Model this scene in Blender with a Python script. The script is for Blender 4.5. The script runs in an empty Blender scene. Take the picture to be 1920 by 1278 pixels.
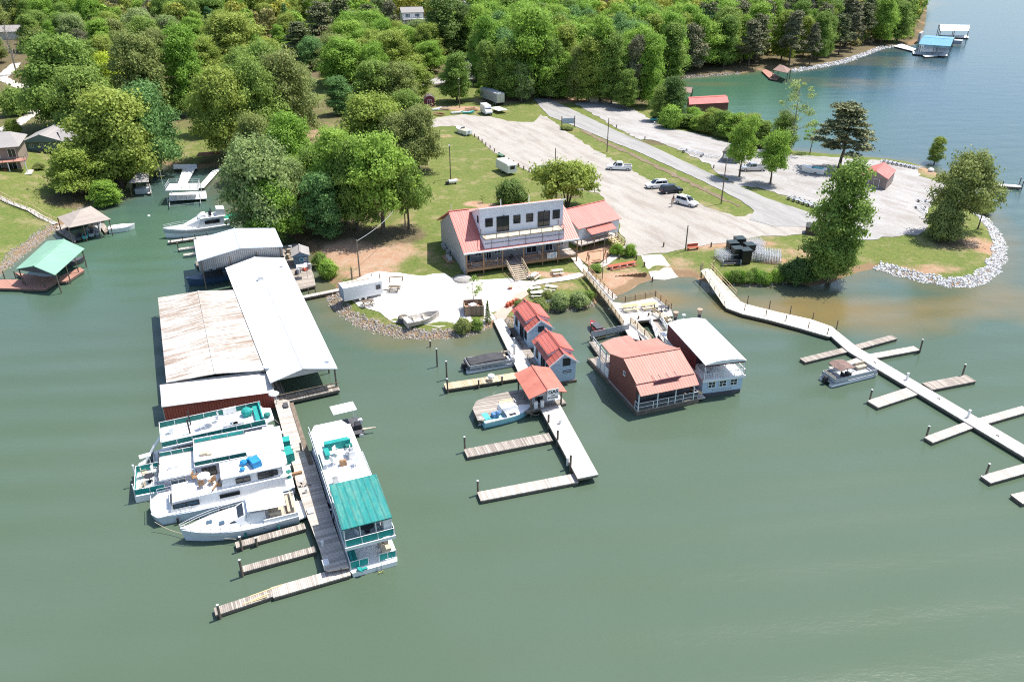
import bpy, math, random
import numpy as np
from mathutils import Vector, Matrix
from mathutils.geometry import delaunay_2d_cdt
C = bpy.context.scene
COL = C.collection
R = math.radians
# ---------------------------------------------------------------- camera, sky, sun, exposure
CF, CP, CH = 1500.0, R(28.0), 52.0
cam = bpy.data.cameras.new('camera'); camo = bpy.data.objects.new('camera', cam); COL.objects.link(camo)
camo.location = (0, 0, CH); camo.rotation_euler = (R(90) - CP, 0, 0)
cam.sensor_width = 36; cam.lens = 36 * CF / 1920; cam.clip_start = 0.5; cam.clip_end = 6000
C.camera = camo
SUN_EL, SUN_AZ = R(63), R(29)          # azimuth counted from +x towards +y
world = bpy.data.worlds.new('World'); C.world = world; world.use_nodes = True
wn = world.node_tree.nodes; wl = world.node_tree.links
sky = wn.new('ShaderNodeTexSky'); sky.sky_type = 'NISHITA'; sky.sun_disc = False
sky.sun_elevation = SUN_EL; sky.sun_rotation = R(90) - SUN_AZ; sky.altitude = 200; sky.air_density = 1.0; sky.dust_density = 1.5; sky.ozone_density = 1.0
bg = wn['Background']; bg.inputs['Strength'].default_value = 0.15; wl.new(sky.outputs[0], bg.inputs[0])
sl = bpy.data.lights.new('sun', 'SUN'); sl.energy = 4.9; sl.angle = R(0.5); sl.color = (1, 0.955, 0.88)
so = bpy.data.objects.new('sun', sl); COL.objects.link(so)
SDIR = Vector((math.cos(SUN_EL) * math.cos(SUN_AZ), math.cos(SUN_EL) * math.sin(SUN_AZ), math.sin(SUN_EL)))
so.rotation_euler = SDIR.to_track_quat('Z', 'Y').to_euler(); so.location = (60, 60, 120)
C.view_settings.view_transform = 'Standard'; C.view_settings.look = 'None'; C.view_settings.gamma = 1
C.view_settings.exposure = 0.56
C.render.engine = 'CYCLES'
C.cycles.max_bounces = 5; C.cycles.diffuse_bounces = 2; C.cycles.glossy_bounces = 2; C.cycles.transmission_bounces = 2
C.cycles.transparent_max_bounces = 4; C.cycles.use_denoising = False; C.cycles.pixel_filter_type = 'BLACKMAN_HARRIS'; C.cycles.filter_width = 1.1; C.cycles.sample_clamp_indirect = 4.0; C.cycles.sample_clamp_direct = 12.0; C.cycles.caustics_reflective = False; C.cycles.caustics_refractive = False

# ---------------------------------------------------------------- photograph pixel -> point on a level plane
def P(px, py, z=0.0):
    u = (px - 960) / CF; v = (py - 639) / CF
    dy = math.cos(CP) - v * math.sin(CP); dz = -math.sin(CP) - v * math.cos(CP)
    t = (z - CH) / dz
    return Vector((u * t, dy * t, z))

# ---------------------------------------------------------------- mesh builder
class MB:
    def __init__(s): s.v = []; s.f = []; s.m = []
    def add(s, vs, fs, m=0):
        n = len(s.v); s.v += [tuple(p) for p in vs]
        s.f += [tuple(i + n for i in f) for f in fs]; s.m += [m] * len(fs); return s
    def box(s, x0, x1, y0, y1, z0, z1, m=0):
        return s.add([(x0,y0,z0),(x1,y0,z0),(x1,y1,z0),(x0,y1,z0),(x0,y0,z1),(x1,y0,z1),(x1,y1,z1),(x0,y1,z1)],
                     [(0,3,2,1),(4,5,6,7),(0,1,5,4),(1,2,6,5),(2,3,7,6),(3,0,4,7)], m)
    def cbox(s, c, d, rz=0, m=0, ry=0):
        q = Matrix.Rotation(rz, 3, 'Z') @ Matrix.Rotation(ry, 3, 'Y'); c = Vector(c)
        k = [c + q @ Vector((a*d[0]/2, b*d[1]/2, e*d[2]/2)) for e in (-1,1) for a, b in ((-1,-1),(1,-1),(1,1),(-1,1))]
        return s.add(k, [(0,3,2,1),(4,5,6,7),(0,1,5,4),(1,2,6,5),(2,3,7,6),(3,0,4,7)], m)
    def bar(s, p, q, w, h=None, m=0):           # rectangular beam from p to q
        p = Vector(p); q = Vector(q); h = h or w; d = (q - p).normalized()
        a = d.cross(Vector((0,0,1)));
        if a.length < 1e-4: a = Vector((1,0,0))
        a.normalize(); b = a.cross(d).normalized()
        k = [e + a*(i*w/2) + b*(j*h/2) for e in (p, q) for i, j in ((-1,-1),(1,-1),(1,1),(-1,1))]
        return s.add(k, [(0,1,2,3),(7,6,5,4),(0,4,5,1),(1,5,6,2),(2,6,7,3),(3,7,4,0)], m)
    def tube(s, p, q, r, r2=None, n=8, m=0, cap=True):
        p = Vector(p); q = Vector(q); r2 = r if r2 is None else r2; d = (q - p).normalized()
        a = d.cross(Vector((0,0,1)))
        if a.length < 1e-4: a = Vector((1,0,0))
        a.normalize(); b = a.cross(d).normalized(); k = []
        for e, rr in ((p, r), (q, r2)):
            for i in range(n):
                t = 2*math.pi*i/n; k.append(e + a*math.cos(t)*rr + b*math.sin(t)*rr)
        fs = [(i, (i+1) % n, n+(i+1) % n, n+i) for i in range(n)]
        if cap: fs += [tuple(range(n-1, -1, -1)), tuple(range(n, 2*n))]
        return s.add(k, fs, m)
    def prism(s, pts, z0, z1, m=0):
        n = len(pts)
        if sum(pts[i][0]*pts[(i+1) % n][1]-pts[(i+1) % n][0]*pts[i][1] for i in range(n)) < 0: pts = pts[::-1]
        k = [(p[0], p[1], z0) for p in pts] + [(p[0], p[1], z1) for p in pts]
        return s.add(k, [tuple(range(n-1, -1, -1)), tuple(range(n, 2*n))] + [(i, (i+1) % n, n+(i+1) % n, n+i) for i in range(n)], m)
    def slab(s, pts, t=0.08, m=0):              # plate: 3-d polygon thickened downwards along its normal
        pts = [Vector(p) for p in pts]; n = len(pts); nn = Vector((0,0,0))
        for i in range(n): nn += pts[i].cross(pts[(i+1) % n])
        nn.normalize()
        if nn.z < 0 or (abs(nn.z) < 1e-3 and nn.y > 0): nn = -nn; pts = pts[::-1]
        k = [p - nn*t for p in pts] + pts
        return s.add(k, [tuple(range(n-1, -1, -1)), tuple(range(n, 2*n))] + [(i, (i+1) % n, n+(i+1) % n, n+i) for i in range(n)], m)
    def loft(s, rings, cap=True, m=0, closed=True):
        n = len(rings[0]); k = [p for r in rings for p in r]; fs = []
        for j in range(len(rings)-1):
            for i in range(n if closed else n-1):
                a, b = j*n+i, j*n+(i+1) % n; fs.append((a, b, b+n, a+n))
        if cap: fs += [tuple(range(n-1, -1, -1)), tuple(range((len(rings)-1)*n, len(rings)*n))]
        return s.add(k, fs, m)
    def ball(s, c, r, n=8, k=5, m=0, sz=1.0):
        rings = []
        for j in range(1, k):
            t = math.pi*j/k
            rings.append([(c[0]+r*math.sin(t)*math.cos(2*math.pi*i/n), c[1]+r*math.sin(t)*math.sin(2*math.pi*i/n), c[2]+r*sz*math.cos(t)) for i in range(n)])
        return s.loft(rings[::-1], True, m)
    def build(s, name, mats, parent=None, smooth=False):
        me = bpy.data.meshes.new(name); me.from_pydata(s.v, [], s.f)
        if not isinstance(mats, (list, tuple)): mats = [mats]
        for q in mats: me.materials.append(q)
        if len(mats) > 1: me.polygons.foreach_set('material_index', s.m)
        if smooth: me.polygons.foreach_set('use_smooth', [True]*len(me.polygons))
        me.update(); o = bpy.data.objects.new(name, me); COL.objects.link(o)
        if parent is not None: o.parent = parent.o if isinstance(parent, Frame) else parent
        return o

def tag(o, label=None, cat=None, group=None, kind=None):
    if label: o['label'] = label
    if cat: o['category'] = cat
    if group: o['group'] = group
    if kind: o['kind'] = kind
    return o

class Frame:                                    # an Empty at a thing's base with its own axes
    def __init__(s, name, loc, rz=0, label=None, cat=None, group=None):
        s.o = bpy.data.objects.new(name, None); COL.objects.link(s.o); s.o.empty_display_size = 0.3
        s.loc = Vector(loc); s.rz = rz; s.o.location = loc; s.o.rotation_euler = (0, 0, rz)
        s.q = Matrix.Rotation(-rz, 3, 'Z'); tag(s.o, label, cat, group)
    def w(s, p): return s.q @ (Vector(p) - s.loc)            # world -> local
    def p(s, px, py, z): return s.w(P(px, py, z))            # pixel at world height z -> local
def ang(a, b):
    return math.atan2(b[1]-a[1], b[0]-a[0])
def copy_tree(o, parent=None):
    c = o.copy(); COL.objects.link(c); c.parent = parent
    for ch in o.children: copy_tree(ch, c)
    return c

# ---------------------------------------------------------------- materials
MATS = {}
class NT:
    def __init__(s, name):
        s.m = bpy.data.materials.new(name); s.m.use_nodes = True; s.n = s.m.node_tree.nodes; s.l = s.m.node_tree.links
        s.b = s.n['Principled BSDF']; s.co = s.n.new('ShaderNodeTexCoord')
    def lk(s, a, b): s.l.new(a, b)
    def put(s, sock, val):
        if isinstance(val, (int, float)): sock.default_value = val
        elif isinstance(val, (tuple, list)): sock.default_value = tuple(val) if len(val) == len(sock.default_value) else tuple(val)+(1,)
        else: s.lk(val, sock)
    def math(s, op, a, b=0.0, c=0.0):
        n = s.n.new('ShaderNodeMath'); n.operation = op
        s.put(n.inputs[0], a); s.put(n.inputs[1], b); s.put(n.inputs[2], c); return n.outputs[0]
    def noise(s, scale, detail=4, rough=0.6, vec=None, sc=None, out=0):
        n = s.n.new('ShaderNodeTexNoise'); n.inputs['Scale'].default_value = scale; n.inputs['Detail'].default_value = detail; n.inputs['Roughness'].default_value = rough
        v = vec or s.co.outputs['Object']
        if sc:
            mp = s.n.new('ShaderNodeMapping'); mp.inputs['Scale'].default_value = sc; s.lk(v, mp.inputs[0]); v = mp.outputs[0]
        s.lk(v, n.inputs['Vector']); return n.outputs[out]
    def mix(s, f, a, b, mode='MIX'):
        n = s.n.new('ShaderNodeMix'); n.data_type = 'RGBA'; n.blend_type = mode
        s.put(n.inputs[0], f); s.put(n.inputs[6], a); s.put(n.inputs[7], b); return n.outputs[2]
    def ramp(s, v, lo, hi, a=0.0, b=1.0):
        n = s.n.new('ShaderNodeMapRange'); n.clamp = True; s.put(n.inputs[0], v)
        for i, q in enumerate((lo, hi, a, b)): n.inputs[i+1].default_value = q
        return n.outputs[0]
    def xyz(s, v=None):
        n = s.n.new('ShaderNodeSeparateXYZ'); s.lk(v or s.co.outputs['Object'], n.inputs[0]); return n.outputs
    def white(s, v):
        n = s.n.new('ShaderNodeTexWhiteNoise'); n.noise_dimensions = '1D'; s.put(n.inputs['W'], v); return n.outputs['Value']
    def attr(s, name, out='Fac'):
        n = s.n.new('ShaderNodeAttribute'); n.attribute_name = name; return n.outputs[out]
    def bump(s, h, strength=0.3, dist=0.05):
        n = s.n.new('ShaderNodeBump'); n.inputs['Strength'].default_value = strength; n.inputs['Distance'].default_value = dist
        s.lk(h, n.inputs['Height']); s.lk(n.outputs[0], s.b.inputs['Normal'])
    def done(s, col, rough=0.6, metal=0.0, spec=None):
        s.put(s.b.inputs['Base Color'], col); s.put(s.b.inputs['Roughness'], rough); s.b.inputs['Metallic'].default_value = metal
        if spec is not None: s.b.inputs['Specular IOR Level'].default_value = spec
        MATS[s.m.name] = s.m; return s.m
def sc3(c, k): return tuple(min(1, x*k) for x in c)

def paint(name, c, rough=0.5, var=0.12, scale=1.2, metal=0.0, spec=0.4, dirt=0.0):
    if name in MATS: return MATS[name]
    t = NT(name); f = t.ramp(t.noise(scale), 0.3, 0.7)
    col = t.mix(f, sc3(c, 1-var), sc3(c, 1+var*0.5))
    if dirt:
        g = t.ramp(t.noise(0.7, 6, 0.75), 0.5, 0.75); col = t.mix(t.math('MULTIPLY', g, dirt), col, (0.16, 0.13, 0.10))
    return t.done(col, rough, metal, spec)
def glass(name, c=(0.02, 0.025, 0.03), rough=0.08):
    if name in MATS: return MATS[name]
    t = NT(name); return t.done(t.mix(t.noise(0.9, 2), sc3(c, 0.5), sc3(c, 1.8)), rough, 0.0, 0.6)
def ribbed(name, c, axis=0, pitch=0.3, depth=0.5, rough=0.45, rust=0.0, rc=(0.30, 0.13, 0.07), var=0.1, metal=0.0, line=0.82):
    # standing-seam sheet metal: seams every pitch metres along the given local axis
    t = NT(name); x = t.xyz()[axis]; fr = t.math('FRACT', t.math('DIVIDE', x, pitch))
    tri = t.math('ABSOLUTE', t.math('SUBTRACT', fr, 0.5)); seam = t.ramp(tri, 0.30, 0.48)
    idx = t.math('FLOOR', t.math('DIVIDE', x, pitch*3)); rnd = t.white(idx)
    f = t.ramp(t.noise(0.35, 4), 0.3, 0.7)
    col = t.mix(f, sc3(c, 1-var), sc3(c, 1+var*0.5)); col = t.mix(t.math('MULTIPLY', rnd, var), col, sc3(c, 0.75))
    if rust:
        sc = (3, 0.5, 1) if axis == 0 else (0.22, 2.6, 1)
        n1 = t.noise(0.9, 8, 0.8, sc=sc); n2 = t.noise(0.13, 3, 0.6); n3 = t.noise(2.5, 6, 0.8, sc=(1, 1.6, 1))
        k = t.math('ADD', t.math('ADD', t.math('MULTIPLY', n1, 0.75), t.math('MULTIPLY', n2, 0.15)), t.math('ADD', t.math('MULTIPLY', n3, 0.12), t.math('MULTIPLY', rnd, 0.06)))
        g = t.ramp(k, 0.53, 0.60, 0, rust); lo = sc3(rc, 0.75); col = t.mix(g, col, t.mix(t.noise(1.2), lo, sc3(rc, 1.6)))
    sk = t.ramp(t.noise(0.8, 6, 0.75, sc=((2.2, 0.25, 1) if axis == 0 else (0.25, 2.2, 1))), 0.42, 0.68); col = t.mix(t.math('MULTIPLY', sk, 0.18), col, tuple(0.5*x+0.5*0.62 for x in c))
    col = t.mix(seam, col, t.mix(1.0, col, (line, line, line), 'MULTIPLY'))
    t.bump(seam, depth, 0.04); return t.done(col, rough, metal, 0.4)
def planks(name, c, axis=0, pitch=0.15, var=0.35, dark=0.35, grime=0.4):
    # boards laid side by side along the given local axis, every board weathered differently
    t = NT(name); x = t.xyz()[axis]; q = t.math('DIVIDE', x, pitch); fr = t.math('FRACT', q); rnd = t.white(t.math('FLOOR', q))
    rn2 = t.white(t.math('FLOOR', t.math('DIVIDE', q, 9.0)))
    gap = t.ramp(t.math('ABSOLUTE', t.math('SUBTRACT', fr, 0.5)), 0.40, 0.47)
    col = t.mix(rnd, sc3(c, 1-var), sc3(c, 1+var*0.6))
    col = t.mix(t.math('MULTIPLY', rn2, 0.25), col, sc3(c, 0.7))
    w = (10, 1.2, 1) if axis == 0 else (1.2, 10, 1)
    g = t.ramp(t.noise(1.1, 7, 0.75, sc=w), 0.45, 0.72); col = t.mix(t.math('MULTIPLY', g, grime), col, (0.17, 0.13, 0.11))
    g2 = t.ramp(t.noise(0.5, 5, 0.7), 0.55, 0.75); col = t.mix(t.math('MULTIPLY', g2, grime*0.6), col, (0.14, 0.12, 0.10))
    col = t.mix(t.math('MULTIPLY', gap, 1-dark), col, (0.03, 0.025, 0.02)); t.bump(t.math('SUBTRACT', 1.0, gap), 0.4, 0.02)
    return t.done(col, 0.85, 0, 0.2)
def ground_mat(name, cols, scales=(0.08, 0.5, 4), rough=0.95, bump=0.3, speck=0.0, tracks=None, rot=0.0):
    t = NT(name); n1 = t.ramp(t.noise(scales[0], 4), 0.35, 0.65); n2 = t.ramp(t.noise(scales[1], 6, 0.7), 0.3, 0.7); n3 = t.noise(scales[2], 5, 0.8)
    col = t.mix(n1, cols[0], cols[1]); col = t.mix(t.math('MULTIPLY', n2, 0.6), col, cols[2])
    col = t.mix(0.5, col, t.mix(1.0, col, t.mix(t.ramp(n3, 0.3, 0.7), (0.6,)*3, (1.35,)*3), 'MULTIPLY'))
    if tracks:
        vr = t.n.new('ShaderNodeVectorRotate'); vr.rotation_type = 'Z_AXIS'; vr.inputs['Angle'].default_value = rot; t.lk(t.co.outputs['Object'], vr.inputs['Vector']); tr = t.ramp(t.noise(0.45, 6, 0.75, vec=vr.outputs[0], sc=tracks), 0.48, 0.60); t2 = t.ramp(t.noise(0.9, 4, 0.7, vec=vr.outputs[0], sc=tracks), 0.50, 0.56); col = t.mix(t.math('MULTIPLY', t2, 0.22), col, sc3(cols[1], 1.2)); col = t.mix(t.math('MULTIPLY', tr, 0.6), col, cols[3] if len(cols) > 3 else sc3(cols[2], 0.75))
    if speck: col = t.mix(t.ramp(t.noise(9, 2, 0.5), 0.60, 0.66, 0, speck), col, sc3(cols[2], 0.5))
    t.bump(n3, bump, 0.1); return t.done(col, rough, 0, 0.15)
# ---------------------------------------------------------------- the land: shoreline, heights
SHORE_PX = [(-500,700),(-200,600),(-60,548),(0,516),(45,478),(92,442),(118,424),(150,405),(185,386),(215,373),(232,358),(242,340),(262,326),(283,316),
    (290,306),(330,313),(368,318),(402,312),(430,318),(428,345),(432,372),(446,396),(470,418),(512,434),(548,446),(580,468),(592,490),(600,512),(616,530),(634,544),
    (612,556),(622,575),(645,596),(672,612),(705,624),(745,632),(800,637),(850,634),(890,626),(922,613),(948,612),(975,604),(1000,590),(1040,584),(1080,580),(1118,574),
    (1124,560),(1150,556),(1178,548),(1200,532),(1225,524),(1262,519),(1298,520),(1322,530),(1362,532),(1400,538),(1440,536),(1480,530),(1520,538),(1560,530),(1605,512),(1640,504),
    (1680,516),(1730,528),(1780,537),(1820,538),(1850,528),(1872,508),(1884,482),(1882,455),(1868,430),(1848,410),(1826,392),(1806,372),(1800,350),(1786,334),(1760,326),(1732,312),
    (1705,304),(1660,298),(1610,294),(1560,290),(1520,286),(1492,284),(1468,282),(1440,278),(1408,262),(1370,252),(1330,245),(1295,232),(1262,222),(1246,208),(1238,185),(1232,165),(1242,150),
    (1275,148),(1330,143),(1390,138),(1440,131),(1490,134),(1540,126),(1585,117),(1625,103),(1658,90),(1690,86),(1722,84),(1728,66),(1735,46),(1738,20),(1742,-20),(1720,-60),
    (900,-90),(-600,-90),(-3000,0),(-3000,700)]
SH = np.array([tuple(P(x, y))[:2] for x, y in SHORE_PX])
def seg_sdf(X, Y, poly):                        # signed distance, positive inside
    d = np.full(X.shape, 1e9); ins = np.zeros(X.shape, bool); n = len(poly)
    for i in range(n):
        x0, y0 = poly[i]; x1, y1 = poly[(i+1) % n]; ex, ey = x1-x0, y1-y0; L = ex*ex+ey*ey+1e-9
        t = np.clip(((X-x0)*ex+(Y-y0)*ey)/L, 0, 1); d = np.minimum(d, (X-x0-t*ex)**2+(Y-y0-t*ey)**2)
        if abs(ey) > 1e-9:
            c = ((y0 > Y) != (y1 > Y)) & (X < ex*(Y-y0)/ey+x0); ins ^= c
    return np.where(ins, 1, -1)*np.sqrt(d)
def sm(t): t = np.clip(t, 0, 1); return t*t*(3-2*t)
GX = np.concatenate([np.arange(-700, -140, 7.0), np.arange(-140, 110, 1.25), np.arange(110, 460, 6.0)])
GY = np.concatenate([np.arange(20, 40, 5.0), np.arange(40, 215, 1.25), np.arange(215, 340, 3.0), np.arange(340, 1100, 9.0)])
MX, MY = np.meshgrid(GX, GY); SD = seg_sdf(MX, MY, SH)
HZ = np.where(SD > 0, 0.85*sm(SD/3.2)+0.95*sm((SD-2)/22), np.maximum(SD*0.28, -3.5))
HZ += np.where(SD > 0, 6*sm((SD-40)/150)*sm((MY-200)/160), 0)
HZ += np.where(SD > 0, 4.2*sm(SD/42)*sm((-62-MX)/10)*sm((215-MY)/40), 0)       # the lawn bank on the left
HZ += np.where(SD > 3, 0.12*np.sin(MX*0.21+1.3*np.sin(MY*0.11))*sm((SD-3)/10), 0)
def hz(x, y):
    i = int(np.clip(np.searchsorted(GX, x)-1, 0, len(GX)-2)); j = int(np.clip(np.searchsorted(GY, y)-1, 0, len(GY)-2))
    a = min(1, max(0, (x-GX[i])/(GX[i+1]-GX[i]))); b = min(1, max(0, (y-GY[j])/(GY[j+1]-GY[j])))
    return float((HZ[j,i]*(1-a)+HZ[j,i+1]*a)*(1-b)+(HZ[j+1,i]*(1-a)+HZ[j+1,i+1]*a)*b)
def G(px, py):                                  # pixel -> point on the land (or on the water)
    z = 1.5
    for _ in range(12):
        p = P(px, py, z); z = 0.5*z+0.5*max(0.0, hz(p.x, p.y))
    p = P(px, py, z); p.z = z; return p
def gpt(x, y, dz=0.0): return Vector((x, y, max(0.0, hz(x, y))+dz))

def grid_mesh(name, xs, ys, Z, mat, attrs=()):
    ny, nx = Z.shape; X, Y = np.meshgrid(xs, ys)
    co = np.stack([X, Y, Z], -1).reshape(-1, 3).astype(np.float32)
    idx = np.arange(nx*ny).reshape(ny, nx); q = np.stack([idx[:-1,:-1], idx[:-1,1:], idx[1:,1:], idx[1:,:-1]], -1).reshape(-1, 4)
    me = bpy.data.meshes.new(name); me.vertices.add(len(co)); me.vertices.foreach_set('co', co.ravel())
    me.loops.add(q.size); me.loops.foreach_set('vertex_index', q.ravel().astype(np.int32)); me.polygons.add(len(q))
    me.polygons.foreach_set('loop_start', (np.arange(len(q))*4).astype(np.int32)); me.polygons.foreach_set('use_smooth', np.ones(len(q), bool)); me.update(calc_edges=True)
    for an, A in attrs:
        at = me.attributes.new(an, 'FLOAT', 'POINT'); at.data.foreach_set('value', A.ravel().astype(np.float32))
    me.materials.append(mat); o = bpy.data.objects.new(name, me); COL.objects.link(o); return o
def blobs(lst, X, Y):                           # soft patches of a ground cover, given by pixel and radius in metres
    A = np.zeros(X.shape)
    for px, py, rx, ry, k in lst:
        c = P(px, py, 1.5); A = np.maximum(A, k*sm(1.25-np.sqrt(((X-c.x)/rx)**2+((Y-c.y)/ry)**2)))
    return A
DIRT = blobs([(640,470,7,9,1),(700,480,8,7,1),(690,505,8,4,.8),(745,470,6,6,.75),(790,470,5,5,.5),(610,400,5,10,.8),(600,350,5,10,.6),(500,320,9,12,.6),(565,310,5,10,.7),
    (890,385,3,2.5,1),(916,388,3,2.2,1),(762,415,3,8,.45),(820,430,3,4,.4),(855,340,2.2,1.5,.8),(828,258,5,3,.6),(1110,475,5,3,1),(1130,470,4,5,1),(1195,515,9,4,1),(1150,525,5,5,.8),
    (1270,490,6,5,.55),(1290,505,5,4,.8),(1395,455,10,3,.8),(1440,520,9,4,.5),(1330,460,8,3,.7),(1850,455,5,7,.8),(1740,498,8,3,.7),(1760,315,5,7,.9),(1735,318,4,4,.6),(860,205,14,5,.8),(940,190,14,6,.8),(1060,190,12,5,.8),(1180,400,4,4,.5),
    (590,258,5,14,.6),(620,235,4,8,.4),(600,110,9,14,.7),(1450,480,4,4,.7),(1500,470,6,4,.6),(1030,600,3,3,.4),(885,500,3,3,.6),(1050,530,7,2.5,.5),(960,545,4,2,.6),(1150,495,6,3,.6),(1035,512,9,2,.8),(1120,238,4,6,.5),(1075,248,3,4,.5),(300,330,6,3,.6)], MX, MY)
FOR = np.maximum(sm((MY-150)/20)*sm((-22-MX)/8)*0.55, sm((MY-262)/20)*0.9)
FOR = np.maximum(FOR, blobs([(560,420,12,10,1),(620,440,9,7,1),(700,445,11,8,1),(745,440,7,6,1),(660,390,14,12,1),(220,345,16,9,1),(150,370,9,7,.9),(290,320,8,6,1),(1580,520,10,5,1),(1790,450,6,5,.7),(1150,185,30,9,1),(1350,130,60,8,1),(760,320,8,7,.8),(400,250,22,14,.7),(1330,270,24,5,1),(1060,372,6,3,.6),(960,385,4,3,.6)], MX, MY))
FOR *= 1-blobs([(330,270,16,16,1),(60,320,18,18,1),(600,170,6,26,1),(40,200,20,16,1)], MX, MY)
OUT = sm((SD+0.6)/1.2)*(1-sm((SD-1.1)/1.2))     # bare bank along the water
# ground material: grass with dirt, leaf litter and bank
t = NT('grass_land')
n1 = t.ramp(t.noise(0.06, 4), 0.35, 0.65); n2 = t.ramp(t.noise(0.6, 6, 0.75), 0.35, 0.68); n3 = t.noise(5.0, 5, 0.85); n4 = t.noise(0.35, 6, 0.8); n5 = t.noise(1.6, 6, 0.85)
g = t.mix(n1, (0.115, 0.165, 0.038), (0.165, 0.190, 0.050)); g = t.mix(t.math('MULTIPLY', n2, 0.55), g, (0.235, 0.20, 0.085))
g = t.mix(t.ramp(n5, 0.44, 0.62, 0, 0.8), g, (0.075, 0.120, 0.028)); g = t.mix(t.ramp(t.noise(0.22, 5, 0.75), 0.52, 0.64, 0, 0.7), g, (0.29, 0.235, 0.13)); mow = t.ramp(t.math('SINE', t.math('ADD', t.math('MULTIPLY', t.xyz()[0], 1.1), t.math('MULTIPLY', t.xyz()[1], 1.9))), -1, 1)
g = t.mix(t.math('MULTIPLY', mow, 0.16), g, (0.10, 0.16, 0.03))
li = t.mix(n2, (0.10, 0.085, 0.045), (0.17, 0.135, 0.08))
f = t.ramp(t.math('ADD', t.attr('forest'), t.math('MULTIPLY', t.math('SUBTRACT', n4, 0.5), 1.1)), 0.35, 0.65); col = t.mix(f, g, li)
d = t.ramp(t.math('ADD', t.attr('dirt'), t.math('MULTIPLY', t.math('SUBTRACT', n4, 0.5), 1.3)), 0.35, 0.75)
col = t.mix(d, col, t.mix(n2, (0.36, 0.205, 0.125), (0.40, 0.30, 0.215)))
b_ = t.ramp(t.math('ADD', t.attr('bank'), t.math('MULTIPLY', t.math('SUBTRACT', n4, 0.5), 0.9)), 0.4, 0.7); col = t.mix(b_, col, (0.24, 0.16, 0.095))
col = t.mix(0.6, col, t.mix(1.0, col, t.mix(t.ramp(n3, 0.3, 0.7), (0.5,)*3, (1.45,)*3), 'MULTIPLY'))
t.bump(n3, 0.5, 0.15); GRASS = t.done(col, 0.95, 0, 0.1)
land = grid_mesh('ground', GX, GY, HZ, GRASS, (('dirt', DIRT), ('forest', FOR), ('bank', OUT))); tag(land, 'grassy lakeside land with bare dirt and leaf litter patches', kind='structure')

# water -------------------------------------------------------------------
WX = np.concatenate([np.arange(-900, -150, 30.0), np.arange(-150, 130, 2.5), np.arange(130, 1200, 30.0)])
WY = np.concatenate([np.arange(-60, 36, 8.0), np.arange(36, 260, 2.5), np.arange(260, 420, 5.0), np.arange(420, 1900, 40.0)])
QX, QY = np.meshgrid(WX, WY); WS = seg_sdf(QX, QY, SH)
SILT = sm(1+WS/9.0)*0.5
SILT = np.maximum(SILT, blobs([(1400,560,14,6,.75),(1530,565,20,9,.9),(1660,575,15,9,.75),(1240,545,9,5,.95),(1800,560,14,6,.8),(1890,540,8,14,.7),(1600,150,30,14,.4),(1700,110,26,30,.4),(1560,142,30,8,.4),(1320,150,26,5,.5),(960,650,6,9,.35),(390,345,12,9,.4),(460,395,6,8,.5),(1130,600,8,8,.35),(890,650,4,5,.35)], QX, QY))
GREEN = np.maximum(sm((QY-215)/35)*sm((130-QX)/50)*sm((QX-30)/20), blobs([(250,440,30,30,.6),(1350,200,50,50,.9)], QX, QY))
t = NT('lake_water'); x = t.xyz()
deep = t.mix(t.ramp(t.noise(0.018, 3), 0.35, 0.65), (0.074, 0.112, 0.070), (0.088, 0.123, 0.088))  # bluish patches paint uneven sky reflection into the base colour
far = t.ramp(x[1], 75, 260); deep = t.mix(t.math('MULTIPLY', far, 0.9), deep, (0.012, 0.055, 0.085))  # base colour turns bluer with distance, standing in for reflected sky
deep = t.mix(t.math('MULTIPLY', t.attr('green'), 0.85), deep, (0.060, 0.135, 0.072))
nz = t.noise(0.10, 4, 0.6); s_ = t.ramp(t.math('ADD', t.attr('silt'), t.math('MULTIPLY', t.math('SUBTRACT', nz, 0.5), 0.7)), 0.2, 1.0)
col = t.mix(s_, deep, (0.175, 0.130, 0.050))
wv = t.n.new('ShaderNodeTexWave'); wv.wave_type = 'BANDS'; wv.bands_direction = 'Y'; wv.inputs['Scale'].default_value = 0.052; wv.inputs['Distortion'].default_value = 6.0; wv.inputs['Detail'].default_value = 2; wv.inputs['Detail Scale'].default_value = 0.35
mp = t.n.new('ShaderNodeMapping'); mp.inputs['Rotation'].default_value = (0, 0, R(-14)); mp.inputs['Scale'].default_value = (0.45, 1, 1); t.lk(t.co.outputs['Object'], mp.inputs[0]); t.lk(mp.outputs[0], wv.inputs['Vector'])
r1 = t.noise(0.9, 4, 0.6, sc=(0.5, 1.3, 1)); r2 = t.noise(3.2, 3, 0.6, sc=(0.7, 1.3, 1)); r3 = t.noise(0.16, 3, 0.5, sc=(0.6, 1.2, 1))
h = t.math('ADD', t.math('MULTIPLY', t.math('MULTIPLY', wv.outputs['Fac'], t.ramp(t.noise(0.014, 3), 0.36, 0.60, 0.15, 1.0)), t.ramp(x[1], 90, 190, 2.0, 0.12)), t.math('ADD', t.math('MULTIPLY', r1, 0.35), t.math('ADD', t.math('MULTIPLY', r2, 0.12), t.math('MULTIPLY', r3, 1.1))))
t.bump(h, 0.38, 0.26); t.b.inputs['IOR'].default_value = 1.333
WATER = t.done(col, 0.22, 0, 0.5)
water = grid_mesh('water', WX, WY, np.zeros(QX.shape), WATER, (('silt', SILT), ('green', GREEN))); tag(water, 'calm grey green lake water', kind='structure')

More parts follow.
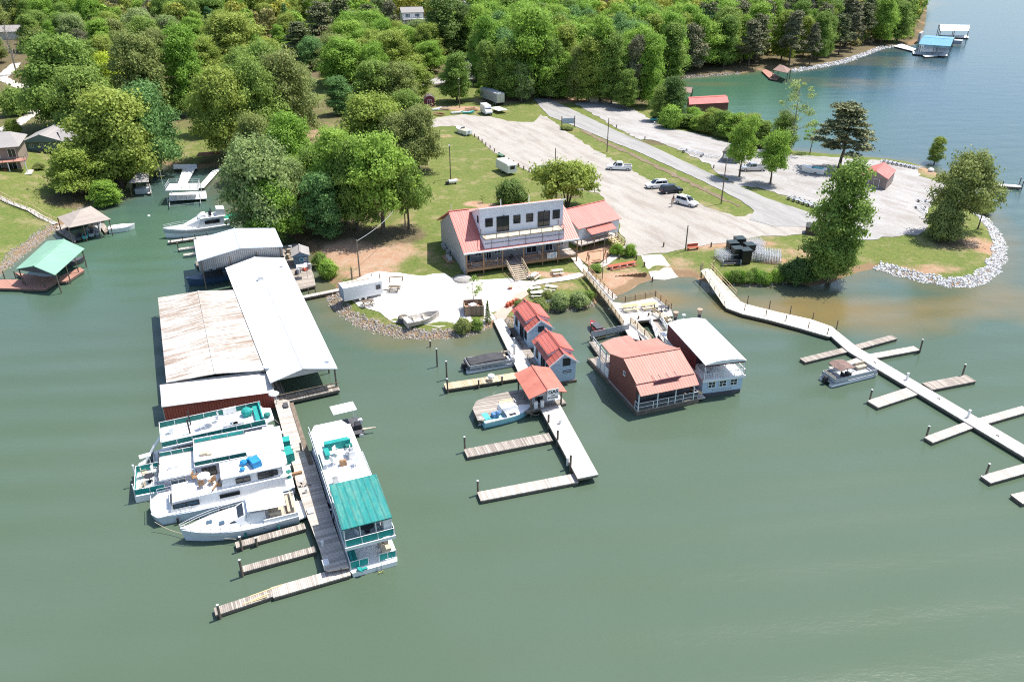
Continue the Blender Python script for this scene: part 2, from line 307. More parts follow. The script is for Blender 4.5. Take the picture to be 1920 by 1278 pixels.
# sheets draped on the land --------------------------------------------------
def drape(name, px, mat, label, dz, step=2.2, jit=0.25, seed=1, world=False, solid=None):
    rnd = random.Random(seed); pts = [tuple(q)[:2] for q in px] if world else [tuple(G(x, y))[:2] for x, y in px]
    bd = []; n = len(pts)
    for i in range(n):
        a, b = Vector(pts[i]), Vector(pts[(i+1) % n]); k = max(1, int((b-a).length/1.4))
        for j in range(k):
            q = a.lerp(b, j/k)
            if j or jit > 0.3: q = q+Vector((rnd.uniform(-jit, jit), rnd.uniform(-jit, jit)))
            bd.append(q)
    xs = [p.x for p in bd]; ys = [p.y for p in bd]; bp = np.array([(p.x, p.y) for p in bd])
    X, Y = np.meshgrid(np.arange(min(xs), max(xs), step), np.arange(min(ys), max(ys), step)); ds = seg_sdf(X, Y, bp)
    inn = [Vector((a, b)) for a, b, c in zip(X.ravel(), Y.ravel(), ds.ravel()) if c > step*0.4]
    vs = bd+inn; m = len(bd)
    v, e, f, *_ = delaunay_2d_cdt(vs, [], [list(range(m))], 1, 1e-4)
    me = bpy.data.meshes.new(name); me.from_pydata([(p.x, p.y, max(-0.02, hz(p.x, p.y))+dz) for p in v], [], [tuple(q) for q in f])
    me.materials.append(mat); me.update()
    if me.polygons and me.polygons[0].normal.z < 0: me.flip_normals()
    o = bpy.data.objects.new(name, me); COL.objects.link(o); tag(o, label, kind='structure'); return o

LOT = ground_mat('lot_gravel', [(0.360,0.340,0.308),(0.410,0.392,0.362),(0.325,0.28,0.235),(0.24,0.205,0.175)], (0.05,0.4,4), bump=0.3, tracks=(0.22,1.3,1), rot=R(64))
ASPH = ground_mat('old_asphalt', [(0.315,0.308,0.292),(0.36,0.35,0.335),(0.265,0.26,0.25),(0.21,0.205,0.20)], (0.1,0.5,6), bump=0.2, tracks=(0.12,1.2,1), rot=R(66))
GRV = ground_mat('grey_gravel', [(0.352,0.342,0.335),(0.405,0.396,0.390),(0.305,0.28,0.255),(0.235,0.21,0.18)], (0.07,0.5,3), bump=0.6, tracks=(0.3,0.8,1), rot=R(50))
WHT = ground_mat('white_crushed_stone', [(0.68,0.66,0.62),(0.76,0.745,0.72),(0.60,0.55,0.49),(0.55,0.48,0.40)], (0.12,0.7,4), bump=0.5, tracks=(0.6,0.9,1))
CONC = ground_mat('concrete', [(0.50,0.455,0.40),(0.56,0.525,0.48),(0.43,0.37,0.31)], (0.2,1.2,6), bump=0.1)
DRT = ground_mat('red_dirt', [(0.46,0.24,0.15),(0.50,0.31,0.21),(0.42,0.27,0.19)], (0.3,1.0,6))
drape('parking_lot', [(800,228),(835,218),(870,215),(915,219),(960,228),(1000,230),(1012,215),(1030,222),(1052,240),(1085,262),(1150,300),(1200,328),(1250,355),(1330,390),(1380,408),(1412,400),(1440,375),(1520,400),(1552,428),(1500,440),(1440,441),(1395,450),(1360,455),(1290,464),(1250,474),(1198,479),(1172,468),(1166,440),(1150,395),(1120,362),(1060,352),(1000,327),(935,291),(900,264),(880,247),(850,236),(800,240)], LOT, 'pale worn gravel and asphalt parking lot', 0.05, seed=3, jit=0.5)
drape('road', [(1000,184),(1012,200),(1030,219),(1075,236),(1130,259),(1200,287),(1300,332),(1350,356),(1390,377),(1414,396),(1404,412),(1450,425),(1548,425),(1522,400),(1440,373),(1370,343),(1300,311),(1205,267),(1150,243),(1075,207),(1030,185)], ASPH, 'grey asphalt road past the marina', 0.09, seed=4, jit=0.12)
drape('gravel_lot', [(1078,194),(1108,190),(1150,192),(1185,204),(1230,228),(1265,242),(1320,254),(1365,268),(1410,276),(1450,286),(1500,292),(1560,295),(1610,300),(1665,302),(1700,308),(1722,318),(1726,332),(1752,338),(1775,346),(1765,362),(1745,380),(1738,400),(1742,425),(1720,442),(1660,446),(1600,450),(1556,432),(1524,402),(1534,394),(1500,376),(1446,360),(1425,352),(1385,350),(1338,322),(1334,310),(1280,285),(1222,262),(1198,262),(1160,243),(1150,236),(1110,213)], GRV, 'grey gravel overflow lot', 0.07, seed=5, jit=0.6)
drape('gravel_beach', [(652,548),(660,530),(690,515),(713,510),(750,513),(790,517),(830,512),(850,522),(900,524),(957,524),(1010,532),(960,560),(950,575),(938,592),(928,604),(905,600),(890,606),(858,610),(822,612),(790,606),(735,604),(705,588),(672,577),(655,562)], WHT, 'white crushed stone terrace by the water', 0.06, seed=6, jit=0.5)
drape('patio_path', [(932,600),(926,590),(950,570),(966,552),(985,545),(992,552),(972,566),(962,580),(946,602)], ground_mat('pink_pavers', [(0.52,0.33,0.26),(0.58,0.40,0.33),(0.46,0.32,0.27)], (0.4,2.5,9)), 'pink paved path down to the floating walkway', 0.10, seed=7, jit=0.1)
drape('footpath', [(955,531),(1000,527),(1045,521),(1085,512),(1100,515),(1082,523),(1045,529),(1000,536),(962,540)], CONC, 'pale concrete footpath in front of the porch', 0.11, seed=8, jit=0.08)
drape('footpath', [(1078,476),(1085,480),(1092,493),(1104,505),(1125,496),(1140,484),(1150,472),(1162,466),(1166,472),(1158,484),(1142,496),(1122,506),(1102,514),(1092,512),(1080,498),(1070,484)], CONC, 'curved pale footpath round the swing garden', 0.11, seed=9, jit=0.08)
drape('swing_garden_bed', [(1080,478),(1100,472),(1130,470),(1146,474),(1140,482),(1122,492),(1104,499),(1092,490)], DRT, 'red dirt bed round the swings', 0.12, seed=10, jit=0.3)
drape('boat_ramp', [(1202,479),(1240,477),(1256,498),(1272,520),(1246,525),(1222,524),(1212,502)], CONC, 'concrete boat launch ramp', 0.05, seed=11, jit=0.08)
drape('driveway', [(0,138),(22,120),(40,118),(30,132),(14,146),(40,158),(90,160),(90,168),(30,166),(0,152)], CONC, 'pale concrete driveway at the far left', 0.08, seed=12)
drape('driveway', [(28,228),(58,206),(92,188),(100,194),(70,214),(38,238),(0,262),(0,240)], CONC, 'curving pale driveway behind the lake houses', 0.08, seed=13)
drape('back_road', [(868,-30),(880,-30),(882,20),(880,60),(884,110),(892,145),(880,152),(800,160),(780,178),(770,172),(790,150),(840,145),(872,135),(866,60)], GRV, 'pale gravel lane through the woods', 0.1, seed=14)
drape('median_gravel', [(1085,244),(1093,243),(1200,294),(1300,343),(1388,386),(1384,389),(1298,348),(1198,299)], ground_mat('stony_dirt', [(0.20,0.15,0.10),(0.26,0.20,0.15),(0.13,0.11,0.06)], (0.4,1.5,4), bump=0.8), 'stony drainage ditch along the grass median', 0.06, seed=15, jit=0.5)
# ---------------------------------------------------------------- foliage
NR = np.random.RandomState(7)
def leaf_mat(name, c, c2, trans=0.40):
    t = NT(name); oi = t.n.new('ShaderNodeObjectInfo'); a = t.attr('tint')
    col = t.mix(oi.outputs['Random'], c, c2); col = t.mix(1.0, col, t.mix(a, (0.74, 0.78, 0.68), (1.38, 1.32, 1.18)), 'MULTIPLY')
    t.done(col, 0.65, 0, 0.25)
    tr = t.n.new('ShaderNodeBsdfTranslucent'); t.lk(col, tr.inputs[0]); ms = t.n.new('ShaderNodeMixShader'); ms.inputs[0].default_value = trans
    t.lk(t.b.outputs[0], ms.inputs[1]); t.lk(tr.outputs[0], ms.inputs[2]); t.lk(ms.outputs[0], t.n['Material Output'].inputs[0]); return t.m
LM = {'oak': leaf_mat('leaves_yellow_green', (0.275,0.365,0.075), (0.330,0.400,0.095)), 'bright': leaf_mat('leaves_bright_green', (0.224,0.393,0.065), (0.313,0.462,0.088)),
      'mid': leaf_mat('leaves_mid_green', (0.195,0.310,0.070), (0.255,0.360,0.090)), 'blue': leaf_mat('leaves_blue_green', (0.165,0.310,0.110), (0.200,0.340,0.125)),
      'dark': leaf_mat('leaves_dark_green', (0.112,0.194,0.057), (0.165,0.245,0.068)), 'olive': leaf_mat('leaves_olive_brown', (0.240,0.300,0.095), (0.280,0.325,0.120)),
      'grey': leaf_mat('leaves_grey_green', (0.270,0.360,0.145), (0.330,0.410,0.185)), 'pine': leaf_mat('pine_needles', (0.136,0.171,0.077), (0.195,0.205,0.112), 0.1),
      'brown': leaf_mat('brown_pine_needles', (0.185,0.190,0.115), (0.225,0.220,0.140), 0.1), 'lime': leaf_mat('leaves_lime', (0.476,0.602,0.061), (0.549,0.638,0.093)),
      'hedge': leaf_mat('hedge_leaves', (0.183,0.337,0.045), (0.256,0.392,0.061))}
BARK = paint('bark', (0.13, 0.10, 0.075), 0.9, 0.4, 6); BARKG = paint('grey_bark', (0.30, 0.27, 0.23), 0.9, 0.3, 6)

def leaf_mesh(name, lumps, dens, size, seed, out_w=0.75, flat=0.0):
    # many small leaf-clump faces spread over the given lumps (x, y, z, r, squash)
    r = np.random.RandomState(seed); P_, N_, T_ = [], [], []
    for (x, y, z, rad, sq) in lumps:
        n = int(dens*rad*rad*4*math.pi); d = r.normal(size=(n, 3)); d /= np.linalg.norm(d, axis=1)[:, None]
        d = d[d[:, 2] > -0.55]; n = len(d)
        rr = rad*(1+0.24*r.normal(size=n))*(0.72+0.28*r.rand(n)**0.4)
        # sub-lobes roughen the outline of each lump
        ph = r.rand(4)*6; w = 1+0.26*np.sin(d[:, 0]*5+ph[0])*np.sin(d[:, 1]*5+ph[1])+0.18*np.sin(d[:, 2]*7+ph[2])
        p = d*(rr*w)[:, None]*np.array([1, 1, sq])+np.array([x, y, z]); nn = d*out_w+r.normal(size=(n, 3))*(1-out_w)*0.8; nn[:, 2] += flat
        P_.append(p); N_.append(nn); T_.append(np.clip(r.rand()*0.40+0.60*r.rand(n), 0, 1))  # random leaf tone, spread wide so bright leaves imitate specular highlights
    p = np.concatenate(P_); nn = np.concatenate(N_); nn /= np.linalg.norm(nn, axis=1)[:, None]; tt = np.concatenate(T_); n = len(p)
    a = np.cross(nn, r.normal(size=(n, 3))); a /= np.linalg.norm(a, axis=1)[:, None]; b = np.cross(nn, a)
    s = size*(0.55+0.9*r.rand(n))[:, None]; a = a*s*0.5; b = b*s*0.36
    co = np.stack([p-a-b*0.5, p+a*0.2-b, p+a+b*0.4, p-a*0.3+b], 1).reshape(-1, 3)
    me = bpy.data.meshes.new(name); me.vertices.add(4*n); me.vertices.foreach_set('co', co.astype(np.float32).ravel())
    me.loops.add(4*n); me.loops.foreach_set('vertex_index', np.arange(4*n, dtype=np.int32)); me.polygons.add(n)
    me.polygons.foreach_set('loop_start', (np.arange(n)*4).astype(np.int32)); me.update(calc_edges=True)
    at = me.attributes.new('tint', 'FLOAT', 'POINT'); at.data.foreach_set('value', np.repeat(tt, 4).astype(np.float32)); return me
def wood_mesh(name, h, r0, limbs, seed, lean=0.03, multi=0):
    rnd = random.Random(seed); b = MB()
    def bole(x0, y0, hx, hy, hh, rr):
        n = 6; q = [(x0+(hx-x0)*i/n+rnd.uniform(-1, 1)*lean*hh*0.25*(0 < i < n), y0+(hy-y0)*i/n+rnd.uniform(-1, 1)*lean*hh*0.25*(0 < i < n), hh*i/n-(0.3 if i == 0 else 0)) for i in range(n+1)]
        for i in range(n): b.tube(q[i], q[i+1], rr*(1-0.8*i/n)*(1.25 if i == 0 else 1), rr*(1-0.8*(i+1)/n), 7)
        return q
    if multi:
        for k in range(multi):
            a = 6.28*k/multi; bole(0.2*math.cos(a), 0.2*math.sin(a), 0.26*h*math.cos(a), 0.26*h*math.sin(a), h*0.75, r0*0.6)
    else:
        q = bole(0, 0, rnd.uniform(-.04, .04)*h, rnd.uniform(-.04, .04)*h, h*0.88, r0)
    for (x, y, z, rad, sq) in limbs:
        zz = max(0.30*h, z-0.45*math.hypot(x, y)-0.06*h); zz = min(zz, h*0.8); b.tube((0, 0, zz), (x*0.9, y*0.9, z), r0*0.28, r0*0.06, 5, cap=False)
    me = bpy.data.meshes.new(name); me.from_pydata(b.v, [], b.f); me.update(); return me
def lumps_round(seed, n, rx, z0, z1, lr, wide=0.62, top=1.0):
    r = random.Random(seed); L = []
    for i in range(n):
        u = (i+0.5)/n; zc = z0+(z1-z0)*u; prof = math.sin(math.pi*(0.12+0.80*u**wide))**0.7
        a = i*2.39996+r.uniform(-.5, .5); rr = rx*prof*(0.55+0.45*r.random())*(1.0 if i % 3 else 0.45)
        L.append((rr*math.cos(a), rr*math.sin(a), zc+r.uniform(-.5, .5)*lr*0.5, lr*r.choice((0.6, 0.75, 0.95, 1.15, 1.4)), 0.82))
    return L
KINDS = {}
def reg(kind, crowns): KINDS[kind] = crowns
# every kind is modelled 10 m tall and scaled when planted: (crown mesh, wood mesh)
def mk(kind, seeds, f):
    out = []
    for s in seeds:
        L, dens, size, ow, flat, w = f(s); out.append((leaf_mesh('crown_'+kind, L, dens, size, s, ow, flat), wood_mesh('trunk_'+kind, *w)))
    for cm, wm in out: cm.materials.append(LM['mid']); wm.materials.append(BARK)
    KINDS[kind] = out
def f_round(s):
    L = lumps_round(s, 60, 3.9, 1.7, 9.1, 1.08); return L, 44, 0.25, 0.58, 0.15, (10, 0.26, random.Random(s).sample(L, 12), s)
def f_lawn(s):
    L = [(x+.3*math.sin(z*1.3), y, z, r_, q) for x, y, z, r_, q in lumps_round(s, 44, 3.7, 2.9, 9.2, 1.0)]; return L, 40, 0.25, 0.58, 0.15, (10, 0.24, random.Random(s).sample(L, 16), s)
def f_tall(s):
    L = lumps_round(s, 60, 2.35, 1.1, 9.4, 0.80, 0.72); return L, 58, 0.21, 0.58, 0.15, (10, 0.17, random.Random(s).sample(L, 8), s)
def f_sparse(s):
    r = random.Random(s); L = [(x*1.1, y*1.1, z, rr*0.62, 0.8) for x, y, z, rr, _ in lumps_round(s, 34, 2.9, 3.4, 9.5, 0.9) if r.random() < 0.85]
    return L, 15, 0.27, 0.55, 0.1, (10, 0.14, L[::2], s)
def f_pine(s):
    r = random.Random(s); L = []
    for i in range(46):
        u = i/46; z = 3.2+6.5*u; a = i*2.4+r.uniform(-.4, .4); rr = (1-0.72*u)*2.9*r.uniform(0.35, 1.0)
        L.append((rr*math.cos(a), rr*math.sin(a), z+r.uniform(-.2, .2), r.uniform(0.45, 0.88), 0.42))
    L += [(0, 0, 9.6, 0.4, 1.0)]; return L, 60, 0.24, 0.35, 0.5, (10.6, 0.17, L[::2], s)
def f_spruce(s):
    r = random.Random(s); L = []
    for i in range(70):
        u = (i/70)**0.8; z = 0.9+8.9*u; a = i*2.4; rr = (1-u)*2.2*r.uniform(0.6, 1.0); L.append((rr*math.cos(a), rr*math.sin(a), z-rr*0.2, 0.3+0.42*(1-u), 0.5))
    return L, 34, 0.24, 0.5, 0.3, (10.2, 0.16, L[::5], s)
def f_bush(s):
    L = lumps_round(s, 34, 5.4, 1.5, 8.0, 2.2, 0.5); return L, 7.5, 0.62, 0.7, 0.2, (7, 0.2, L[::5], s, 0.03, 4)
def f_multi(s):
    L = [q for q in lumps_round(s, 46, 8.2, 4.2, 8.7, 1.75, 0.5)]; return L, 11, 0.55, 0.65, 0.2, (10, 0.34, L[::3], s, 0.03, 6)
def f_bare(s):
    L = lumps_round(s, 40, 2.8, 3.6, 9.6, 0.5); return [(x, y, z, r_*0.8, 1) for x, y, z, r_, q in L], 9, 0.10, 0.2, 0, (10, 0.2, L, s)
mk('round', (1, 2, 3, 4), f_round); mk('lawn', (5, 6, 8), f_lawn); mk('tall', (11, 12, 13), f_tall); mk('sparse', (21, 22), f_sparse); mk('pine', (31, 32, 33), f_pine)
mk('spruce', (41,), f_spruce); mk('bush', (51, 52), f_bush); mk('multi', (61,), f_multi); mk('bare', (71,), f_bare)
_tn = {}
def plant(kind, leaf, loc, h, w, label, cat='tree', group=None, name=None, rz=None):
    # h height, w crown width in metres
    V = KINDS[kind]; k = _tn.get(kind, 0); _tn[kind] = k+1; cm, wm = V[k % len(V)]
    name = name or {'pine': 'pine_tree', 'spruce': 'spruce_tree', 'bush': 'bush', 'bare': 'bare_tree', 'multi': 'spreading_tree'}.get(kind, 'leafy_tree')
    e = bpy.data.objects.new(name, None); COL.objects.link(e); e.location = loc; rnd = random.Random(k*7+13)
    base = {'round': 8.6, 'lawn': 8.4, 'tall': 5.6, 'sparse': 6.2, 'pine': 5.6, 'spruce': 4.8, 'bush': 13.5, 'multi': 18.5, 'bare': 6.0}[kind]
    e.scale = (w/base, w/base, h/10.0); e.rotation_euler = (0, 0, rnd.uniform(0, 6.28) if rz is None else rz); tag(e, label, cat, group)
    for nm, me, mt in (('trunk', wm, BARKG if leaf in ('grey', 'bare') else BARK), ('crown' if kind != 'bare' else 'twigs', cm, LM.get(leaf, BARKG))):
        o = bpy.data.objects.new(nm, me); COL.objects.link(o); o.parent = e
        o.material_slots[0].link = 'OBJECT'; o.material_slots[0].material = mt
    return e
def tree(kind, leaf, bx, by, top, wpx, label, **k):
    # bx, by: foot of the trunk in the photograph; top: pixel row of its top; wpx: crown width in pixels
    k_ = (by-top)*0.5/(3459-by); bx = (bx+960*k_)/(1+k_); p = G(bx, by); s = CF/((p.y)*math.cos(CP)+(CH-p.z)*math.sin(CP))
    lo, hi = 0.5, 45.0
    for _ in range(30):
        m = (lo+hi)/2; q = Vector((p.x, p.y, p.z+m)); dz = q.z-CH; dep = q.y*math.cos(CP)-dz*math.sin(CP); up = q.y*math.sin(CP)+dz*math.cos(CP); row = 639-CF*up/dep
        if row > top: lo = m
        else: hi = m
    return plant(kind, leaf, p, lo, wpx/s, label, **k)

T = tree
# left bank and cove
T('round','oak',208,352,168,168,'large rounded yellow green oak crown beside the gabled lake house')
T('round','oak',143,362,272,118,'yellow green tree at the lawn edge, lowest left of the oak clump above the cove', group=None)
T('round','oak',240,345,250,95,'smaller yellow green oak directly above the grey cove boathouse')
T('round','blue',272,330,158,120,'broad blue green tree pressed against the right side of the big oak')
T('tall','bright',196,385,338,60,'low green shrubby tree over the riprap below the oak clump')
T('round','mid',112,240,68,150,'large dark green tree beside the curving driveway at left')
T('round','mid',160,262,120,120,'dense green tree between the driveway and the big oak')
T('round','lime',205,190,100,62,'lime yellow tree glowing between darker crowns')
T('round','olive',262,228,62,105,'tall olive brown tree behind the big oak')
T('tall','bright',345,215,50,78,'tall fresh green tree standing on the far lawn edge')
T('round','mid',312,222,150,75,'mid green tree at the head of the far lawn')
T('round','oak',418,300,122,120,'large yellow green oak shading the head of the cove')
T('round','mid',470,285,110,110,'green tree just right of the oak at the head of the cove')
T('round','olive',535,262,95,112,'brownish olive tree left of the grassy clearing')
T('round','mid',498,240,80,90,'darker green tree behind the brownish one by the clearing')
T('round','oak',430,118,20,115,'round yellow green crown in the upper left woods')
T('round','grey',262,85,18,70,'pale grey green tree in the upper left woods')
T('tall','bright',185,110,36,62,'pointed bright green tree in the upper left woods')
T('bare','bare',18,140,36,50,'leafless grey tree by the driveway at the far left', name='bare_tree')
T('round','olive',60,95,48,60,'brown budding tree near the far left driveway')
T('bush','mid',28,215,165,62,'round green shrub beside the far left driveway', cat='shrub')
T('bush','oak',22,252,225,34,'small pale shrub behind the two storey lake house', cat='shrub')
T('bush','olive',72,318,305,20,'small rounded shrub beside the lake house terrace', cat='shrub')
T('round','grey',490,450,262,140,'pale green tree leaning over the head of the covered slips')
T('round','bright',512,458,330,110,'bright green low tree right behind the grey boat shed')
T('tall','blue',602,446,322,84,'small pale leaved tree by the shaded dirt track')
T('round','bright',545,345,214,95,'bright green tree behind the shaded dirt track')
T('lawn','bright',640,420,236,130,'large bright green tree left of centre in the shady clump')
T('lawn','bright',712,436,252,135,'large bright green tree on the right of the shady clump')
T('round','mid',662,430,262,105,'dark green tree in the middle of the shady clump')
T('round','oak',700,310,178,128,'yellow green oak above the shady clump')
T('round','olive',782,322,196,84,'grey olive tree at the edge of the mown lawn')
T('round','olive',742,322,215,80,'brownish tree tucked behind the mown lawn')
T('tall','blue',635,215,145,54,'small blue green tree beside the grassy clearing')
T('bush','bright',615,520,488,40,'leafy bush on the bank behind the work deck', cat='shrub')
T('bush','mid',600,500,474,30,'small green bush at the head of the work deck', cat='shrub')
for i, a in enumerate([('round','bright',645,165,72,90),('round','oak',735,150,58,95),('round','mid',700,205,110,88),('round','olive',745,205,120,80),('round','oak',775,190,118,72),('tall','mid',855,192,98,62),
    ('round','bright',805,135,78,60),('tall','dark',832,112,-12,86),('tall','dark',868,110,10,50),('pine','pine',600,95,2,60),('pine','pine',640,90,-5,60),('spruce','blue',535,70,5,40),('pine','pine',690,85,8,64),('pine','pine',560,110,40,60),
    ('round','olive',716,66,-10,50),('tall','grey',905,100,20,52),('round','mid',850,160,110,50),('round','blue',585,130,70,60),('round','oak',380,150,70,80),('round','bright',330,110,50,70),('round','olive',290,120,55,70),
    ('round','mid',455,160,90,80),('round','oak',505,150,75,80),('round','grey',560,215,120,60),('round','mid',760,235,170,70),('round','bright',700,165,80,60)]):
    T(*a, '%s %s tree in upper middle woods, %s' % (
        {'bright':'bright green','oak':'yellow green','mid':'mid green','olive':'brownish olive','dark':'dark green','pine':'dusky','blue':'bluish','grey':'pale grey green'}[a[1]], {'round':'round crowned','tall':'narrow','pine':'pine','spruce':'conical spruce'}[a[0]].replace('pine','feathery').replace('spruce','spruce'),
        ['above the clearing','left of white house','right of the clearing','behind the maroon shed','near the mown lawn','beside the gravel lane','just below the white house','hiding the end of the gravel lane','hugging the gravel lane','left of the far clearing','near the top edge','standing alone among pale crowns','above the yellow green oaks','over the dirt clearing','beside the white house','right of the gravel lane','over the maroon shed','beside the dirt track','above the oak of the cove','behind the far lawn','nearest the leafless shrubs','between oaks','left of the pines','next to the blue green sapling','above the olive tree','between the two oaks'][i]))
T('round','mid',600,395,275,100,'dark green tree filling the shady clump behind the dirt track'); T('lawn','mid',762,430,300,80,'green tree at the right fringe of the shady clump'); T('round','bright',560,400,290,80,'fresh green tree between the pale tree and the dirt track'); T('round','grey',540,430,300,90,'pale green tree above the grey boat shed'); T('round','mid',395,250,150,80,'green tree behind the oak at the head of the cove'); T('round','olive',475,330,215,80,'dull tree over the shaded bank of the cove')
# row along the back of the lots
row = [('tall','mid',912,185,75,48),('round','bright',1000,182,8,112),('tall','mid',950,188,78,60),('tall','grey',978,190,118,46),('tall','oak',1108,192,66,66),('tall','bright',1060,185,100,50),('tall','mid',1150,195,62,62),
       ('tall','brown',1192,198,64,44),('tall','bright',1222,200,66,60),('tall','mid',1175,205,130,44),('tall','mid',1032,186,70,60),('tall','olive',1085,190,90,46),('tall','bright',1130,190,30,64),('tall','mid',1262,150,40,60)]
rw = ['at its left end by the junk yard','towering bright over the road bend','behind the old box trailer','low and pale beside the road bend','over the small barn shed','just right of the road bend','right of the small barn shed','rusty brown among green','at the right end of the row','short, in front of the rusty brown one','second from the road bend','dull and thin beside the barn shed','behind the barn shed','at the corner of the little bay']
for a, s in zip(row, rw): T(*a, 'tall tree in the row behind the lots, '+s)
T('tall','dark',1262,228,146,54,'dense dark green tree beside the red roofed boathouse')
T('tall','mid',1238,228,160,40,'slim green tree between the gravel lot and the bay')
T('bush','bright',1258,240,200,46,'leafy bush at the lot corner below the dark tree', cat='shrub')
for i, (x, y, w, h) in enumerate([(1290,240,42,214),(1312,246,40,216),(1335,250,44,205),(1358,256,42,208),(1382,262,46,212),(1408,268,44,214),(1432,276,40,226),(1300,235,38,200),(1324,249,46,218),(1347,254,46,210),(1370,260,46,214),(1396,266,46,218),(1420,272,44,222),(1310,240,44,210)]):
    T(['tall','round'][i % 2], ['mid','bright','oak'][i % 3], x, y, h, w, 'sapling in the ragged screen between gravel lot and bay', group='saplings along the bay edge', name='sapling')
T('lawn','bright',1394,332,216,62,'bright green maple in front of the grey kiosk shed')
T('lawn','bright',1452,345,244,64,'bright green maple right of the parked pickup on the gravel lot')
T('sparse','grey',1492,288,146,78,'tall sparse pale tree with the sky lake showing through')
T('tall','mid',1470,285,215,52,'green tree at the foot of the tall sparse one')
T('sparse','bright',1524,288,226,42,'small open leaved tree on the bay shore')
T('pine','pine',1584,318,192,104,'dark layered pine beside the red gabled shed')
T('tall','mid',1578,520,302,112,'tall dense green tree overhanging the brown shallows')
T('round','mid',1560,526,428,92,'bushy lower half tree at the foot of the tall dense one')
T('bush','dark',1500,525,488,70,'dark low bush under the tall dense tree', cat='shrub')
T('tall','oak',1758,306,256,32,'small lone tree at the tip of the spit')
T('lawn','olive',1806,440,284,118,'broad olive green tree on the point above the riprap'); T('bush','olive',1772,448,384,70,'low skirt of foliage on the left of the olive tree on the point', cat='shrub'); T('sparse','olive',1846,430,338,58,'loose leaning tree on the water side of the broad olive one')
T('bush','oak',1845,398,374,40,'small pale bush beside the broad tree on the point', cat='shrub')
T('bush','dark',960,386,340,66,'dark clipped round bush behind the red roofed store', cat='shrub')
T('multi','oak',1065,388,304,132,'wide many stemmed tree behind the store annex')
T('bush','hedge',1157,478,457,26,'left one of two round green bushes beside the ramp', cat='shrub')
T('bush','hedge',1182,480,459,26,'right one of two round green bushes beside the ramp', cat='shrub')
T('sparse','mid',888,572,515,40,'thin twiggy tree on the white stone terrace')
T('spruce','dark',914,605,562,15,'narrow vine wrapped post tree beside the floating walkway')
for x, y, w, h, l in [(868,622,34,597,'olive'),(893,618,26,598,'mid'),(1012,582,34,560,'olive'),(1050,578,40,550,'grey'),(1085,574,38,548,'grey'),(1028,560,26,545,'olive'),(975,580,22,562,'olive'),(1118,508,26,496,'mid'),(1105,560,22,545,'mid')]:
    T('bush', l, x, y, h, w, 'bushy shrub on the rocky bank between walkway and gangway', cat='shrub', group='shrubs on the rocky bank')
rh = random.Random(3)
for i in range(22):
    x = 1366+i*7.0+rh.uniform(-3,3); dy = rh.uniform(-7,2); T('bush', rh.choice(('hedge','hedge','bright','mid')), x, 531+dy-4*(i > 17), 509+dy+rh.uniform(-2,4), rh.uniform(15,27), 'bright leafy hedge bush along the brown shallows', cat='shrub', group='hedge bushes along the brown shallows')
T('sparse','mid',905,380,366,16,'spindly sapling on the red dirt patch', name='sapling')
# far woods, filled in where the photograph shows closed canopy
FR = random.Random(5); far_pts = []
CLEAR = [(735,818,38,92),(864,892,-30,150),(586,622,50,262),(0,60,60,160),(740,800,120,160)]
def clear(a, b, z):
    dz = z-CH; dep = b*math.cos(CP)-dz*math.sin(CP); u = 960+CF*a/dep; v = 639-CF*(b*math.sin(CP)+dz*math.cos(CP))/dep
    return any(x0 < u < x1 and y0 < v < y1 for x0, x1, y0, y1 in CLEAR)
def inpoly(x, y, poly):
    c = False; n = len(poly)
    for i in range(n):
        x0, y0 = poly[i]; x1, y1 = poly[(i+1) % n]
        if (y0 > y) != (y1 > y) and x < (x1-x0)*(y-y0)/(y1-y0)+x0: c = not c
    return c
MASS_L, MASS_H = [], []
def mass_tree(x, y, z, h, w, kind, r, hue, n=16):
    for i in range(n):
        u = (i+.5)/n; pr = math.sin(math.pi*(.1+.8*u**.7))**.7 if kind != 'pine' else 1-.75*u
        a = i*2.4+r.random(); rr = w*.42*pr*(.4+.6*r.random()); MASS_L.append((x+rr*math.cos(a), y+rr*math.sin(a), z+h*(.16+.78*u), w*.17*r.uniform(.8, 1.25), .85)); MASS_H.append(hue)
HUES = {'oak': .05, 'bright': .2, 'mid': .35, 'olive': .5, 'brown': .65, 'blue': .8, 'grey': .95, 'pine': .42, 'dark': .4}
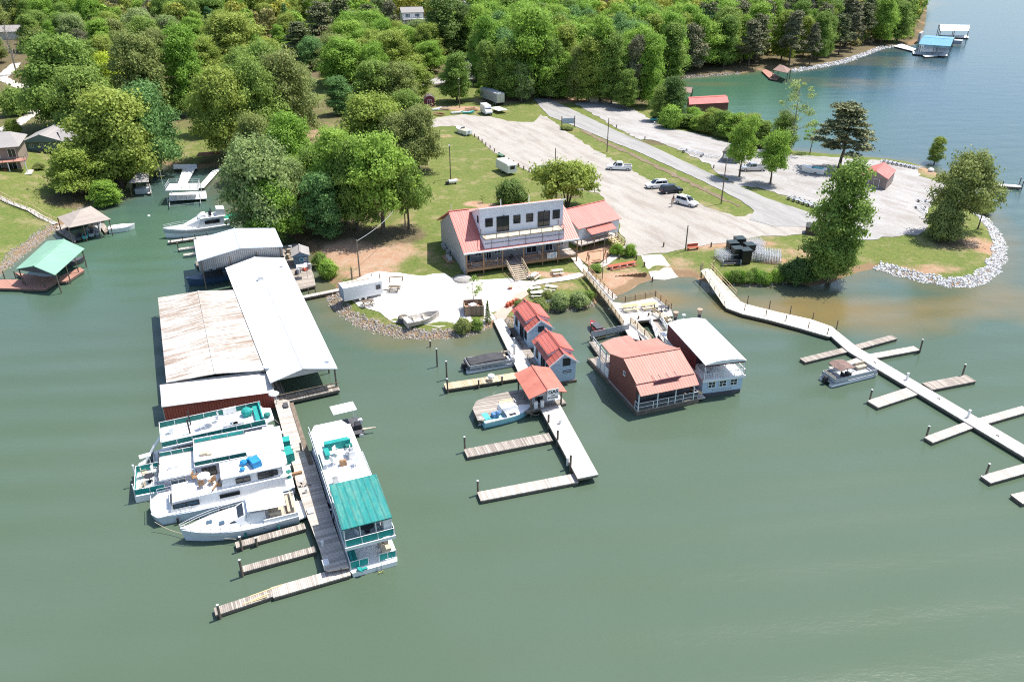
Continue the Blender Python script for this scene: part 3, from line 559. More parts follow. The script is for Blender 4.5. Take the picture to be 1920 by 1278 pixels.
def woods(poly_px, gap, hr, mix, label, group, seed=1, maxn=120, mass=False, where=None):
    poly = [tuple(G(x, y))[:2] for x, y in poly_px]; xs = [p[0] for p in poly]; ys = [p[1] for p in poly]; r = random.Random(seed); n = 0
    y = min(ys)
    while y < max(ys):
        x = min(xs)+r.uniform(0, gap)
        while x < max(xs):
            a, b = x+r.uniform(-.35, .35)*gap, y+r.uniform(-.35, .35)*gap; x += gap
            if not inpoly(a, b, poly) or hz(a, b) < 0.7 or clear(a, b, hz(a, b)): continue
            q = r.random()*sum(m[2] for m in mix); i = 0
            while q > mix[i][2]: q -= mix[i][2]; i += 1
            h = r.uniform(*hr); wd = h*{'round': 0.86, 'tall': 0.58, 'pine': 0.52, 'spruce': 0.42, 'bare': 0.5, 'sparse': 0.6}[mix[i][0]]*r.uniform(0.85, 1.25)
            if mass or n >= maxn: mass_tree(a, b, hz(a, b), h, wd, mix[i][0], r, HUES[mix[i][1]]); continue
            nm = {'bright': 'bright green', 'oak': 'yellow green', 'mid': 'mid green', 'olive': 'olive brown', 'dark': 'dark green', 'pine': 'dusky green pine', 'brown': 'brownish pine', 'grey': 'pale grey green', 'blue': 'blue green', 'lime': 'lime'}[mix[i][1]]
            u = (a-min(xs))/(max(xs)-min(xs)); v = (b-min(ys))/(max(ys)-min(ys)); wh = ['left','middle','right'][min(2, int(u*3))]; wv_ = ['front','middle','back'][min(2, int(v*3))]; sz = ['low','tall'][h > (hr[0]+hr[1])/2]
            plant(mix[i][0], mix[i][1], gpt(a, b), h, wd, '%s %s %s, %s part, %s rows' % (sz, nm, label, wh, wv_), group='%s %s %s, %s %s' % (sz, nm, group, wh, wv_)); n += 1
        y += gap*0.9
    return n
A = [('round','bright',2.4),('round','mid',1.8),('round','oak',2.8),('round','olive',1.4),('tall','bright',1.4),('tall','mid',.8),('round','grey',.9),('spruce','blue',.3),('pine','pine',.4),('tall','brown',.2)]
woods([(-60,62),(60,36),(300,46),(560,30),(600,12),(700,8),(860,-20),(860,-60),(-60,-60)], 9.5, (10,15), A, '', '', seed=3, mass=True)
woods([(-60,100),(60,70),(300,80),(560,60),(640,40),(600,12),(560,30),(300,46),(60,36),(-60,62)], 11.0, (11,16), A, 'tree in the upper left woods', 'trees of the upper left woods', seed=13, maxn=60)
woods([(60,175),(130,150),(250,120),(380,110),(560,105),(600,120),(560,60),(300,60),(60,70),(-20,120)], 12, (9,14), A, 'tree in the left middle woods', 'trees of the left middle woods', seed=4, maxn=34)
woods([(620,170),(780,150),(790,130),(862,90),(862,20),(640,30)], 10.5, (11,16), A, 'tree in the centre woods', 'trees of the centre woods', seed=9, maxn=26)
B = [('tall','bright',3.6),('tall','mid',2.4),('tall','oak',1.6),('round','bright',1.8),('tall','brown',.7),('tall','blue',1.0),('pine','brown',.3)]
woods([(895,176),(1232,188),(1262,142),(1330,130),(1400,116),(1400,60),(1290,52),(1090,50),(890,50)], 9.5, (16,21), B, 'tree in the dense woods behind the lots', 'trees of the dense woods behind the lots', seed=5, maxn=90)
woods([(890,50),(1090,50),(1290,52),(1400,60),(1400,20),(1300,-10),(1180,-40),(890,-50)], 9.5, (17,22), B, '', '', seed=15, mass=True)
D = [('pine','brown',1.8),('tall','bright',2.8),('tall','mid',2),('pine','pine',1.6),('tall','brown',.7),('tall','oak',1.2)]
woods([(1285,138),(1340,138),(1430,126),(1490,128),(1540,120),(1600,104),(1648,86),(1715,76),(1722,40),(1420,45),(1290,90)], 10.5, (15,21), D, 'tree on the far wooded point', 'trees of the far wooded point', seed=6, maxn=62)
woods([(1290,60),(1420,45),(1722,44),(1735,0),(1700,-40),(1420,-50),(1290,-20)], 10.5, (16,21), D, '', '', seed=16, mass=True)
ru = random.Random(77)                          # undergrowth filling the ground between the trunks
def under(poly_px, gap, h0, h1, hues):
    poly = [tuple(G(x, y))[:2] for x, y in poly_px]; xs = [p[0] for p in poly]; ys = [p[1] for p in poly]; y = min(ys)
    while y < max(ys):
        x = min(xs)
        while x < max(xs):
            a, b = x+ru.uniform(-.5, .5)*gap, y+ru.uniform(-.5, .5)*gap; x += gap
            if inpoly(a, b, poly) and hz(a, b) > 0.7 and not clear(a, b, hz(a, b)) and ru.random() < .8:
                h = ru.uniform(h0, h1); MASS_L.append((a, b, hz(a, b)+h*.35, h*.62, .75)); MASS_H.append(ru.choice(hues))
        y += gap
    return
under([(-60,100),(60,90),(300,95),(560,100),(600,60),(640,120),(780,140),(862,100),(862,-30),(-60,-30)], 4.6, 1.5, 4.5, [.05,.05,.2,.2,.35,.5,.95])
under([(895,180),(1000,183),(1110,190),(1232,190),(1258,160),(1240,140),(890,140)], 3.2, 1.2, 3.4, [.2,.35,.35,.5]); under([(890,140),(1240,140),(1400,118),(1722,76),(1722,10),(890,10)], 6.5, 2, 5, [.2,.35,.5,.65])
def build_mass():
    r = np.random.RandomState(4); P_, N_, T_, H_ = [], [], [], []
    for (x, y, z, rad, sq), hu in zip(MASS_L, MASS_H):
        n = int(26+9*rad*rad); d = r.normal(size=(n, 3)); d /= np.linalg.norm(d, axis=1)[:, None]; d[:, 2] = np.abs(d[:, 2])*np.where(r.rand(n) < .8, 1, -1)
        P_.append(d*(rad*(.85+.3*r.rand(n)))[:, None]*np.array([1, 1, sq])+np.array([x, y, z])); N_.append(d*.7+r.normal(size=(n, 3))*.25); T_.append(np.clip(r.rand()*.6+.4*r.rand(n), 0, 1)); H_.append(np.full(n, hu))
    p = np.concatenate(P_); nn = np.concatenate(N_); nn /= np.linalg.norm(nn, axis=1)[:, None]; tt = np.concatenate(T_); hh = np.concatenate(H_); n = len(p)
    a = np.cross(nn, r.normal(size=(n, 3))); a /= np.linalg.norm(a, axis=1)[:, None]; b = np.cross(nn, a); s = .95*(.55+.9*r.rand(n))[:, None]; a = a*s*.5; b = b*s*.4
    co = np.stack([p-a-b*.5, p+a*.2-b, p+a+b*.4, p-a*.3+b], 1).reshape(-1, 3); me = bpy.data.meshes.new('canopy'); me.vertices.add(4*n); me.vertices.foreach_set('co', co.astype(np.float32).ravel())
    me.loops.add(4*n); me.loops.foreach_set('vertex_index', np.arange(4*n, dtype=np.int32)); me.polygons.add(n); me.polygons.foreach_set('loop_start', (np.arange(n)*4).astype(np.int32)); me.update(calc_edges=True)
    for nm, v in (('tint', tt), ('hue', hh)): at = me.attributes.new(nm, 'FLOAT', 'POINT'); at.data.foreach_set('value', np.repeat(v, 4).astype(np.float32))
    t = NT('distant_leaves'); rp = t.n.new('ShaderNodeValToRGB'); rp.color_ramp.interpolation = 'CONSTANT'; t.lk(t.attr('hue'), rp.inputs[0]); el = rp.color_ramp.elements
    cs = [(0,(0.381,0.385,0.078)),(.15,(0.246,0.396,0.062)),(.28,(0.179,0.275,0.067)),(.45,(0.291,0.275,0.112)),(.6,(0.190,0.160,0.112)),(.75,(0.123,0.253,0.123)),(.9,(0.302,0.374,0.190))]
    while len(el) < len(cs): el.new(.99)
    for e, (q, c) in zip(el, cs): e.position = q; e.color = (*c, 1)
    col = t.mix(1.0, rp.outputs[0], t.mix(t.attr('tint'), (.74,.78,.68), (1.38,1.32,1.18)), 'MULTIPLY'); t.done(col, .65, 0, .2)
    tr = t.n.new('ShaderNodeBsdfTranslucent'); t.lk(col, tr.inputs[0]); ms = t.n.new('ShaderNodeMixShader'); ms.inputs[0].default_value = .33; t.lk(t.b.outputs[0], ms.inputs[1]); t.lk(tr.outputs[0], ms.inputs[2]); t.lk(ms.outputs[0], t.n['Material Output'].inputs[0])
    me.materials.append(t.m); o = bpy.data.objects.new('far_woods', me); COL.objects.link(o); tag(o, 'closed canopy of the far woods and the undergrowth between the trunks', 'woods', kind='stuff'); print('mass leaves', n)
build_mass()
print('trees', len([o for o in bpy.data.objects if o.name.startswith('trunk')]))

# ---------------------------------------------------------------- rocks along the water (nobody could count them)
def rock_mat(name, c, c2):
    t = NT(name); g = t.n.new('ShaderNodeNewGeometry'); rd = g.outputs['Random Per Island']; col = t.mix(t.ramp(rd, .45, 1.0), c, c2); col = t.mix(t.math('MULTIPLY', t.math('FRACT', t.math('MULTIPLY', rd, 7.3)), .5), col, sc3(c, .5)); return t.done(col, .9, 0, .2)
ROCK = rock_mat('riprap_stone', (.40,.37,.33), (.33,.24,.16)); ROCKW = rock_mat('pale_riprap_stone', (.68,.68,.68), (.54,.51,.47))
def riprap(px, wdt, dens, rs, mat, label, seed):
    r = random.Random(seed); b = MB(); pts = [P(x, y) for x, y in px]
    for i in range(len(pts)-1):
        a, c = pts[i], pts[i+1]; d = c-a; L = d.length; nrm = Vector((-d.y, d.x, 0)).normalized()
        if hz(*(a+d*0.5+nrm*2)[:2]) < hz(*(a+d*0.5-nrm*2)[:2]): nrm = -nrm
        for k in range(int(L*wdt*dens)):
            t = r.random(); o = r.uniform(-0.25, 1)*wdt; q = a+d*t+nrm*(o+0.25*math.sin((t*L+i*7)*0.9)); s = rs*r.uniform(0.55, 1.5); z = hz(q.x, q.y)+s*0.12
            v = [Vector((math.cos(j*1.257+r.uniform(-.3, .3))*s*r.uniform(.7, 1.1), math.sin(j*1.257+r.uniform(-.3, .3))*s*r.uniform(.6, 1), -s*0.4)) for j in range(5)]
            u = [Vector((p.x*0.62+r.uniform(-.15, .15)*s, p.y*0.62+r.uniform(-.15, .15)*s, s*r.uniform(.25, .7))) for p in v]
            v = [Vector((q.x, q.y, z))+p for p in v]; u = [Vector((q.x, q.y, z))+p for p in u]; b.loft([v, u], True)
    o = b.build('riprap', mat); tag(o, label, kind='stuff', cat='rocks')
riprap([(1638,503),(1680,516),(1730,528),(1780,537),(1820,538),(1850,528),(1872,508),(1884,482),(1882,455),(1868,430),(1848,410),(1826,392),(1808,374)], 2.1, 24, 0.21, ROCKW, 'band of pale broken rock round the point', 1)
riprap([(612,556),(622,575),(645,596),(672,612),(705,624),(745,632),(800,637),(850,634),(890,626),(920,613)], 1.9, 24, 0.17, ROCK, 'band of rock below the white stone terrace', 2)
riprap([(952,612),(975,604),(1000,590),(1040,584),(1080,580),(1118,574)], 1.7, 22, 0.17, ROCK, 'rocks below the shrubs beside the gangway', 3)
riprap([(-60,548),(0,516),(45,478),(92,442),(118,424)], 2.2, 22, 0.15, ROCK, 'grey stone band along the left lawn', 4)
riprap([(150,405),(185,386),(215,373),(232,358)], 1.8, 20, 0.16, ROCK, 'stone band at the cove mouth under the oaks', 5)
riprap([(1262,149),(1330,144),(1390,139)], 2.2, 5, 0.36, ROCK, 'rock band on the far side of the little bay', 6)
riprap([(1490,135),(1540,127),(1585,118),(1625,104),(1658,91),(1690,87)], 2.6, 5, 0.4, ROCKW, 'pale rock band along the far wooded point', 7)
riprap([(1362,533),(1400,539),(1440,537),(1480,531)], 0.7, 5, 0.18, ROCK, 'stones under the hedge beside the brown shallows', 8)
# ---------------------------------------------------------------- materials for built things
WHITE = paint('white_paint', (0.78,0.78,0.77), 0.45, 0.05, 1.0, dirt=0.12); GEL = paint('boat_gelcoat', (0.80,0.80,0.79), 0.25, 0.04, 0.8, dirt=0.08)
PW = paint('pale_blue_white_siding', (0.66,0.70,0.76), 0.6, 0.05, 1.0); GRAYW = paint('grey_siding', (0.42,0.44,0.46), 0.6, 0.08, 1.0, dirt=0.2)
TRIM = paint('white_trim', (0.8,0.8,0.8), 0.5, 0.04); BLK = paint('black_trim', (0.03,0.03,0.035), 0.5, 0.2, 3); DGR = paint('dark_grey', (0.09,0.09,0.10), 0.6, 0.3, 2)
STEEL = paint('galvanised_steel', (0.55,0.56,0.58), 0.35, 0.12, 3, metal=0.6); ALU = paint('aluminium_rail', (0.72,0.73,0.75), 0.35, 0.06, 3, metal=0.3)
TEAL = paint('teal_canvas', (0.015,0.30,0.27), 0.7, 0.2, 1.5, dirt=0.1); TEALD = paint('dark_teal_canvas', (0.02,0.17,0.15), 0.75, 0.25, 1.5); BLUE = paint('blue_tarp', (0.02,0.24,0.52), 0.6, 0.2, 2)
MAR = paint('maroon_canvas', (0.13,0.025,0.03), 0.7, 0.3, 2); BLKC = paint('charcoal_canvas', (0.06,0.06,0.065), 0.8, 0.3, 1.5); BRNC = paint('brown_canvas', (0.20,0.13,0.11), 0.8, 0.3, 2)
TAN = paint('tan_cushion', (0.50,0.42,0.32), 0.7, 0.15, 3); RUBB = paint('black_rubber', (0.02,0.02,0.02), 0.8, 0.2, 4); FLESH = paint('skin', (0.45,0.27,0.19), 0.6, 0.05)
GLS = glass('window_glass'); GLB = glass('blue_window_glass', (0.06,0.10,0.14), 0.1)
WDN = paint('new_pine', (0.62,0.48,0.26), 0.8, 0.15, 3); WDP = paint('weathered_post', (0.20,0.155,0.115), 0.9, 0.35, 3); WDB = paint('stained_deck_wood', (0.33,0.20,0.11), 0.8, 0.25, 3)
PILE = paint('old_piling', (0.16,0.13,0.10), 0.9, 0.35, 2.5); REDW = paint('red_bench_paint', (0.46,0.10,0.05), 0.6, 0.2, 3)
PLX = planks('weathered_planks_across', (0.60,0.54,0.48), 0, 0.16); PLY = planks('weathered_planks_along', (0.60,0.55,0.50), 1, 0.16)
PLP = planks('pale_planks', (0.62,0.59,0.545), 0, 0.16, 0.22, 0.6, 0.38); PLPY = planks('pale_planks_y', (0.62,0.59,0.545), 1, 0.16, 0.22, 0.6, 0.38)
PLR = planks('red_brown_decking', (0.42,0.22,0.17), 0, 0.15, 0.15, 0.5, 0.15); PLN = planks('new_patch_planks', (0.62,0.50,0.33), 0, 0.3, 0.35, 0.4, 0.4)
PLO = planks('old_grey_planks', (0.44,0.39,0.34), 0, 0.17, 0.45, 0.25, 0.8)
RRED = ribbed('red_metal_roof', (0.53,0.150,0.120), 0, 0.40, 0.5, 0.45, line=0.86); RREDB = ribbed('bright_red_metal_roof', (0.50,0.12,0.085), 0, 0.45, 0.5, 0.4)
RSAL = ribbed('faded_red_metal_roof', (0.49,0.215,0.165), 0, 0.36, 0.5, 0.6, var=0.12, line=0.80); RWHT = ribbed('white_metal_roof', (0.80,0.81,0.82), 1, 0.9, 0.25, 0.4, var=0.02, line=0.97)
RBLU = ribbed('pale_blue_metal_roof', (0.58,0.66,0.76), 1, 0.6, 0.3, 0.35, var=0.06, line=0.9); RRUST = ribbed('rusty_white_metal_roof', (0.57,0.545,0.50), 1, 0.75, 0.4, 0.6, rust=1.0, rc=(0.24,0.17,0.12), line=0.75)
RGRY = ribbed('grey_white_metal_roof', (0.60,0.57,0.54), 1, 0.3, 0.4, 0.5, line=0.85); CWALL = ribbed('corrugated_grey_wall', (0.34,0.335,0.33), 0, 0.3, 0.9, 0.4, line=0.6); CRED = ribbed('corrugated_red_wall', (0.46,0.08,0.05), 0, 0.3, 0.9, 0.5, line=0.6)
RGRN = ribbed('green_metal_roof', (0.22,0.42,0.30), 1, 0.45, 0.4, 0.4, line=0.88); RTEAL = ribbed('teal_metal_roof', (0.012,0.22,0.20), 0, 0.62, 0.3, 0.45, rust=0.30, rc=(0.16,0.30,0.20), line=0.7); RBLUE = ribbed('blue_metal_roof', (0.10,0.30,0.48), 0, 0.6, 0.4, 0.4)
def shingle_mat(name, c):
    t = NT(name); x = t.xyz(); q = t.math('FLOOR', t.math('MULTIPLY', x[2], 5)); col = t.mix(t.noise(3, 5, 0.8), sc3(c, 0.7), sc3(c, 1.25)); col = t.mix(t.math('MULTIPLY', t.white(q), 0.25), col, sc3(c, 0.6)); return t.done(col, 0.9, 0, 0.15)
SHG = shingle_mat('grey_shingles', (0.33,0.31,0.30)); SHT = shingle_mat('taupe_shingles', (0.38,0.33,0.29)); SHD = shingle_mat('dark_shingles', (0.16,0.14,0.13))
def lap(name, c): 
    t = NT(name); fr = t.math('FRACT', t.math('DIVIDE', t.xyz()[2], 0.22)); col = t.mix(t.ramp(fr, 0.8, 0.95), c, sc3(c, 0.6)); return t.done(t.mix(t.math('MULTIPLY', t.noise(0.8), 0.2), col, sc3(c, 0.8)), 0.6, 0, 0.3)
LAPW = lap('white_lap_siding', (0.70,0.72,0.75)); LAPG = lap('grey_lap_siding', (0.36,0.36,0.36)); LAPB = lap('blue_lap_siding', (0.16,0.24,0.30)); LAPT = lap('teal_grey_siding', (0.16,0.22,0.22)); LAPS = lap('sky_siding', (0.52,0.64,0.76))

def gable(fr, A, B, Cc, D, rise, roof, wall=None, th=0.1, over=0.0, name='roof', wmat2=None, walls_to=None, endwalls=True):
    # A,B,C,D eave corners (local), ridge runs from the middle of AB to the middle of CD
    A, B, Cc, D = map(Vector, (A, B, Cc, D)); E = (A+B)/2+Vector((0,0,rise)); F = (Cc+D)/2+Vector((0,0,rise)); e = (F-E).normalized()*over
    def lo(a, r): return a+(a-r)*(over/max((a-r).length, .1))
    m = MB(); m.slab([lo(A,E)-e, E-e, F+e, lo(D,F)+e], th); m.slab([E-e, lo(B,E)-e, lo(Cc,F)+e, F+e], th)
    m.bar(E-e+Vector((0,0,.03)), F+e+Vector((0,0,.03)), 0.22, 0.08); r = m.build(name, roof, fr)
    if wall and endwalls:
        for a, b, c in ((A, B, E), (Cc, D, F)):
            z = -th*1.2; MB().slab([a+Vector((0,0,z)), b+Vector((0,0,z)), c+Vector((0,0,z))], 0.08).build('gable_wall', wall, fr)
    if walls_to is not None:
        q = [A, B, Cc, D]
        for i in range(4):
            a, b = q[i], q[(i+1) % 4]; d = Vector((0,0,-th)); MB().slab([(a.x,a.y,walls_to), (b.x,b.y,walls_to), b+d, a+d], 0.1).build('wall', (wmat2 if (wmat2 and i % 2) else wall), fr)
    return r
def window(fr, a, b, s, w, z0, z1, fm=None, gm=None, out=0.06, mull=1, name='window', hm=0):
    # on the wall from a to b (outside on the right-hand side), s metres along, w wide
    fm = fm or TRIM; gm = gm or GLS
    a = Vector((a[0], a[1], 0)); b = Vector((b[0], b[1], 0)); d = (b-a).normalized(); n = Vector((d.y, -d.x, 0)); f = 0.07
    def pt(t, z, o): return a+d*t+n*o+Vector((0,0,z))
    m = MB()
    for (t0, t1, y0, y1) in ((s, s+w, z0, z0+f), (s, s+w, z1-f, z1), (s, s+f, z0+f, z1-f), (s+w-f, s+w, z0+f, z1-f)):
        c = pt((t0+t1)/2, (y0+y1)/2, out/2+0.02); m.cbox(c, (t1-t0, out, y1-y0), math.atan2(d.y, d.x))
    for k in range(mull): m.cbox(pt(s+w*(k+1)/(mull+1), (z0+z1)/2, out/2+0.02), (0.05, out*0.8, z1-z0-2*f), math.atan2(d.y, d.x))
    for k in range(hm): m.cbox(pt(s+w/2, z0+(z1-z0)*(k+1)/(hm+1), out/2+0.02), (w-2*f, out*0.7, 0.05), math.atan2(d.y, d.x))
    o = m.build(name, fm, fr); MB().cbox(pt(s+w/2, (z0+z1)/2, out*0.25), (w-2*f, 0.02, z1-z0-2*f), math.atan2(d.y, d.x)).build('pane', gm, o); return o
def railing(fr, pts, h, mat, posts=1.8, r=0.045, rails=(1.0, 0.5), name='railing', bal=0, infill=None):
    m = MB()
    for i in range(len(pts)-1):
        a, b = Vector(pts[i]), Vector(pts[i+1]); L = (b-a).length; n = max(1, round(L/posts)); up = Vector((0,0,h))
        for k in range(n+1): q = a.lerp(b, k/n); m.cbox(q+up/2, (r*2, r*2, h))
        for z in rails: m.bar(a+up*z, b+up*z, r*1.6, r*1.4)
        if bal:
            for k in range(int(L/bal)): q = a.lerp(b, (k+.5)*bal/L); m.cbox(q+up*0.5, (0.03, 0.03, h*0.95))
    o = m.build(name, mat, fr)
    if infill:
        f = MB()
        for i in range(len(pts)-1):
            a, b = Vector(pts[i]), Vector(pts[i+1]); f.slab([a+Vector((0,0,.08)), b+Vector((0,0,.08)), b+Vector((0,0,h*0.9)), a+Vector((0,0,h*0.9))], 0.02)
        f.build('rail_panel', infill, o)
    return o
def post(fr, x, y, z0, z1, mat=None, w=0.14, name='post', rnd=False):
    m = MB(); (m.tube((x,y,z0),(x,y,z1),w*0.6,n=9) if rnd else m.box(x-w/2,x+w/2,y-w/2,y+w/2,z0,z1)); return m.build(name, mat or WDP, fr)
def piling(fr, x, y, top, r=0.13, mat=None, cap=True, lean=0.0):
    m = MB(); m.tube((x,y,-1.2),(x+lean,y,top),r,n=9); o = m.build('piling', mat or PILE, fr)
    if cap: MB().tube((x+lean,y,top),(x+lean,y,top+0.06),r*1.06,n=9).build('cap', ALU, o)
    return o
def stairs(fr, x0, x1, y0, y1, z0, z1, mat, n, axis='y', name='stairs', railm=None, rail_h=0.9):
    # from (y0,z0) low to (y1,z1) high
    m = MB()
    for i in range(n):
        t = (i+0.5)/n; y = y0+(y1-y0)*t; z = z0+(z1-z0)*(i+1)/n; d = abs(y1-y0)/n*0.88
        m.box(x0, x1, y-d/2, y+d/2, z-0.06, z)
    for x in (x0+.04, x1-.04): m.bar((x,y0,z0-.05),(x,y1,z1-.12),0.06,0.24)
    o = m.build(name, mat, fr)
    if railm:
        r = MB()
        for x in (x0-.03, x1+.03):
            r.bar((x,y0,z0+rail_h),(x,y1,z1+rail_h),0.09,0.10); r.bar((x,y0,z0+rail_h*.5),(x,y1,z1+rail_h*.5),0.05,0.08)
            for k in range(4): t = k/3; r.box(x-.05,x+.05,y0+(y1-y0)*t-.05,y0+(y1-y0)*t+.05,z0+(z1-z0)*t-.1,z0+(z1-z0)*t+rail_h)
        r.build('handrail', railm, o)
    return o
def deckbox(fr, x0, x1, y0, y1, z, mat, name='deck', skirt=None, th=0.12):
    o = MB().box(x0,x1,y0,y1,z-th,z).build(name, mat, fr)
    if skirt: MB().box(x0+.05,x1-.05,y0+.05,y1-.05,z-th-0.28,z-th).build('float_frame', skirt, fr)
    return o
def polydeck(fr, pts, z, mat, name='deck', th=0.12, skirt=None):
    o = MB().prism([(p[0],p[1]) for p in pts], z-th, z).build(name, mat, fr)
    if skirt:
        c = sum((Vector((p[0],p[1])) for p in pts), Vector((0,0)))/len(pts)
        MB().prism([tuple(c+(Vector((p[0],p[1]))-c)*0.985) for p in pts], z-th-0.3, z-th).build('float_frame', skirt, fr)
    return o

# ================================================================ covered slips
def px4(fr, q): return [fr.p(*a) for a in q]
# grey shed with pale blue roof
f = Frame('boat_shed', P(371.5,489,0), R(24.7), 'large open grey boat shed with pale blue gabled metal roof', 'boat shed')
A,B,Cc,D = px4(f, [(371.5,489,5.0),(528.8,461.6,5.0),(514,428,5.0),(365,449.6,5.0)])
gable(f, A, B, Cc, D, 0.95, RBLU, CWALL, over=0.15)
for a, b in ((A,B),(B,Cc),(Cc,D),(D,A)):
    d = Vector((0,0,-.1)); lo = 1.7; MB().slab([a+d, b+d, b+Vector((0,0,-lo)), a+Vector((0,0,-lo))], 0.06).build('skirt_wall', CWALL if abs(a.x-b.x) > 3 else STEEL, f)
for a, b in ((A,B),(D,Cc)):
    for t_ in (0.03, 0.36, 0.68, 0.97): q = a.lerp(b, t_); post(f, q.x, q.y, -0.5, q.z-0.2, WDP, 0.18)
for t_ in (0.0, 0.35, 0.66, 0.96):
    q = A.lerp(B, t_); deckbox(f, q.x-0.1, q.x+0.9, -1.2, A.y+9.5, 0.5, PLO, 'finger_dock', WDP)
deckbox(f, A.x-1.6, A.x+1.0, 2.2, 3.0, 0.5, PLX, 'finger_dock'); deckbox(f, A.x-2.2, A.x+1.0, 5.4, 6.2, 0.5, PLX, 'finger_dock')
MB().box(A.x-2.3,A.x-2.1,6.0,6.2,-.6,1.6).build('post', WDP, f)
deckbox(f, A.x-3.6, A.x+3.6, 9.9, 10.9, 0.5, PLX, 'finger_dock', WDP)
for k in range(4): post(f, A.x-3.2+k*2.1, 10.0, -0.5, 1.4, WDP, 0.13)
# white roof
f = Frame('boat_shed', P(508,716,0), R(24.7), 'long boat shed with bright white low gabled metal roof', 'boat shed')
zw = 3.4; A, B, Cc, D = px4(f, [(508,716,zw),(631,690,zw),(532.5,483.5,zw),(423.6,502,zw)]); ws = A.y; ox = A.x
gable(f, A, B, Cc, D, 0.95, RWHT, None, over=0.1); up = Vector((0,0,.8)); dn = Vector((0,.3,-.15)); LN = Cc.y-B.y
MB().slab([A+dn, B+dn, (A+B)/2+up+Vector((0,.3,0))], 0.06).build('gable_wall', RGRY, f); MB().slab([D-Vector((0,.3,.15)), Cc-Vector((0,.3,.15)), (Cc+D)/2+up-Vector((0,.3,0))], 0.06).build('gable_wall', RGRY, f)
MB().slab([B+Vector((-.05,.3,-.12)), Cc+Vector((-.05,-.3,-.12)), Cc+Vector((-.05,-.3,-.6)), B+Vector((-.05,.3,-.6))], .05).build('skirt_wall', STEEL, f)
for k in range(9): q = B.lerp(Cc, .01+.98*k/8); post(f, q.x-.2, q.y, -0.6, zw-.1, WDP, 0.17); q = A.lerp(D, .01+.98*k/8); post(f, q.x+.2, q.y, -0.6, zw-.1, WDP, 0.17)
for k in range(6): y = A.y+.4+k*LN/6; deckbox(f, A.x+.3, B.x-.3, y, y+0.9, 0.5, PLO, 'finger_dock', WDP)
deckbox(f, A.x+.2, A.x+1.6, A.y+1.4, A.y+LN-.6, 0.49, PLO, 'walkway', WDP)
deckbox(f, A.x+.6, B.x, A.y-.55, A.y+.35, 0.62, PLO, 'front_dock', PILE); MB().bar((A.x+.5,A.y-.5,1.15),(B.x,A.y-.5,1.15),.1,.12).bar((A.x+.5,A.y-.5,1.7),(B.x,A.y-.5,1.7),.08,.1).build('crossbeam', WDP, f)
for px, py in ((617,677),(530,499)):
    q = f.p(px,py,zw+.3); x, y = q.x, q.y; m = MB(); m.tube((x,y,zw+.1),(x,y,zw+.7),0.05); m.ball((x,y+.1,zw+.8),.34,10,6,sz=.3); m.build('satellite_dish', ALU, f)
q0 = f.p(444,539,zw+.3); q1 = f.p(488,523,zw+.9); m = MB(); m.tube(q0,q1,.04); m.cbox(q1,(.8,.6,.4)); m.tube(q0,q0+Vector((0,0,.7)),.06); m.build('roof_vent', STEEL, f)
q = f.p(499,687,zw+.4); MB().ball(q,.5,12,6,sz=.35).tube(q-Vector((0,0,.6)),q,.05).build('satellite_dish', ALU, f)
# rusty roof
f = Frame('boat_shed', P(508,716,0), R(24.7), 'wide boat shed whose white metal roof is streaked with rust', 'boat shed')
zl, zr = 2.85, 3.2; A = f.p(312,717,zl); B = f.p(496,694,zr); Cc = f.p(449,543,zr); D = f.p(296,558,zl)
gable(f, A, B, Cc, D, 0.42, RRUST, None, over=0.0)
MB().slab([A+Vector((.05,.1,-.12)), B+Vector((0,.1,-.12)), B+Vector((0,.1,-.7)), A+Vector((.05,.1,-.7))], .06).build('skirt_wall', RGRY, f)
MB().slab([D+Vector((.15,0,-.12)), A+Vector((.15,0,-.12)), A+Vector((.15,0,-.9)), D+Vector((.15,0,-.9))], .06).build('skirt_wall', STEEL, f)
for k in range(7):
    q = A.lerp(D, k/6); post(f, q.x+.3, q.y, -.6, zl-.1, WDP, .17); q = B.lerp(Cc, k/6); post(f, q.x-.3, q.y, -.6, zr-.1, WDP, .17)
    if k < 6: q = A.lerp(D, (k+.5)/6); deckbox(f, q.x+.5, -0.6, q.y, q.y+.8, .5, PLO, 'finger_dock', WDP)
# red shed
f = Frame('boat_shed', P(508,716,0), R(24.7), 'red corrugated boat shed with flat grey white roof', 'boat shed')
A = f.p(304.6,761,2.35); B = f.p(512.8,734,2.35); Cc = f.p(506,699,3.0); D = f.p(300,721,2.75)
MB().slab([A+Vector((-.1,-.15,0)), B+Vector((.1,-.15,0)), Cc, D], .1).build('roof', RGRY, f); d = Vector((0,.1,-.11))
def skirt(a, b, z, mat, nm='wall'): return MB().slab([a, b, Vector((b.x,b.y,z)), Vector((a.x,a.y,z))], .08).build(nm, mat, f)
skirt(A+d, B+d, .05, CRED); skirt(B+d, Cc+d, .25, STEEL); skirt(D+d, A+d, .25, STEEL); MB().bar(A+Vector((0,-.12,-.1)), B+Vector((0,-.12,-.1)), .06, .14).build('eave_trim', paint('dark_red_trim', (.30,.05,.04)), f)
MB().box(A.x,B.x,A.y+.1,A.y+3.2,0,.25).build('float_frame', PILE, f)
m = MB(); m.tube((B.x+.1,B.y-.6,.5),(B.x+.1,B.y-.6,2.6),.05); m.ball((B.x-.1,B.y-1.0,2.65),.62,14,6,sz=.3); tag(m.build('satellite_dish', ALU), 'large white satellite dish on a pole at the corner of the red shed', 'satellite dish');
sd = [o for o in bpy.data.objects if o.get('category') == 'satellite dish'][-1]; sd.location = f.loc; sd.rotation_euler = (0,0,f.rz)
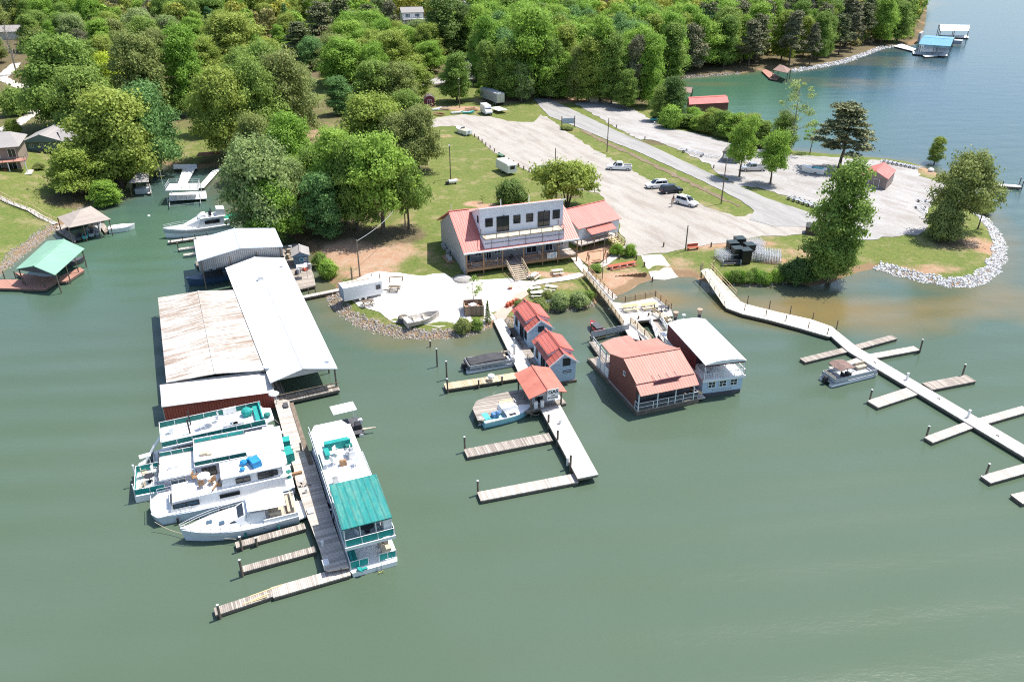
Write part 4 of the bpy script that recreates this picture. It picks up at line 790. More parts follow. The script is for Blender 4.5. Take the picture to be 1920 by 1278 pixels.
# ================================================================ boats
def hull(fr, L, W, zd, zb=-0.25, bowf=0.35, mat=None, name='hull', deck=None, flare=0.85, stern=0.92, sheer=0.25, n=12, stripe=None):
    # stern at x=0, bow at x=L; deck level zd
    rings = []
    for i in range(n+1):
        x = i/n; t = max(0, (x-(1-bowf))/bowf); w = W/2*(1-t**2.2)*(stern+(1-stern)*min(1, x*3)); w = max(w, 0.03); z = zd+sheer*t*t; X = x*L; b = flare
        rings.append([(X,-w,z),(X-0.25*t,-w*b,zb*0.2+0.1),(X-0.9*t,-w*b*0.8*(1-t*.3),zb),(X-0.9*t,w*b*0.8*(1-t*.3),zb),(X-0.25*t,w*b,zb*0.2+0.1),(X,w,z)])
    m = MB(); m.loft(rings, True, closed=True); o = m.build(name, mat or GEL, fr)
    if stripe:
        s = MB()
        for sd in (0, 5):
            for i in range(n): 
                a, b = Vector(rings[i][sd]), Vector(rings[i+1][sd]); a2, b2 = Vector(rings[i][1 if sd == 0 else 4]), Vector(rings[i+1][1 if sd == 0 else 4]); y = -0.015 if sd == 0 else 0.015; k = Vector((0,y,0))
                s.add([a.lerp(a2,.15)+k, b.lerp(b2,.15)+k, b.lerp(b2,.5)+k, a.lerp(a2,.5)+k], [(0,1,2,3)])
        s.build('hull_stripe', stripe, o)
    return o
def outboard(fr, x, y, z, mat=BLK, s=1.0):
    m = MB(); m.cbox((x-.15*s,y,z+.35*s),(.55*s,.42*s,.5*s)); m.cbox((x-.1*s,y,z+.65*s),(.4*s,.34*s,.14*s)); m.cbox((x-.1*s,y,z-.2*s),(.16*s,.14*s,.9*s)); m.cbox((x-.2*s,y,z-.55*s),(.5*s,.08*s,.1*s)); return m.build('outboard_motor', mat, fr)
def chair(fr, x, y, z, rz, mat, name='deck_chair'):
    m = MB(); c = math.cos(rz); s = math.sin(rz)
    def q(a, b): return (x+a*c-b*s, y+a*s+b*c)
    m.cbox((*q(0,0), z+.42), (.55,.55,.06), rz); m.cbox((*q(-.27,0), z+.72), (.06,.55,.6), rz)
    for a, b in ((-.23,-.23),(.23,-.23),(.23,.23),(-.23,.23)): m.cbox((*q(a,b), z+.2), (.05,.05,.42), rz)
    for b in (-.27,.27): m.cbox((*q(0,b), z+.62), (.5,.05,.04), rz)
    return m.build(name, mat, fr)
def table(fr, x, y, z, r, mat, name='table'):
    m = MB(); m.tube((x,y,z+.68),(x,y,z+.73),r,n=14); m.tube((x,y,z),(x,y,z+.68),.05); m.tube((x,y,z),(x,y,z+.04),.25,n=10); return m.build(name, mat, fr)
def sofa(fr, x0, x1, y0, y1, z, mat, side, name='bench_seat'):
    m = MB(); m.box(x0,x1,y0,y1,z,z+.42)
    {'l': lambda: m.box(x0,x0+.15,y0,y1,z+.42,z+.8), 'r': lambda: m.box(x1-.15,x1,y0,y1,z+.42,z+.8), 'f': lambda: m.box(x0,x1,y0,y0+.15,z+.42,z+.8), 'b': lambda: m.box(x0,x1,y1-.15,y1,z+.42,z+.8)}[side](); return m.build(name, mat, fr)
def ladder(fr, x, y, z0, z1, dx=0, dy=.45, mat=STEEL, n=5, name='ladder'):
    m = MB()
    for k in (-1, 1): m.bar((x+dx*k/2,y+dy*k/2,z0),(x+dx*k/2,y+dy*k/2,z1),.05)
    for i in range(n): z = z0+(z1-z0)*(i+.5)/n; m.bar((x-dx/2,y-dy/2,z),(x+dx/2,y+dy/2,z),.04)
    return m.build(name, mat, fr)

# --- houseboat with teal rail panels, topmost of the left row
o3 = P(303.5,840.2,3.0); f = Frame('houseboat', (o3.x,o3.y,0), R(23.9), 'houseboat moored right beside the red shed, teal panels round its open roof deck', 'houseboat')
MB().loft([[(x,y0,.55),(x,y1,.55),(x,y1,-.2),(x,y0,-.2)] for x,y0,y1 in ((-1.2,.6,3.5),(0,.1,3.9),(10.6,.1,3.9),(11.6,.4,3.7))]).build('hull', GEL, f)
MB().box(.9,10.2,.45,3.7,.55,2.85).build('cabin', paint('pale_grey_cabin', (.42,.45,.50), .4), f)
for i in range(5): window(f, (.9,.45), (10.2,.45), .6+i*1.85, 1.3, 1.3, 2.3, BLK, GLS)
MB().box(.9,10.2,.42,.45,.75,1.05).build('hull_stripe', paint('navy_stripe', (.02,.05,.12)), f)
MB().box(0,10.75,0,4.1,2.85,3.0).build('roof_deck', GEL, f); MB().prism([(10.75,.5),(11.6,.9),(11.6,3.3),(10.75,3.8)], 2.85,3.0).build('rear_canopy', GEL, f)
railing(f, [(.05,.05,3),(10.6,.05,3)], .75, WHITE, 1.5, .03, (1,), infill=TEALD)
railing(f, [(.05,4.0,3),(10.6,4.0,3)], .75, WHITE, 1.5, .03, (1,), infill=TEALD); railing(f, [(.05,.05,3),(.05,4.0,3)], .75, WHITE, 1.5, .03, (1,), infill=TEALD)
MB().box(6.6,8.0,3.92,4.1,3.05,3.75).build('white_panel', WHITE, f)
sofa(f, 9.7,10.5,.4,3.8,3.0, TEAL, 'r'); m = MB(); m.ball((9.0,2.9,3.45),.62,10,6,sz=.8); m.cbox((9.0,2.9,3.2),(.9,.9,.4)); m.build('covered_grill', TEAL, f)
table(f, 5.0,2.4,3.0,.6, WHITE); chair(f,4.2,2.1,3.0,.3,GEL); chair(f,5.7,2.9,3.0,3.2,GEL)
for q in (7.0,7.7): m = MB(); m.cbox((q+.2,1.4,3.25),(1.3,.45,.08)); m.cbox((q-.4,1.4,3.45),(.1,.45,.5)); m.build('lounge_chair', ALU, f)
m = MB(); m.cbox((2.9,1.7,3.9),(.16,.16,1.8),0.2); m.cbox((3.1,3.4,3.9),(.14,.14,1.7)); m.build('flag_mast', BLK, f)
m = MB(); m.cbox((1.1,2.6,3.3),(.5,.4,.6)); m.cbox((1.1,2.6,3.65),(.6,.5,.08)); m.build('helm_console', WHITE, f)
m = MB(); m.loft([[(.1,2.0,3.2),(.1,2.7,3.2),(.1,2.7,3.05),(.1,2.0,3.05)],[(-1.0,1.9,1.9),(-1.0,2.6,1.9),(-1.0,2.6,1.75),(-1.0,1.9,1.75)],[(-2.0,1.5,.7),(-2.0,2.2,.7),(-2.0,2.2,.55),(-2.0,1.5,.55)],[(-2.7,1.3,.5),(-2.7,2.0,.5),(-2.7,2.0,.35),(-2.7,1.3,.35)]]); m.build('water_slide', GEL, f)
railing(f, [(-1.1,.7,.55),(-1.1,3.8,.55)], .9, WHITE, 1.1, .025, (1,.5)); outboard(f, -1.2,2.9,.5, BLK, .9)
m = MB(); m.ball((11.0,1.6,3.3),.4,8,5,sz=.6); m.build('antenna_dome', TEALD, f)

# --- long low houseboat, two roof levels
o3 = P(366,875.3,3.0); f = Frame('houseboat', (o3.x,o3.y,0), R(20.2), 'long white houseboat with two roof levels and a furnished front deck with teal panels', 'houseboat')
MB().loft([[(x,y0,.75),(x,y1,.75),(x,y1,-.2),(x,y0,-.2)] for x,y0,y1 in ((-6.1,.2,4.4),(0,.0,4.4),(8.6,.0,4.4),(9.6,.4,4.0))]).build('hull', GEL, f)
MB().box(-3.2,8.4,.3,4.1,.75,2.05).build('lower_cabin', paint('lilac_grey_cabin', (.40,.42,.50), .4), f); MB().box(0,8.5,.3,4.1,2.05,2.88).build('upper_cabin', paint('lilac_grey_cabin', (.4,.42,.5)), f)
MB().box(-3.6,-.1,.1,4.3,2.05,2.2).build('front_roof', GEL, f); MB().box(-.1,5.1,0,4.4,2.88,3.0).build('roof_deck', GEL, f); MB().box(5.1,8.75,-.1,4.45,2.96,3.12).build('rear_roof', WHITE, f)
railing(f, [(.0,.05,3),(5.0,.05,3)], .6, WHITE, 1.6, .03, (1,), infill=TEALD); railing(f, [(5.0,4.35,3),(.0,4.35,3),(0,.05,3)], .6, WHITE, 1.6, .03, (1,)); railing(f, [(0,4.35,3.02),(5.0,4.35,3.02)], .5, WHITE, 1.6, .03, (1,), name='rear_railing', infill=TEAL)
railing(f, [(-3.55,4.25,2.2),(-.1,4.25,2.2)], .55, WHITE, 1.2, .03, (1,), infill=TEALD); railing(f, [(-3.55,.15,2.2),(-.1,.15,2.2)], .5, WHITE, 1.2, .03, (1,)); railing(f, [(-3.55,.15,2.2),(-3.55,4.25,2.2)], .7, BLK, 1.2, .03, (1,.5))
for i in range(4): window(f, (0,.3), (8.5,.3), .5+i*2.0, 1.4, 1.5, 2.5, BLK, GLS)
window(f, (-3.2,.3), (0,.3), .6, 1.5, 1.2, 1.85, WHITE, GLB); window(f, (-3.2,4.1), (-3.2,.3), .5, 1.2, 1.0, 1.9, WHITE, GLB); window(f, (-3.2,4.1), (-3.2,.3), 2.1, 1.2, 1.0, 1.9, WHITE, GLB)
railing(f, [(-3.2,.2,.8),(-6.0,.25,.8),(-6.0,4.35,.8),(-3.2,4.35,.8)], .8, WHITE, 1.4, .03, (1,), infill=TEAL)
for x,y,a in ((-5.2,3.4,.2),(-4.2,3.5,-.4),(-5.3,1.1,2.8),(-4.2,1.0,3.2)): chair(f,x,y,.8,a, TAN if x < -5 else WHITE)
table(f,-4.7,2.3,.8,.5,BLK); MB().cbox((-5.0,4.9,2.3),(1.1,.7,.08),.2).tube((-5.3,4.5,.8),(-5.3,4.6,2.3),.03).tube((-4.6,4.6,.8),(-4.6,4.7,2.3),.03).build('sunshade', WHITE, f)
m = MB(); m.tube((-6.05,.4,.8),(-6.05,.4,2.2),.06); m.tube((-6.05,3.2,.8),(-6.05,3.2,2.4),.06); m.ball((-6.05,3.2,2.5),.13); m.build('bow_posts', WHITE, f)
m = MB(); m.cbox((.9,1.9,3.15),(.7,.5,.3)); m.cbox((1.4,1.7,3.1),(.5,.3,.2)); m.build('anchor_gear', TAN, f); m = MB(); m.cbox((-2.6,1.7,2.3),(.25,.25,.2)); m.cbox((-2.1,1.8,2.25),(1.0,.08,.08)); m.build('horn', STEEL, f)
m = MB(); m.cbox((9.1,1.2,1.4),(.9,1.6,1.2),.15); m.cbox((9.1,3.2,1.5),(.8,1.0,1.3)); m.build('stern_canvas', TEAL, f)

# --- white houseboat cruiser with blue tarp
o3 = P(290.4,978.3,.8); f = Frame('houseboat', (o3.x,o3.y,0), R(21.3), 'white cabin houseboat with a bright blue tarp bundled on its roof', 'houseboat')
rg = []
for x,y0,y1 in ((-.3,1.0,3.3),(.3,.2,4.0),(4,.0,4.1),(12.6,.0,4.1),(13.2,.3,3.9)): rg.append([(x,y0,1.0),(x,y1,1.0),(x+(.3 if x < 1 else 0),y1-.15,-.2),(x+(.3 if x < 1 else 0),y0+.15,-.2)])
MB().loft(rg).build('hull', paint('white_blue_hull', (.55,.62,.70), .3), f); MB().prism([(-.3,1.0),(.3,.15),(13.2,.15),(13.2,4.1),(.3,4.1),(-.3,3.3)],1.0,1.08).build('deck', GEL, f)
MB().loft([[(x,y0,1.08),(x,y1,1.08),(x+s,y1-.15,z),(x+s,y0+.15,z)] for x,y0,y1,z,s in ((1.5,.5,3.7,2.15,.3),(6.6,.5,3.7,2.25,0),(12.4,.5,3.7,2.25,0))]).build('main_cabin', GEL, f)
MB().loft([[(x,y0,2.25),(x,y1,2.25),(x+s,y1-.15,z),(x+s,y0+.15,z)] for x,y0,y1,z,s in ((6.4,1.0,3.6,3.3,.3),(12.2,1.0,3.6,3.3,-.2))]).build('upper_cabin', GEL, f)
MB().prism([(6.5,.9),(12.5,.9),(12.9,1.4),(12.9,3.2),(12.5,3.75),(6.5,3.75)],3.3,3.4).build('roof', GEL, f)
for s_,w_,z0,z1 in ((1.8,1.4,2.45,3.05),(3.9,1.5,2.4,3.15)): window(f, (6.4,1.0), (12.2,1.0), s_-.4, w_, z0, z1, BLK, GLS)
window(f, (6.4,1.0), (12.2,1.0), 4.55, .9, 2.5, 3.1, BLK, GLS); window(f, (1.5,.5), (12.4,.5), 4.6, 1.9, 1.5, 1.95, BLK, GLS, mull=3); window(f, (1.6,3.5), (1.6,.7), .5, 1.9, 1.35, 1.95, TRIM, GLB, mull=0)
window(f, (1.5,.5), (12.4,.5), .3, 2.4, 1.4, 2.0, BLK, GLB, mull=1)
MB().box(-.25,-.0,1.2,3.2,1.08,1.25).build('bow_locker', GEL, f)
m = MB(); m.cbox((9.9,2.1,3.75),(.9,1.2,.7),.3); m.ball((8.8,2.6,3.65),.4,8,5,sz=.8); m.ball((8.6,1.6,3.6),.28,8,5,sz=.7); m.cbox((9.4,2.9,3.6),(.5,.5,.4),.8); m.build('blue_tarp', BLUE, f)
table(f, 4.9,2.9,2.2,.62,WHITE); chair(f,4.6,2.0,2.2,1.6,WDB); chair(f,5.6,2.2,2.2,2.4,WDB); chair(f,4.1,3.4,2.2,-.3,WDB)
m = MB(); m.cbox((6.0,1.6,2.5),(.14,1.9,.10),-.5); m.cbox((6.2,1.5,2.4),(.5,.1,.4),-.5); m.build('boarding_plank', WDB, f); table(f, 12.9,2.0,1.1,.3,TEALD,'covered_grill')
ladder(f, 6.5,3.0,2.3,3.5, dx=.0, dy=.5); railing(f, [(-.25,1.1,1.08),(-.25,3.2,1.08)], .6, ALU, 1, .02, (1,.5)); railing(f, [(.3,4.0,1.08),(1.6,4.05,1.08)], .6, ALU, 1, .02, (1,.5)); railing(f, [(.3,.2,1.08),(3.4,.2,1.08)], .5, ALU, 1, .02, (1,))

# --- motor cruiser with long bow rail
a = P(338.4,994.2,1.3); b = P(556,951,.8); rz = ang(b, a); L = math.hypot(a.x-b.x, a.y-b.y); f = Frame('motor_cruiser', (b.x,b.y,0), rz, 'sleek white motor cruiser with a long bow rail at the foot of the row', 'motor boat')
hull(f, L, 4.0, 1.15, -.25, .62, paint('hull_lower_blue_white', (.60,.65,.72), .25), stripe=None, sheer=.25, flare=.8)
top = []; n = 12
for i in range(n+1):
    x = i/n; t = max(0, (x-.38)/.62); w = 1.93*(1-t**2.4); w = max(w,.03); top.append((x*L, w, 1.17+.25*t*t))
MB().loft([[(x,-w,z),(x,-w*.55,z+.18),(x,w*.55,z+.18),(x,w,z)] for x,w,z in top[3:]], closed=True).build('foredeck', GEL, f)
MB().box(0.1,3.0,-1.65,1.65,1.1,1.16).build('cockpit_floor', TAN, f)
for y in (-1.72,1.6): MB().box(0,3.2,y,y+.12,1.1,1.55).build('gunwale', GEL, f)
MB().loft([[(3.0,-1.5,1.15),(3.0,1.5,1.15),(3.0,1.25,2.2),(3.0,-1.25,2.2)],[(5.2,-1.4,1.3),(5.2,1.4,1.3),(4.6,1.1,2.25),(4.6,-1.1,2.25)],[(6.6,-1.0,1.35),(6.6,1.0,1.35),(6.3,.8,1.5),(6.3,-.8,1.5)]]).build('superstructure', GEL, f)
MB().loft([[(4.72,-1.28,1.72),(4.72,1.28,1.72),(4.62,1.15,2.2),(4.62,-1.15,2.2)],[(6.3,-.9,1.45),(6.3,.9,1.45),(5.0,.9,2.1),(5.0,-.9,2.1)]]).build('windscreen', GLS, f)
MB().loft([[(1.0,-1.5,2.55),(1.0,1.5,2.55),(1.0,1.4,2.65),(1.0,-1.4,2.65)],[(2.8,-1.55,2.65),(2.8,1.55,2.65),(2.8,1.4,2.78),(2.8,-1.4,2.78)],[(4.5,-1.2,2.55),(4.5,1.2,2.55),(4.5,1.1,2.65),(4.5,-1.1,2.65)]]).build('hardtop', WHITE, f)
m = MB()
for x,y in ((1.2,-1.4),(1.2,1.4),(3.0,-1.45),(3.0,1.45),(4.4,-1.2),(4.4,1.2)): m.tube((x,y,1.3),(x,y,2.6),.035)
m.build('hardtop_posts', ALU, f); sofa(f, .3,.9,-1.3,1.3,1.16, TAN, 'l'); sofa(f, 1.5,2.6,.7,1.4,1.16, TAN, 'b')
rl = [(x, s*(w*.93), z+.05) for s in (-1,) for x,w,z in top[5:]]+[(x, w*.93, z+.05) for x,w,z in top[::-1][:8]]
railing(f, rl, .55, ALU, 1.1, .02, (1,.55), name='bow_rail')
for x,y in ((8.0,0),(6.9,.55)): MB().cbox((x,y,1.55),(.5,.45,.05)).build('hatch', GLB, f)
for s in (-1,1): MB().loft([[(3.2,s*1.84,.72),(3.2,s*1.86,.72),(3.2,s*1.86,.95),(3.2,s*1.84,.95)],[(5.2,s*1.80,.80),(5.2,s*1.82,.80),(5.2,s*1.82,.92),(5.2,s*1.80,.92)]]).build('side_window', BLK, f)
MB().prism([(-.7,-1.3),(.1,-1.5),(.1,1.5),(-.7,1.3)],.35,.5).build('swim_platform', GEL, f)

# --- the big houseboat with teal roof
o3 = P(658.3,1075.3,.5); f = Frame('houseboat', (o3.x,o3.y,0), R(22.1), 'very long two deck houseboat with a teal metal roof over its stern half', 'houseboat')
f.o.location.x -= 0.05
W = 4.35; LL = 21.4
MB().loft([[(x0,y,.5),(x1,y,.5),(x1-.1,y,-.25),(x0+.1,y,-.25)] for y,x0,x1 in ((0,.15,W-.1),(.5,0,W+.02),(19.6,0,W+.02),(LL,.5,W-.5))]).build('hull', GEL, f)
MB().box(0.1,W-.1,.35,19.6,.5,.58).build('lower_deck', GEL, f)
MB().box(.3,W-.25,4.6,19.3,.58,2.85).build('cabin', paint('navy_white_side', (.30,.36,.46), .35), f)
for i in range(7): window(f, (.3,19.3), (.3,4.6), .6+i*2.05, 1.4, 1.3, 2.3, BLK, GLS); window(f, (W-.25,4.6), (W-.25,19.3), .6+i*2.05, 1.4, 1.3, 2.3, BLK, GLS)
window(f, (.3,4.6), (W-.25,4.6), 1.0, 1.9, .65, 2.6, TRIM, GLS, name='sliding_door')
MB().box(-.1,W+.05,.55,LL-1.6,2.85,3.0).build('upper_deck', GEL, f); MB().prism([(.2,LL-1.6),(W-.2,LL-1.6),(W-.7,LL-.5),(.7,LL-.5)],2.86,3.0).build('bow_canopy', GEL, f)
MB().box(-.12,W+.07,.5,.62,2.72,3.05).build('deck_edge', WHITE, f)
m = MB(); m.slab([(-.15,.75,4.98),(W-.05,.75,4.98),(W+.1,7.3,5.05),(-.05,7.3,5.05)], .1); m.build('roof', RTEAL, f)
for y in (.9,3.0,5.2,7.1):
    for x in (.0, W-.15): post(f,x,y,3.0,4.95,WHITE,.08,'roof_post')
for x in (1.4,2.8): post(f,x,.9,3.0,4.95,WHITE,.08,'roof_post')
railing(f, [(.0,.65,3),(W-.05,.65,3)], .8, WHITE, 1.5, .03, (1,), infill=TEAL); railing(f, [(-.03,.7,3),(-.03,19.6,3)], .8, WHITE, 1.8, .03, (1,), infill=TEALD); railing(f, [(W,.7,3),(W,7.4,3)], .8, WHITE, 1.8, .03, (1,), infill=TEAL)
MB().box(3.5,W-.1,.9,2.4,3.0,4.7).build('stair_enclosure', WHITE, f)
table(f, 2.2,2.0,3.0,.65,DGR); 
for x,y,a in ((1.4,1.6,.5),(3.0,1.9,3.4),(2.2,2.9,-1.5),(1.1,2.8,-.6),(.8,4.3,.2),(1.9,4.8,-1.0)): chair(f,x,y,3.0,a,ALU)
for (x0,x1) in ((.15,1.75),(2.75,W-.05)): railing(f, [(x0,.45,.58),(x1,.45,.58)], .85, WHITE, .8, .03, (1,), infill=TEAL)
railing(f, [(.12,.45,.58),(.12,4.5,.58)], .85, WHITE, 1.3, .03, (1,.5)); railing(f, [(W-.08,.45,.58),(W-.08,4.5,.58)], .85, WHITE, 1.3, .03, (1,.5))
sofa(f, .3,.9,.9,2.6,.58,TEAL,'l'); m = MB(); m.cbox((3.6,1.4,.9),(.9,.6,.6)); m.ball((3.3,2.4,.9),.3); m.cbox((3.8,2.3,1.0),(.4,.4,.8)); m.build('stowed_gear', TAN, f)
m = MB(); m.tube((.9,.1,.58),(.95,.1,.66),.32,n=12); m.cbox((1.3,.05,.64),(.5,.25,.1)); m.build('coiled_rope', TEAL, f)
ladder(f, 2.6,-.05,-.4,.9, dx=.4, dy=0, mat=ALU); ladder(f, 2.6,-.45,-.35,.3, dx=.4, dy=0, mat=paint('yellow_rung', (.6,.5,.12)), n=3, name='dive_ladder')
# flybridge
MB().box(1.0,3.5,15.9,16.7,3.0,3.55).build('helm_bench', TEAL, f); MB().box(.95,3.6,15.6,15.9,3.0,3.9).build('seat_back', TEAL, f); MB().box(.75,1.25,14.2,15.6,3.0,3.5).build('side_bench', TEAL, f); MB().box(3.0,3.7,15.1,15.6,3.0,3.45).build('side_bench', TEALD, f)
m = MB(); m.cbox((2.2,12.7,3.25),(.7,.45,.5)); m.cbox((2.2,12.7,3.55),(.5,.35,.1)); m.build('grill', WDB, f)
for x,y,a in ((1.4,13.2,.4),(3.0,14.2,3.0),(1.9,14.6,-.8),(3.3,12.2,2.0)): chair(f,x,y,3.0,a,WHITE)
m = MB(); m.box(2.9,3.6,13.3,13.4,3,3.9).box(2.9,3.6,14.0,14.1,3,3.9).box(2.9,3.0,13.3,14.1,3,3.9); m.build('stair_rail', ALU, f)
MB().box(.2,.55,12.6,15.4,3.0,3.55).build('side_locker', paint('grey_locker', (.45,.48,.55)), f)
railing(f, [(W-.05,7.8,3),(W-.05,13,3)], .9, ALU, 1.8, .025, (1,.5)); m = MB(); m.box(.6,.65,9.4,10.2,3.0,3.7).box(.6,1.2,9.4,9.45,3,3.7).box(.6,1.2,10.15,10.2,3,3.7); m.build('bench_frame', STEEL, f)
MB().cbox((2.0,LL-.9,.75),(1.6,.9,.4)).build('bow_locker', GEL, f)
# --- little shaded pontoon off its bow
o = P(640,812,0); f = Frame('pontoon_boat', o, R(22), 'small pontoon with a plain white sunshade off the bow of the teal roofed houseboat', 'pontoon boat')
for x in (.3,2.0): MB().tube((x,-1.6,.12),(x,2.0,.12),.28,n=10).build('pontoon_tube', ALU, f)
MB().box(0,2.4,-1.5,2.0,.38,.48).build('deck', DGR, f); MB().cbox((.75,1.5,2.3),(2.7,1.9,.06),.05).build('sunshade', WHITE, f)
for x,y in ((-.3,.7),(1.9,.7),(-.3,2.3),(1.9,2.3)): MB().tube((x if x > 0 else .1,min(y,1.9),.45),(x,y,2.28),.025,n=6).build('shade_post', ALU, f)
outboard(f, 2.5,.6,.35, GEL, .9); m = MB(); m.cbox((1.9,-.3,.8),(.7,.9,.6)); m.build('helm', BLK, f); chair(f,1.0,-.7,.48,1.2,BLK); m = MB(); m.loft([[(2.2,-1.2,.6),(2.4,-.9,.6),(2.4,-.9,.7),(2.2,-1.2,.7)],[(3.7,-1.3,.6),(3.75,-1.2,.6),(3.75,-1.2,.7),(3.7,-1.3,.7)]]); m.build('paddle_board', TAN, f)

# --- rowing boats between dock and houseboat
for k, (px, py, rr, l) in enumerate(((613,960,-66,'dark inflatable dinghy with pale rim lying on the shaded dock edge'),(590,905,-68,'dark dinghy moored in the shade between dock and big houseboat'))):
    f = Frame('dinghy', P(px,py,.5 if k == 0 else .05), R(rr), l, 'dinghy'); pts = []
    for i in range(22): a = 2*math.pi*i/22; pts.append(Vector((1.55*math.cos(a), .62*math.sin(a)*(1-.25*math.cos(a)), .28)))
    m = MB(); [m.tube(pts[i], pts[(i+1) % 22], .13, n=6, cap=False) for i in range(22)]; m.build('side_tube', GRAYW if k == 0 else DGR, f); MB().prism([(p.x*.92,p.y*.92) for p in pts], .08, .16).build('floor', BLK, f); MB().cbox((.1,0,.3),(.25,1.05,.05)).build('thwart', WHITE, f)

# --- small cabin boat at the gas dock
o = P(903,796,0); f = Frame('cabin_boat', o, R(24), 'small white cabin boat with aqua hull and blue seat cover at the gas dock', 'motor boat')
hull(f, 6.4, 2.3, .85, -.2, .5, paint('aqua_hull', (.30,.58,.66), .25), sheer=.2)
MB().loft([[(x,-w,z),(x,-w*.6,z+.08),(x,w*.6,z+.08),(x,w,z)] for x,w,z in ((2.6,1.13,.88),(4.2,1.05,.9),(5.4,.7,.98),(6.35,.06,1.08))], closed=True).build('foredeck', GEL, f)
for s in (-1,1): MB().box(.05,2.7,s*1.1-.08,s*1.1+.08,.8,.95).build('gunwale', GEL, f)
MB().box(.1,2.6,-1.0,1.0,.55,.87).build('cockpit_floor', paint('aqua_floor', (.35,.62,.62)), f); MB().cbox((.6,.1,.95),(.7,1.3,.12)).build('aft_cushion', paint('aqua_cushion', (.10,.5,.5)), f)
m = MB(); m.cbox((1.5,-.3,1.15),(.6,.6,.5),.2); m.ball((1.9,-.45,1.35),.34,8,5); m.build('seat_cover', paint('blue_cover', (.10,.22,.40)), f)
MB().loft([[(2.4,-.1,.95),(2.4,1.2,.95),(2.6,1.1,1.5),(2.6,.0,1.5)],[(4.9,-.05,1.0),(4.9,1.0,1.0),(4.3,.9,1.5),(4.3,.05,1.5)]]).build('cabin', GEL, f); MB().cbox((2.7,-.55,1.2),(.05,1.1,.5),0,ry=-.5).build('windscreen', GLB, f)
MB().cbox((3.6,-.75,.99),(.8,.35,.04)).build('hatch', BLK, f); outboard(f,-.1,0,.5,GEL,.8)
m = MB(); [m.bar(a,b,.04) for a,b in (((4.4,.1,1.5),(4.4,.1,2.0)),((4.4,.85,1.5),(4.4,.85,2.0)),((4.4,.1,2.0),(4.4,.85,2.0)),((6.3,0,1.1),(7.0,0,1.25)))]; m.build('bow_roller', GEL, f)

def pontoon(px, py, rz, L, W, label, cover=None, bimini=None, name='pontoon_boat'):
    f = Frame(name, P(px,py,0), rz, label, 'pontoon boat')
    for y in (.35,W-.35): MB().loft([[(x,y+r*math.cos(a),.15+r*math.sin(a)) for a in np.linspace(0,6.28,9)[:-1]] for x,r in ((0,.28),(L-.8,.28),(L-.2,.05))]).build('pontoon_tube', ALU, f)
    MB().box(.1,L-.3,.05,W-.05,.42,.52).build('deck', GRAYW, f)
    railing(f, [(.4,.1,.52),(L-.5,.1,.52),(L-.5,W-.1,.52),(.4,W-.1,.52),(.4,.1,.52)], .65, ALU, 1.6, .025, (1,.5), infill=paint('grey_fence_panel', (.45,.45,.47)))
    sofa(f, .5,1.2,.25,W-.25,.52,TAN if cover is None else BLK,'l'); sofa(f, L-2.2,L-.7,W-.9,W-.2,.52,TAN,'b'); outboard(f,.05,W/2,.35,BLK,1.0)
    if cover:
        MB().loft([[(.2,.1,.7),(.2,W-.1,.7),(.2,W-.3,1.15),(.2,.3,1.15)],[(L*.45,.05,.75),(L*.45,W-.05,.75),(L*.45,W-.3,1.45),(L*.45,.3,1.45)],[(L-1.7,.1,.8),(L-1.7,W-.1,.8),(L-1.7,W-.3,1.35),(L-1.7,.3,1.35)]]).build('boat_cover', cover, f)
        m = MB(); m.tube((L-1.5,.2,.6),(L-1.1,.2,1.9),.04); m.tube((L-1.5,W-.2,.6),(L-1.1,W-.2,1.9),.04); m.tube((L-1.1,.2,1.9),(L-1.1,W-.2,1.9),.05); m.build('tow_arch', BLK, f); sofa(f, L-1.2,L-.7,.3,W-.3,.52,GEL,'r')
    if bimini:
        MB().loft([[(1.0,.1,2.15),(1.0,W-.1,2.15),(1.0,W-.1,2.2),(1.0,.1,2.2)],[(2.0,.05,2.35),(2.0,W-.05,2.35),(2.0,W-.05,2.42),(2.0,.05,2.42)],[(3.4,.1,2.15),(3.4,W-.1,2.15),(3.4,W-.1,2.2),(3.4,.1,2.2)]]).build('bimini', bimini, f)
        m = MB()
        for y in (.12,W-.12): m.tube((2.2,y,1.1),(1.0,y,2.15),.03); m.tube((2.2,y,1.1),(3.4,y,2.15),.03); m.tube((2.2,y,1.1),(2.0,y,2.35),.03)
        m.build('bimini_frame', BLK, f); MB().cbox((2.9,.7,.95),(.5,.7,.7)).build('helm', BLK, f); chair(f,2.2,.7,.52,0,BLK)
    return f
pontoon(876,703,R(19),7.0,2.5,'pontoon boat under a black fitted cover beside the short finger dock', BLKC)
pontoon(1560,728,R(22),7.6,2.5,'silver pontoon boat with a brown sunshade at the right pier', None, BRNC)
f = Frame('inflatable_tube', P(921,708,.9), 0, 'white tow tube leaning on the covered pontoon boat', 'tow tube'); MB().ball((0,0,.25),.5,10,6,sz=.6).build('tube', GEL, f)

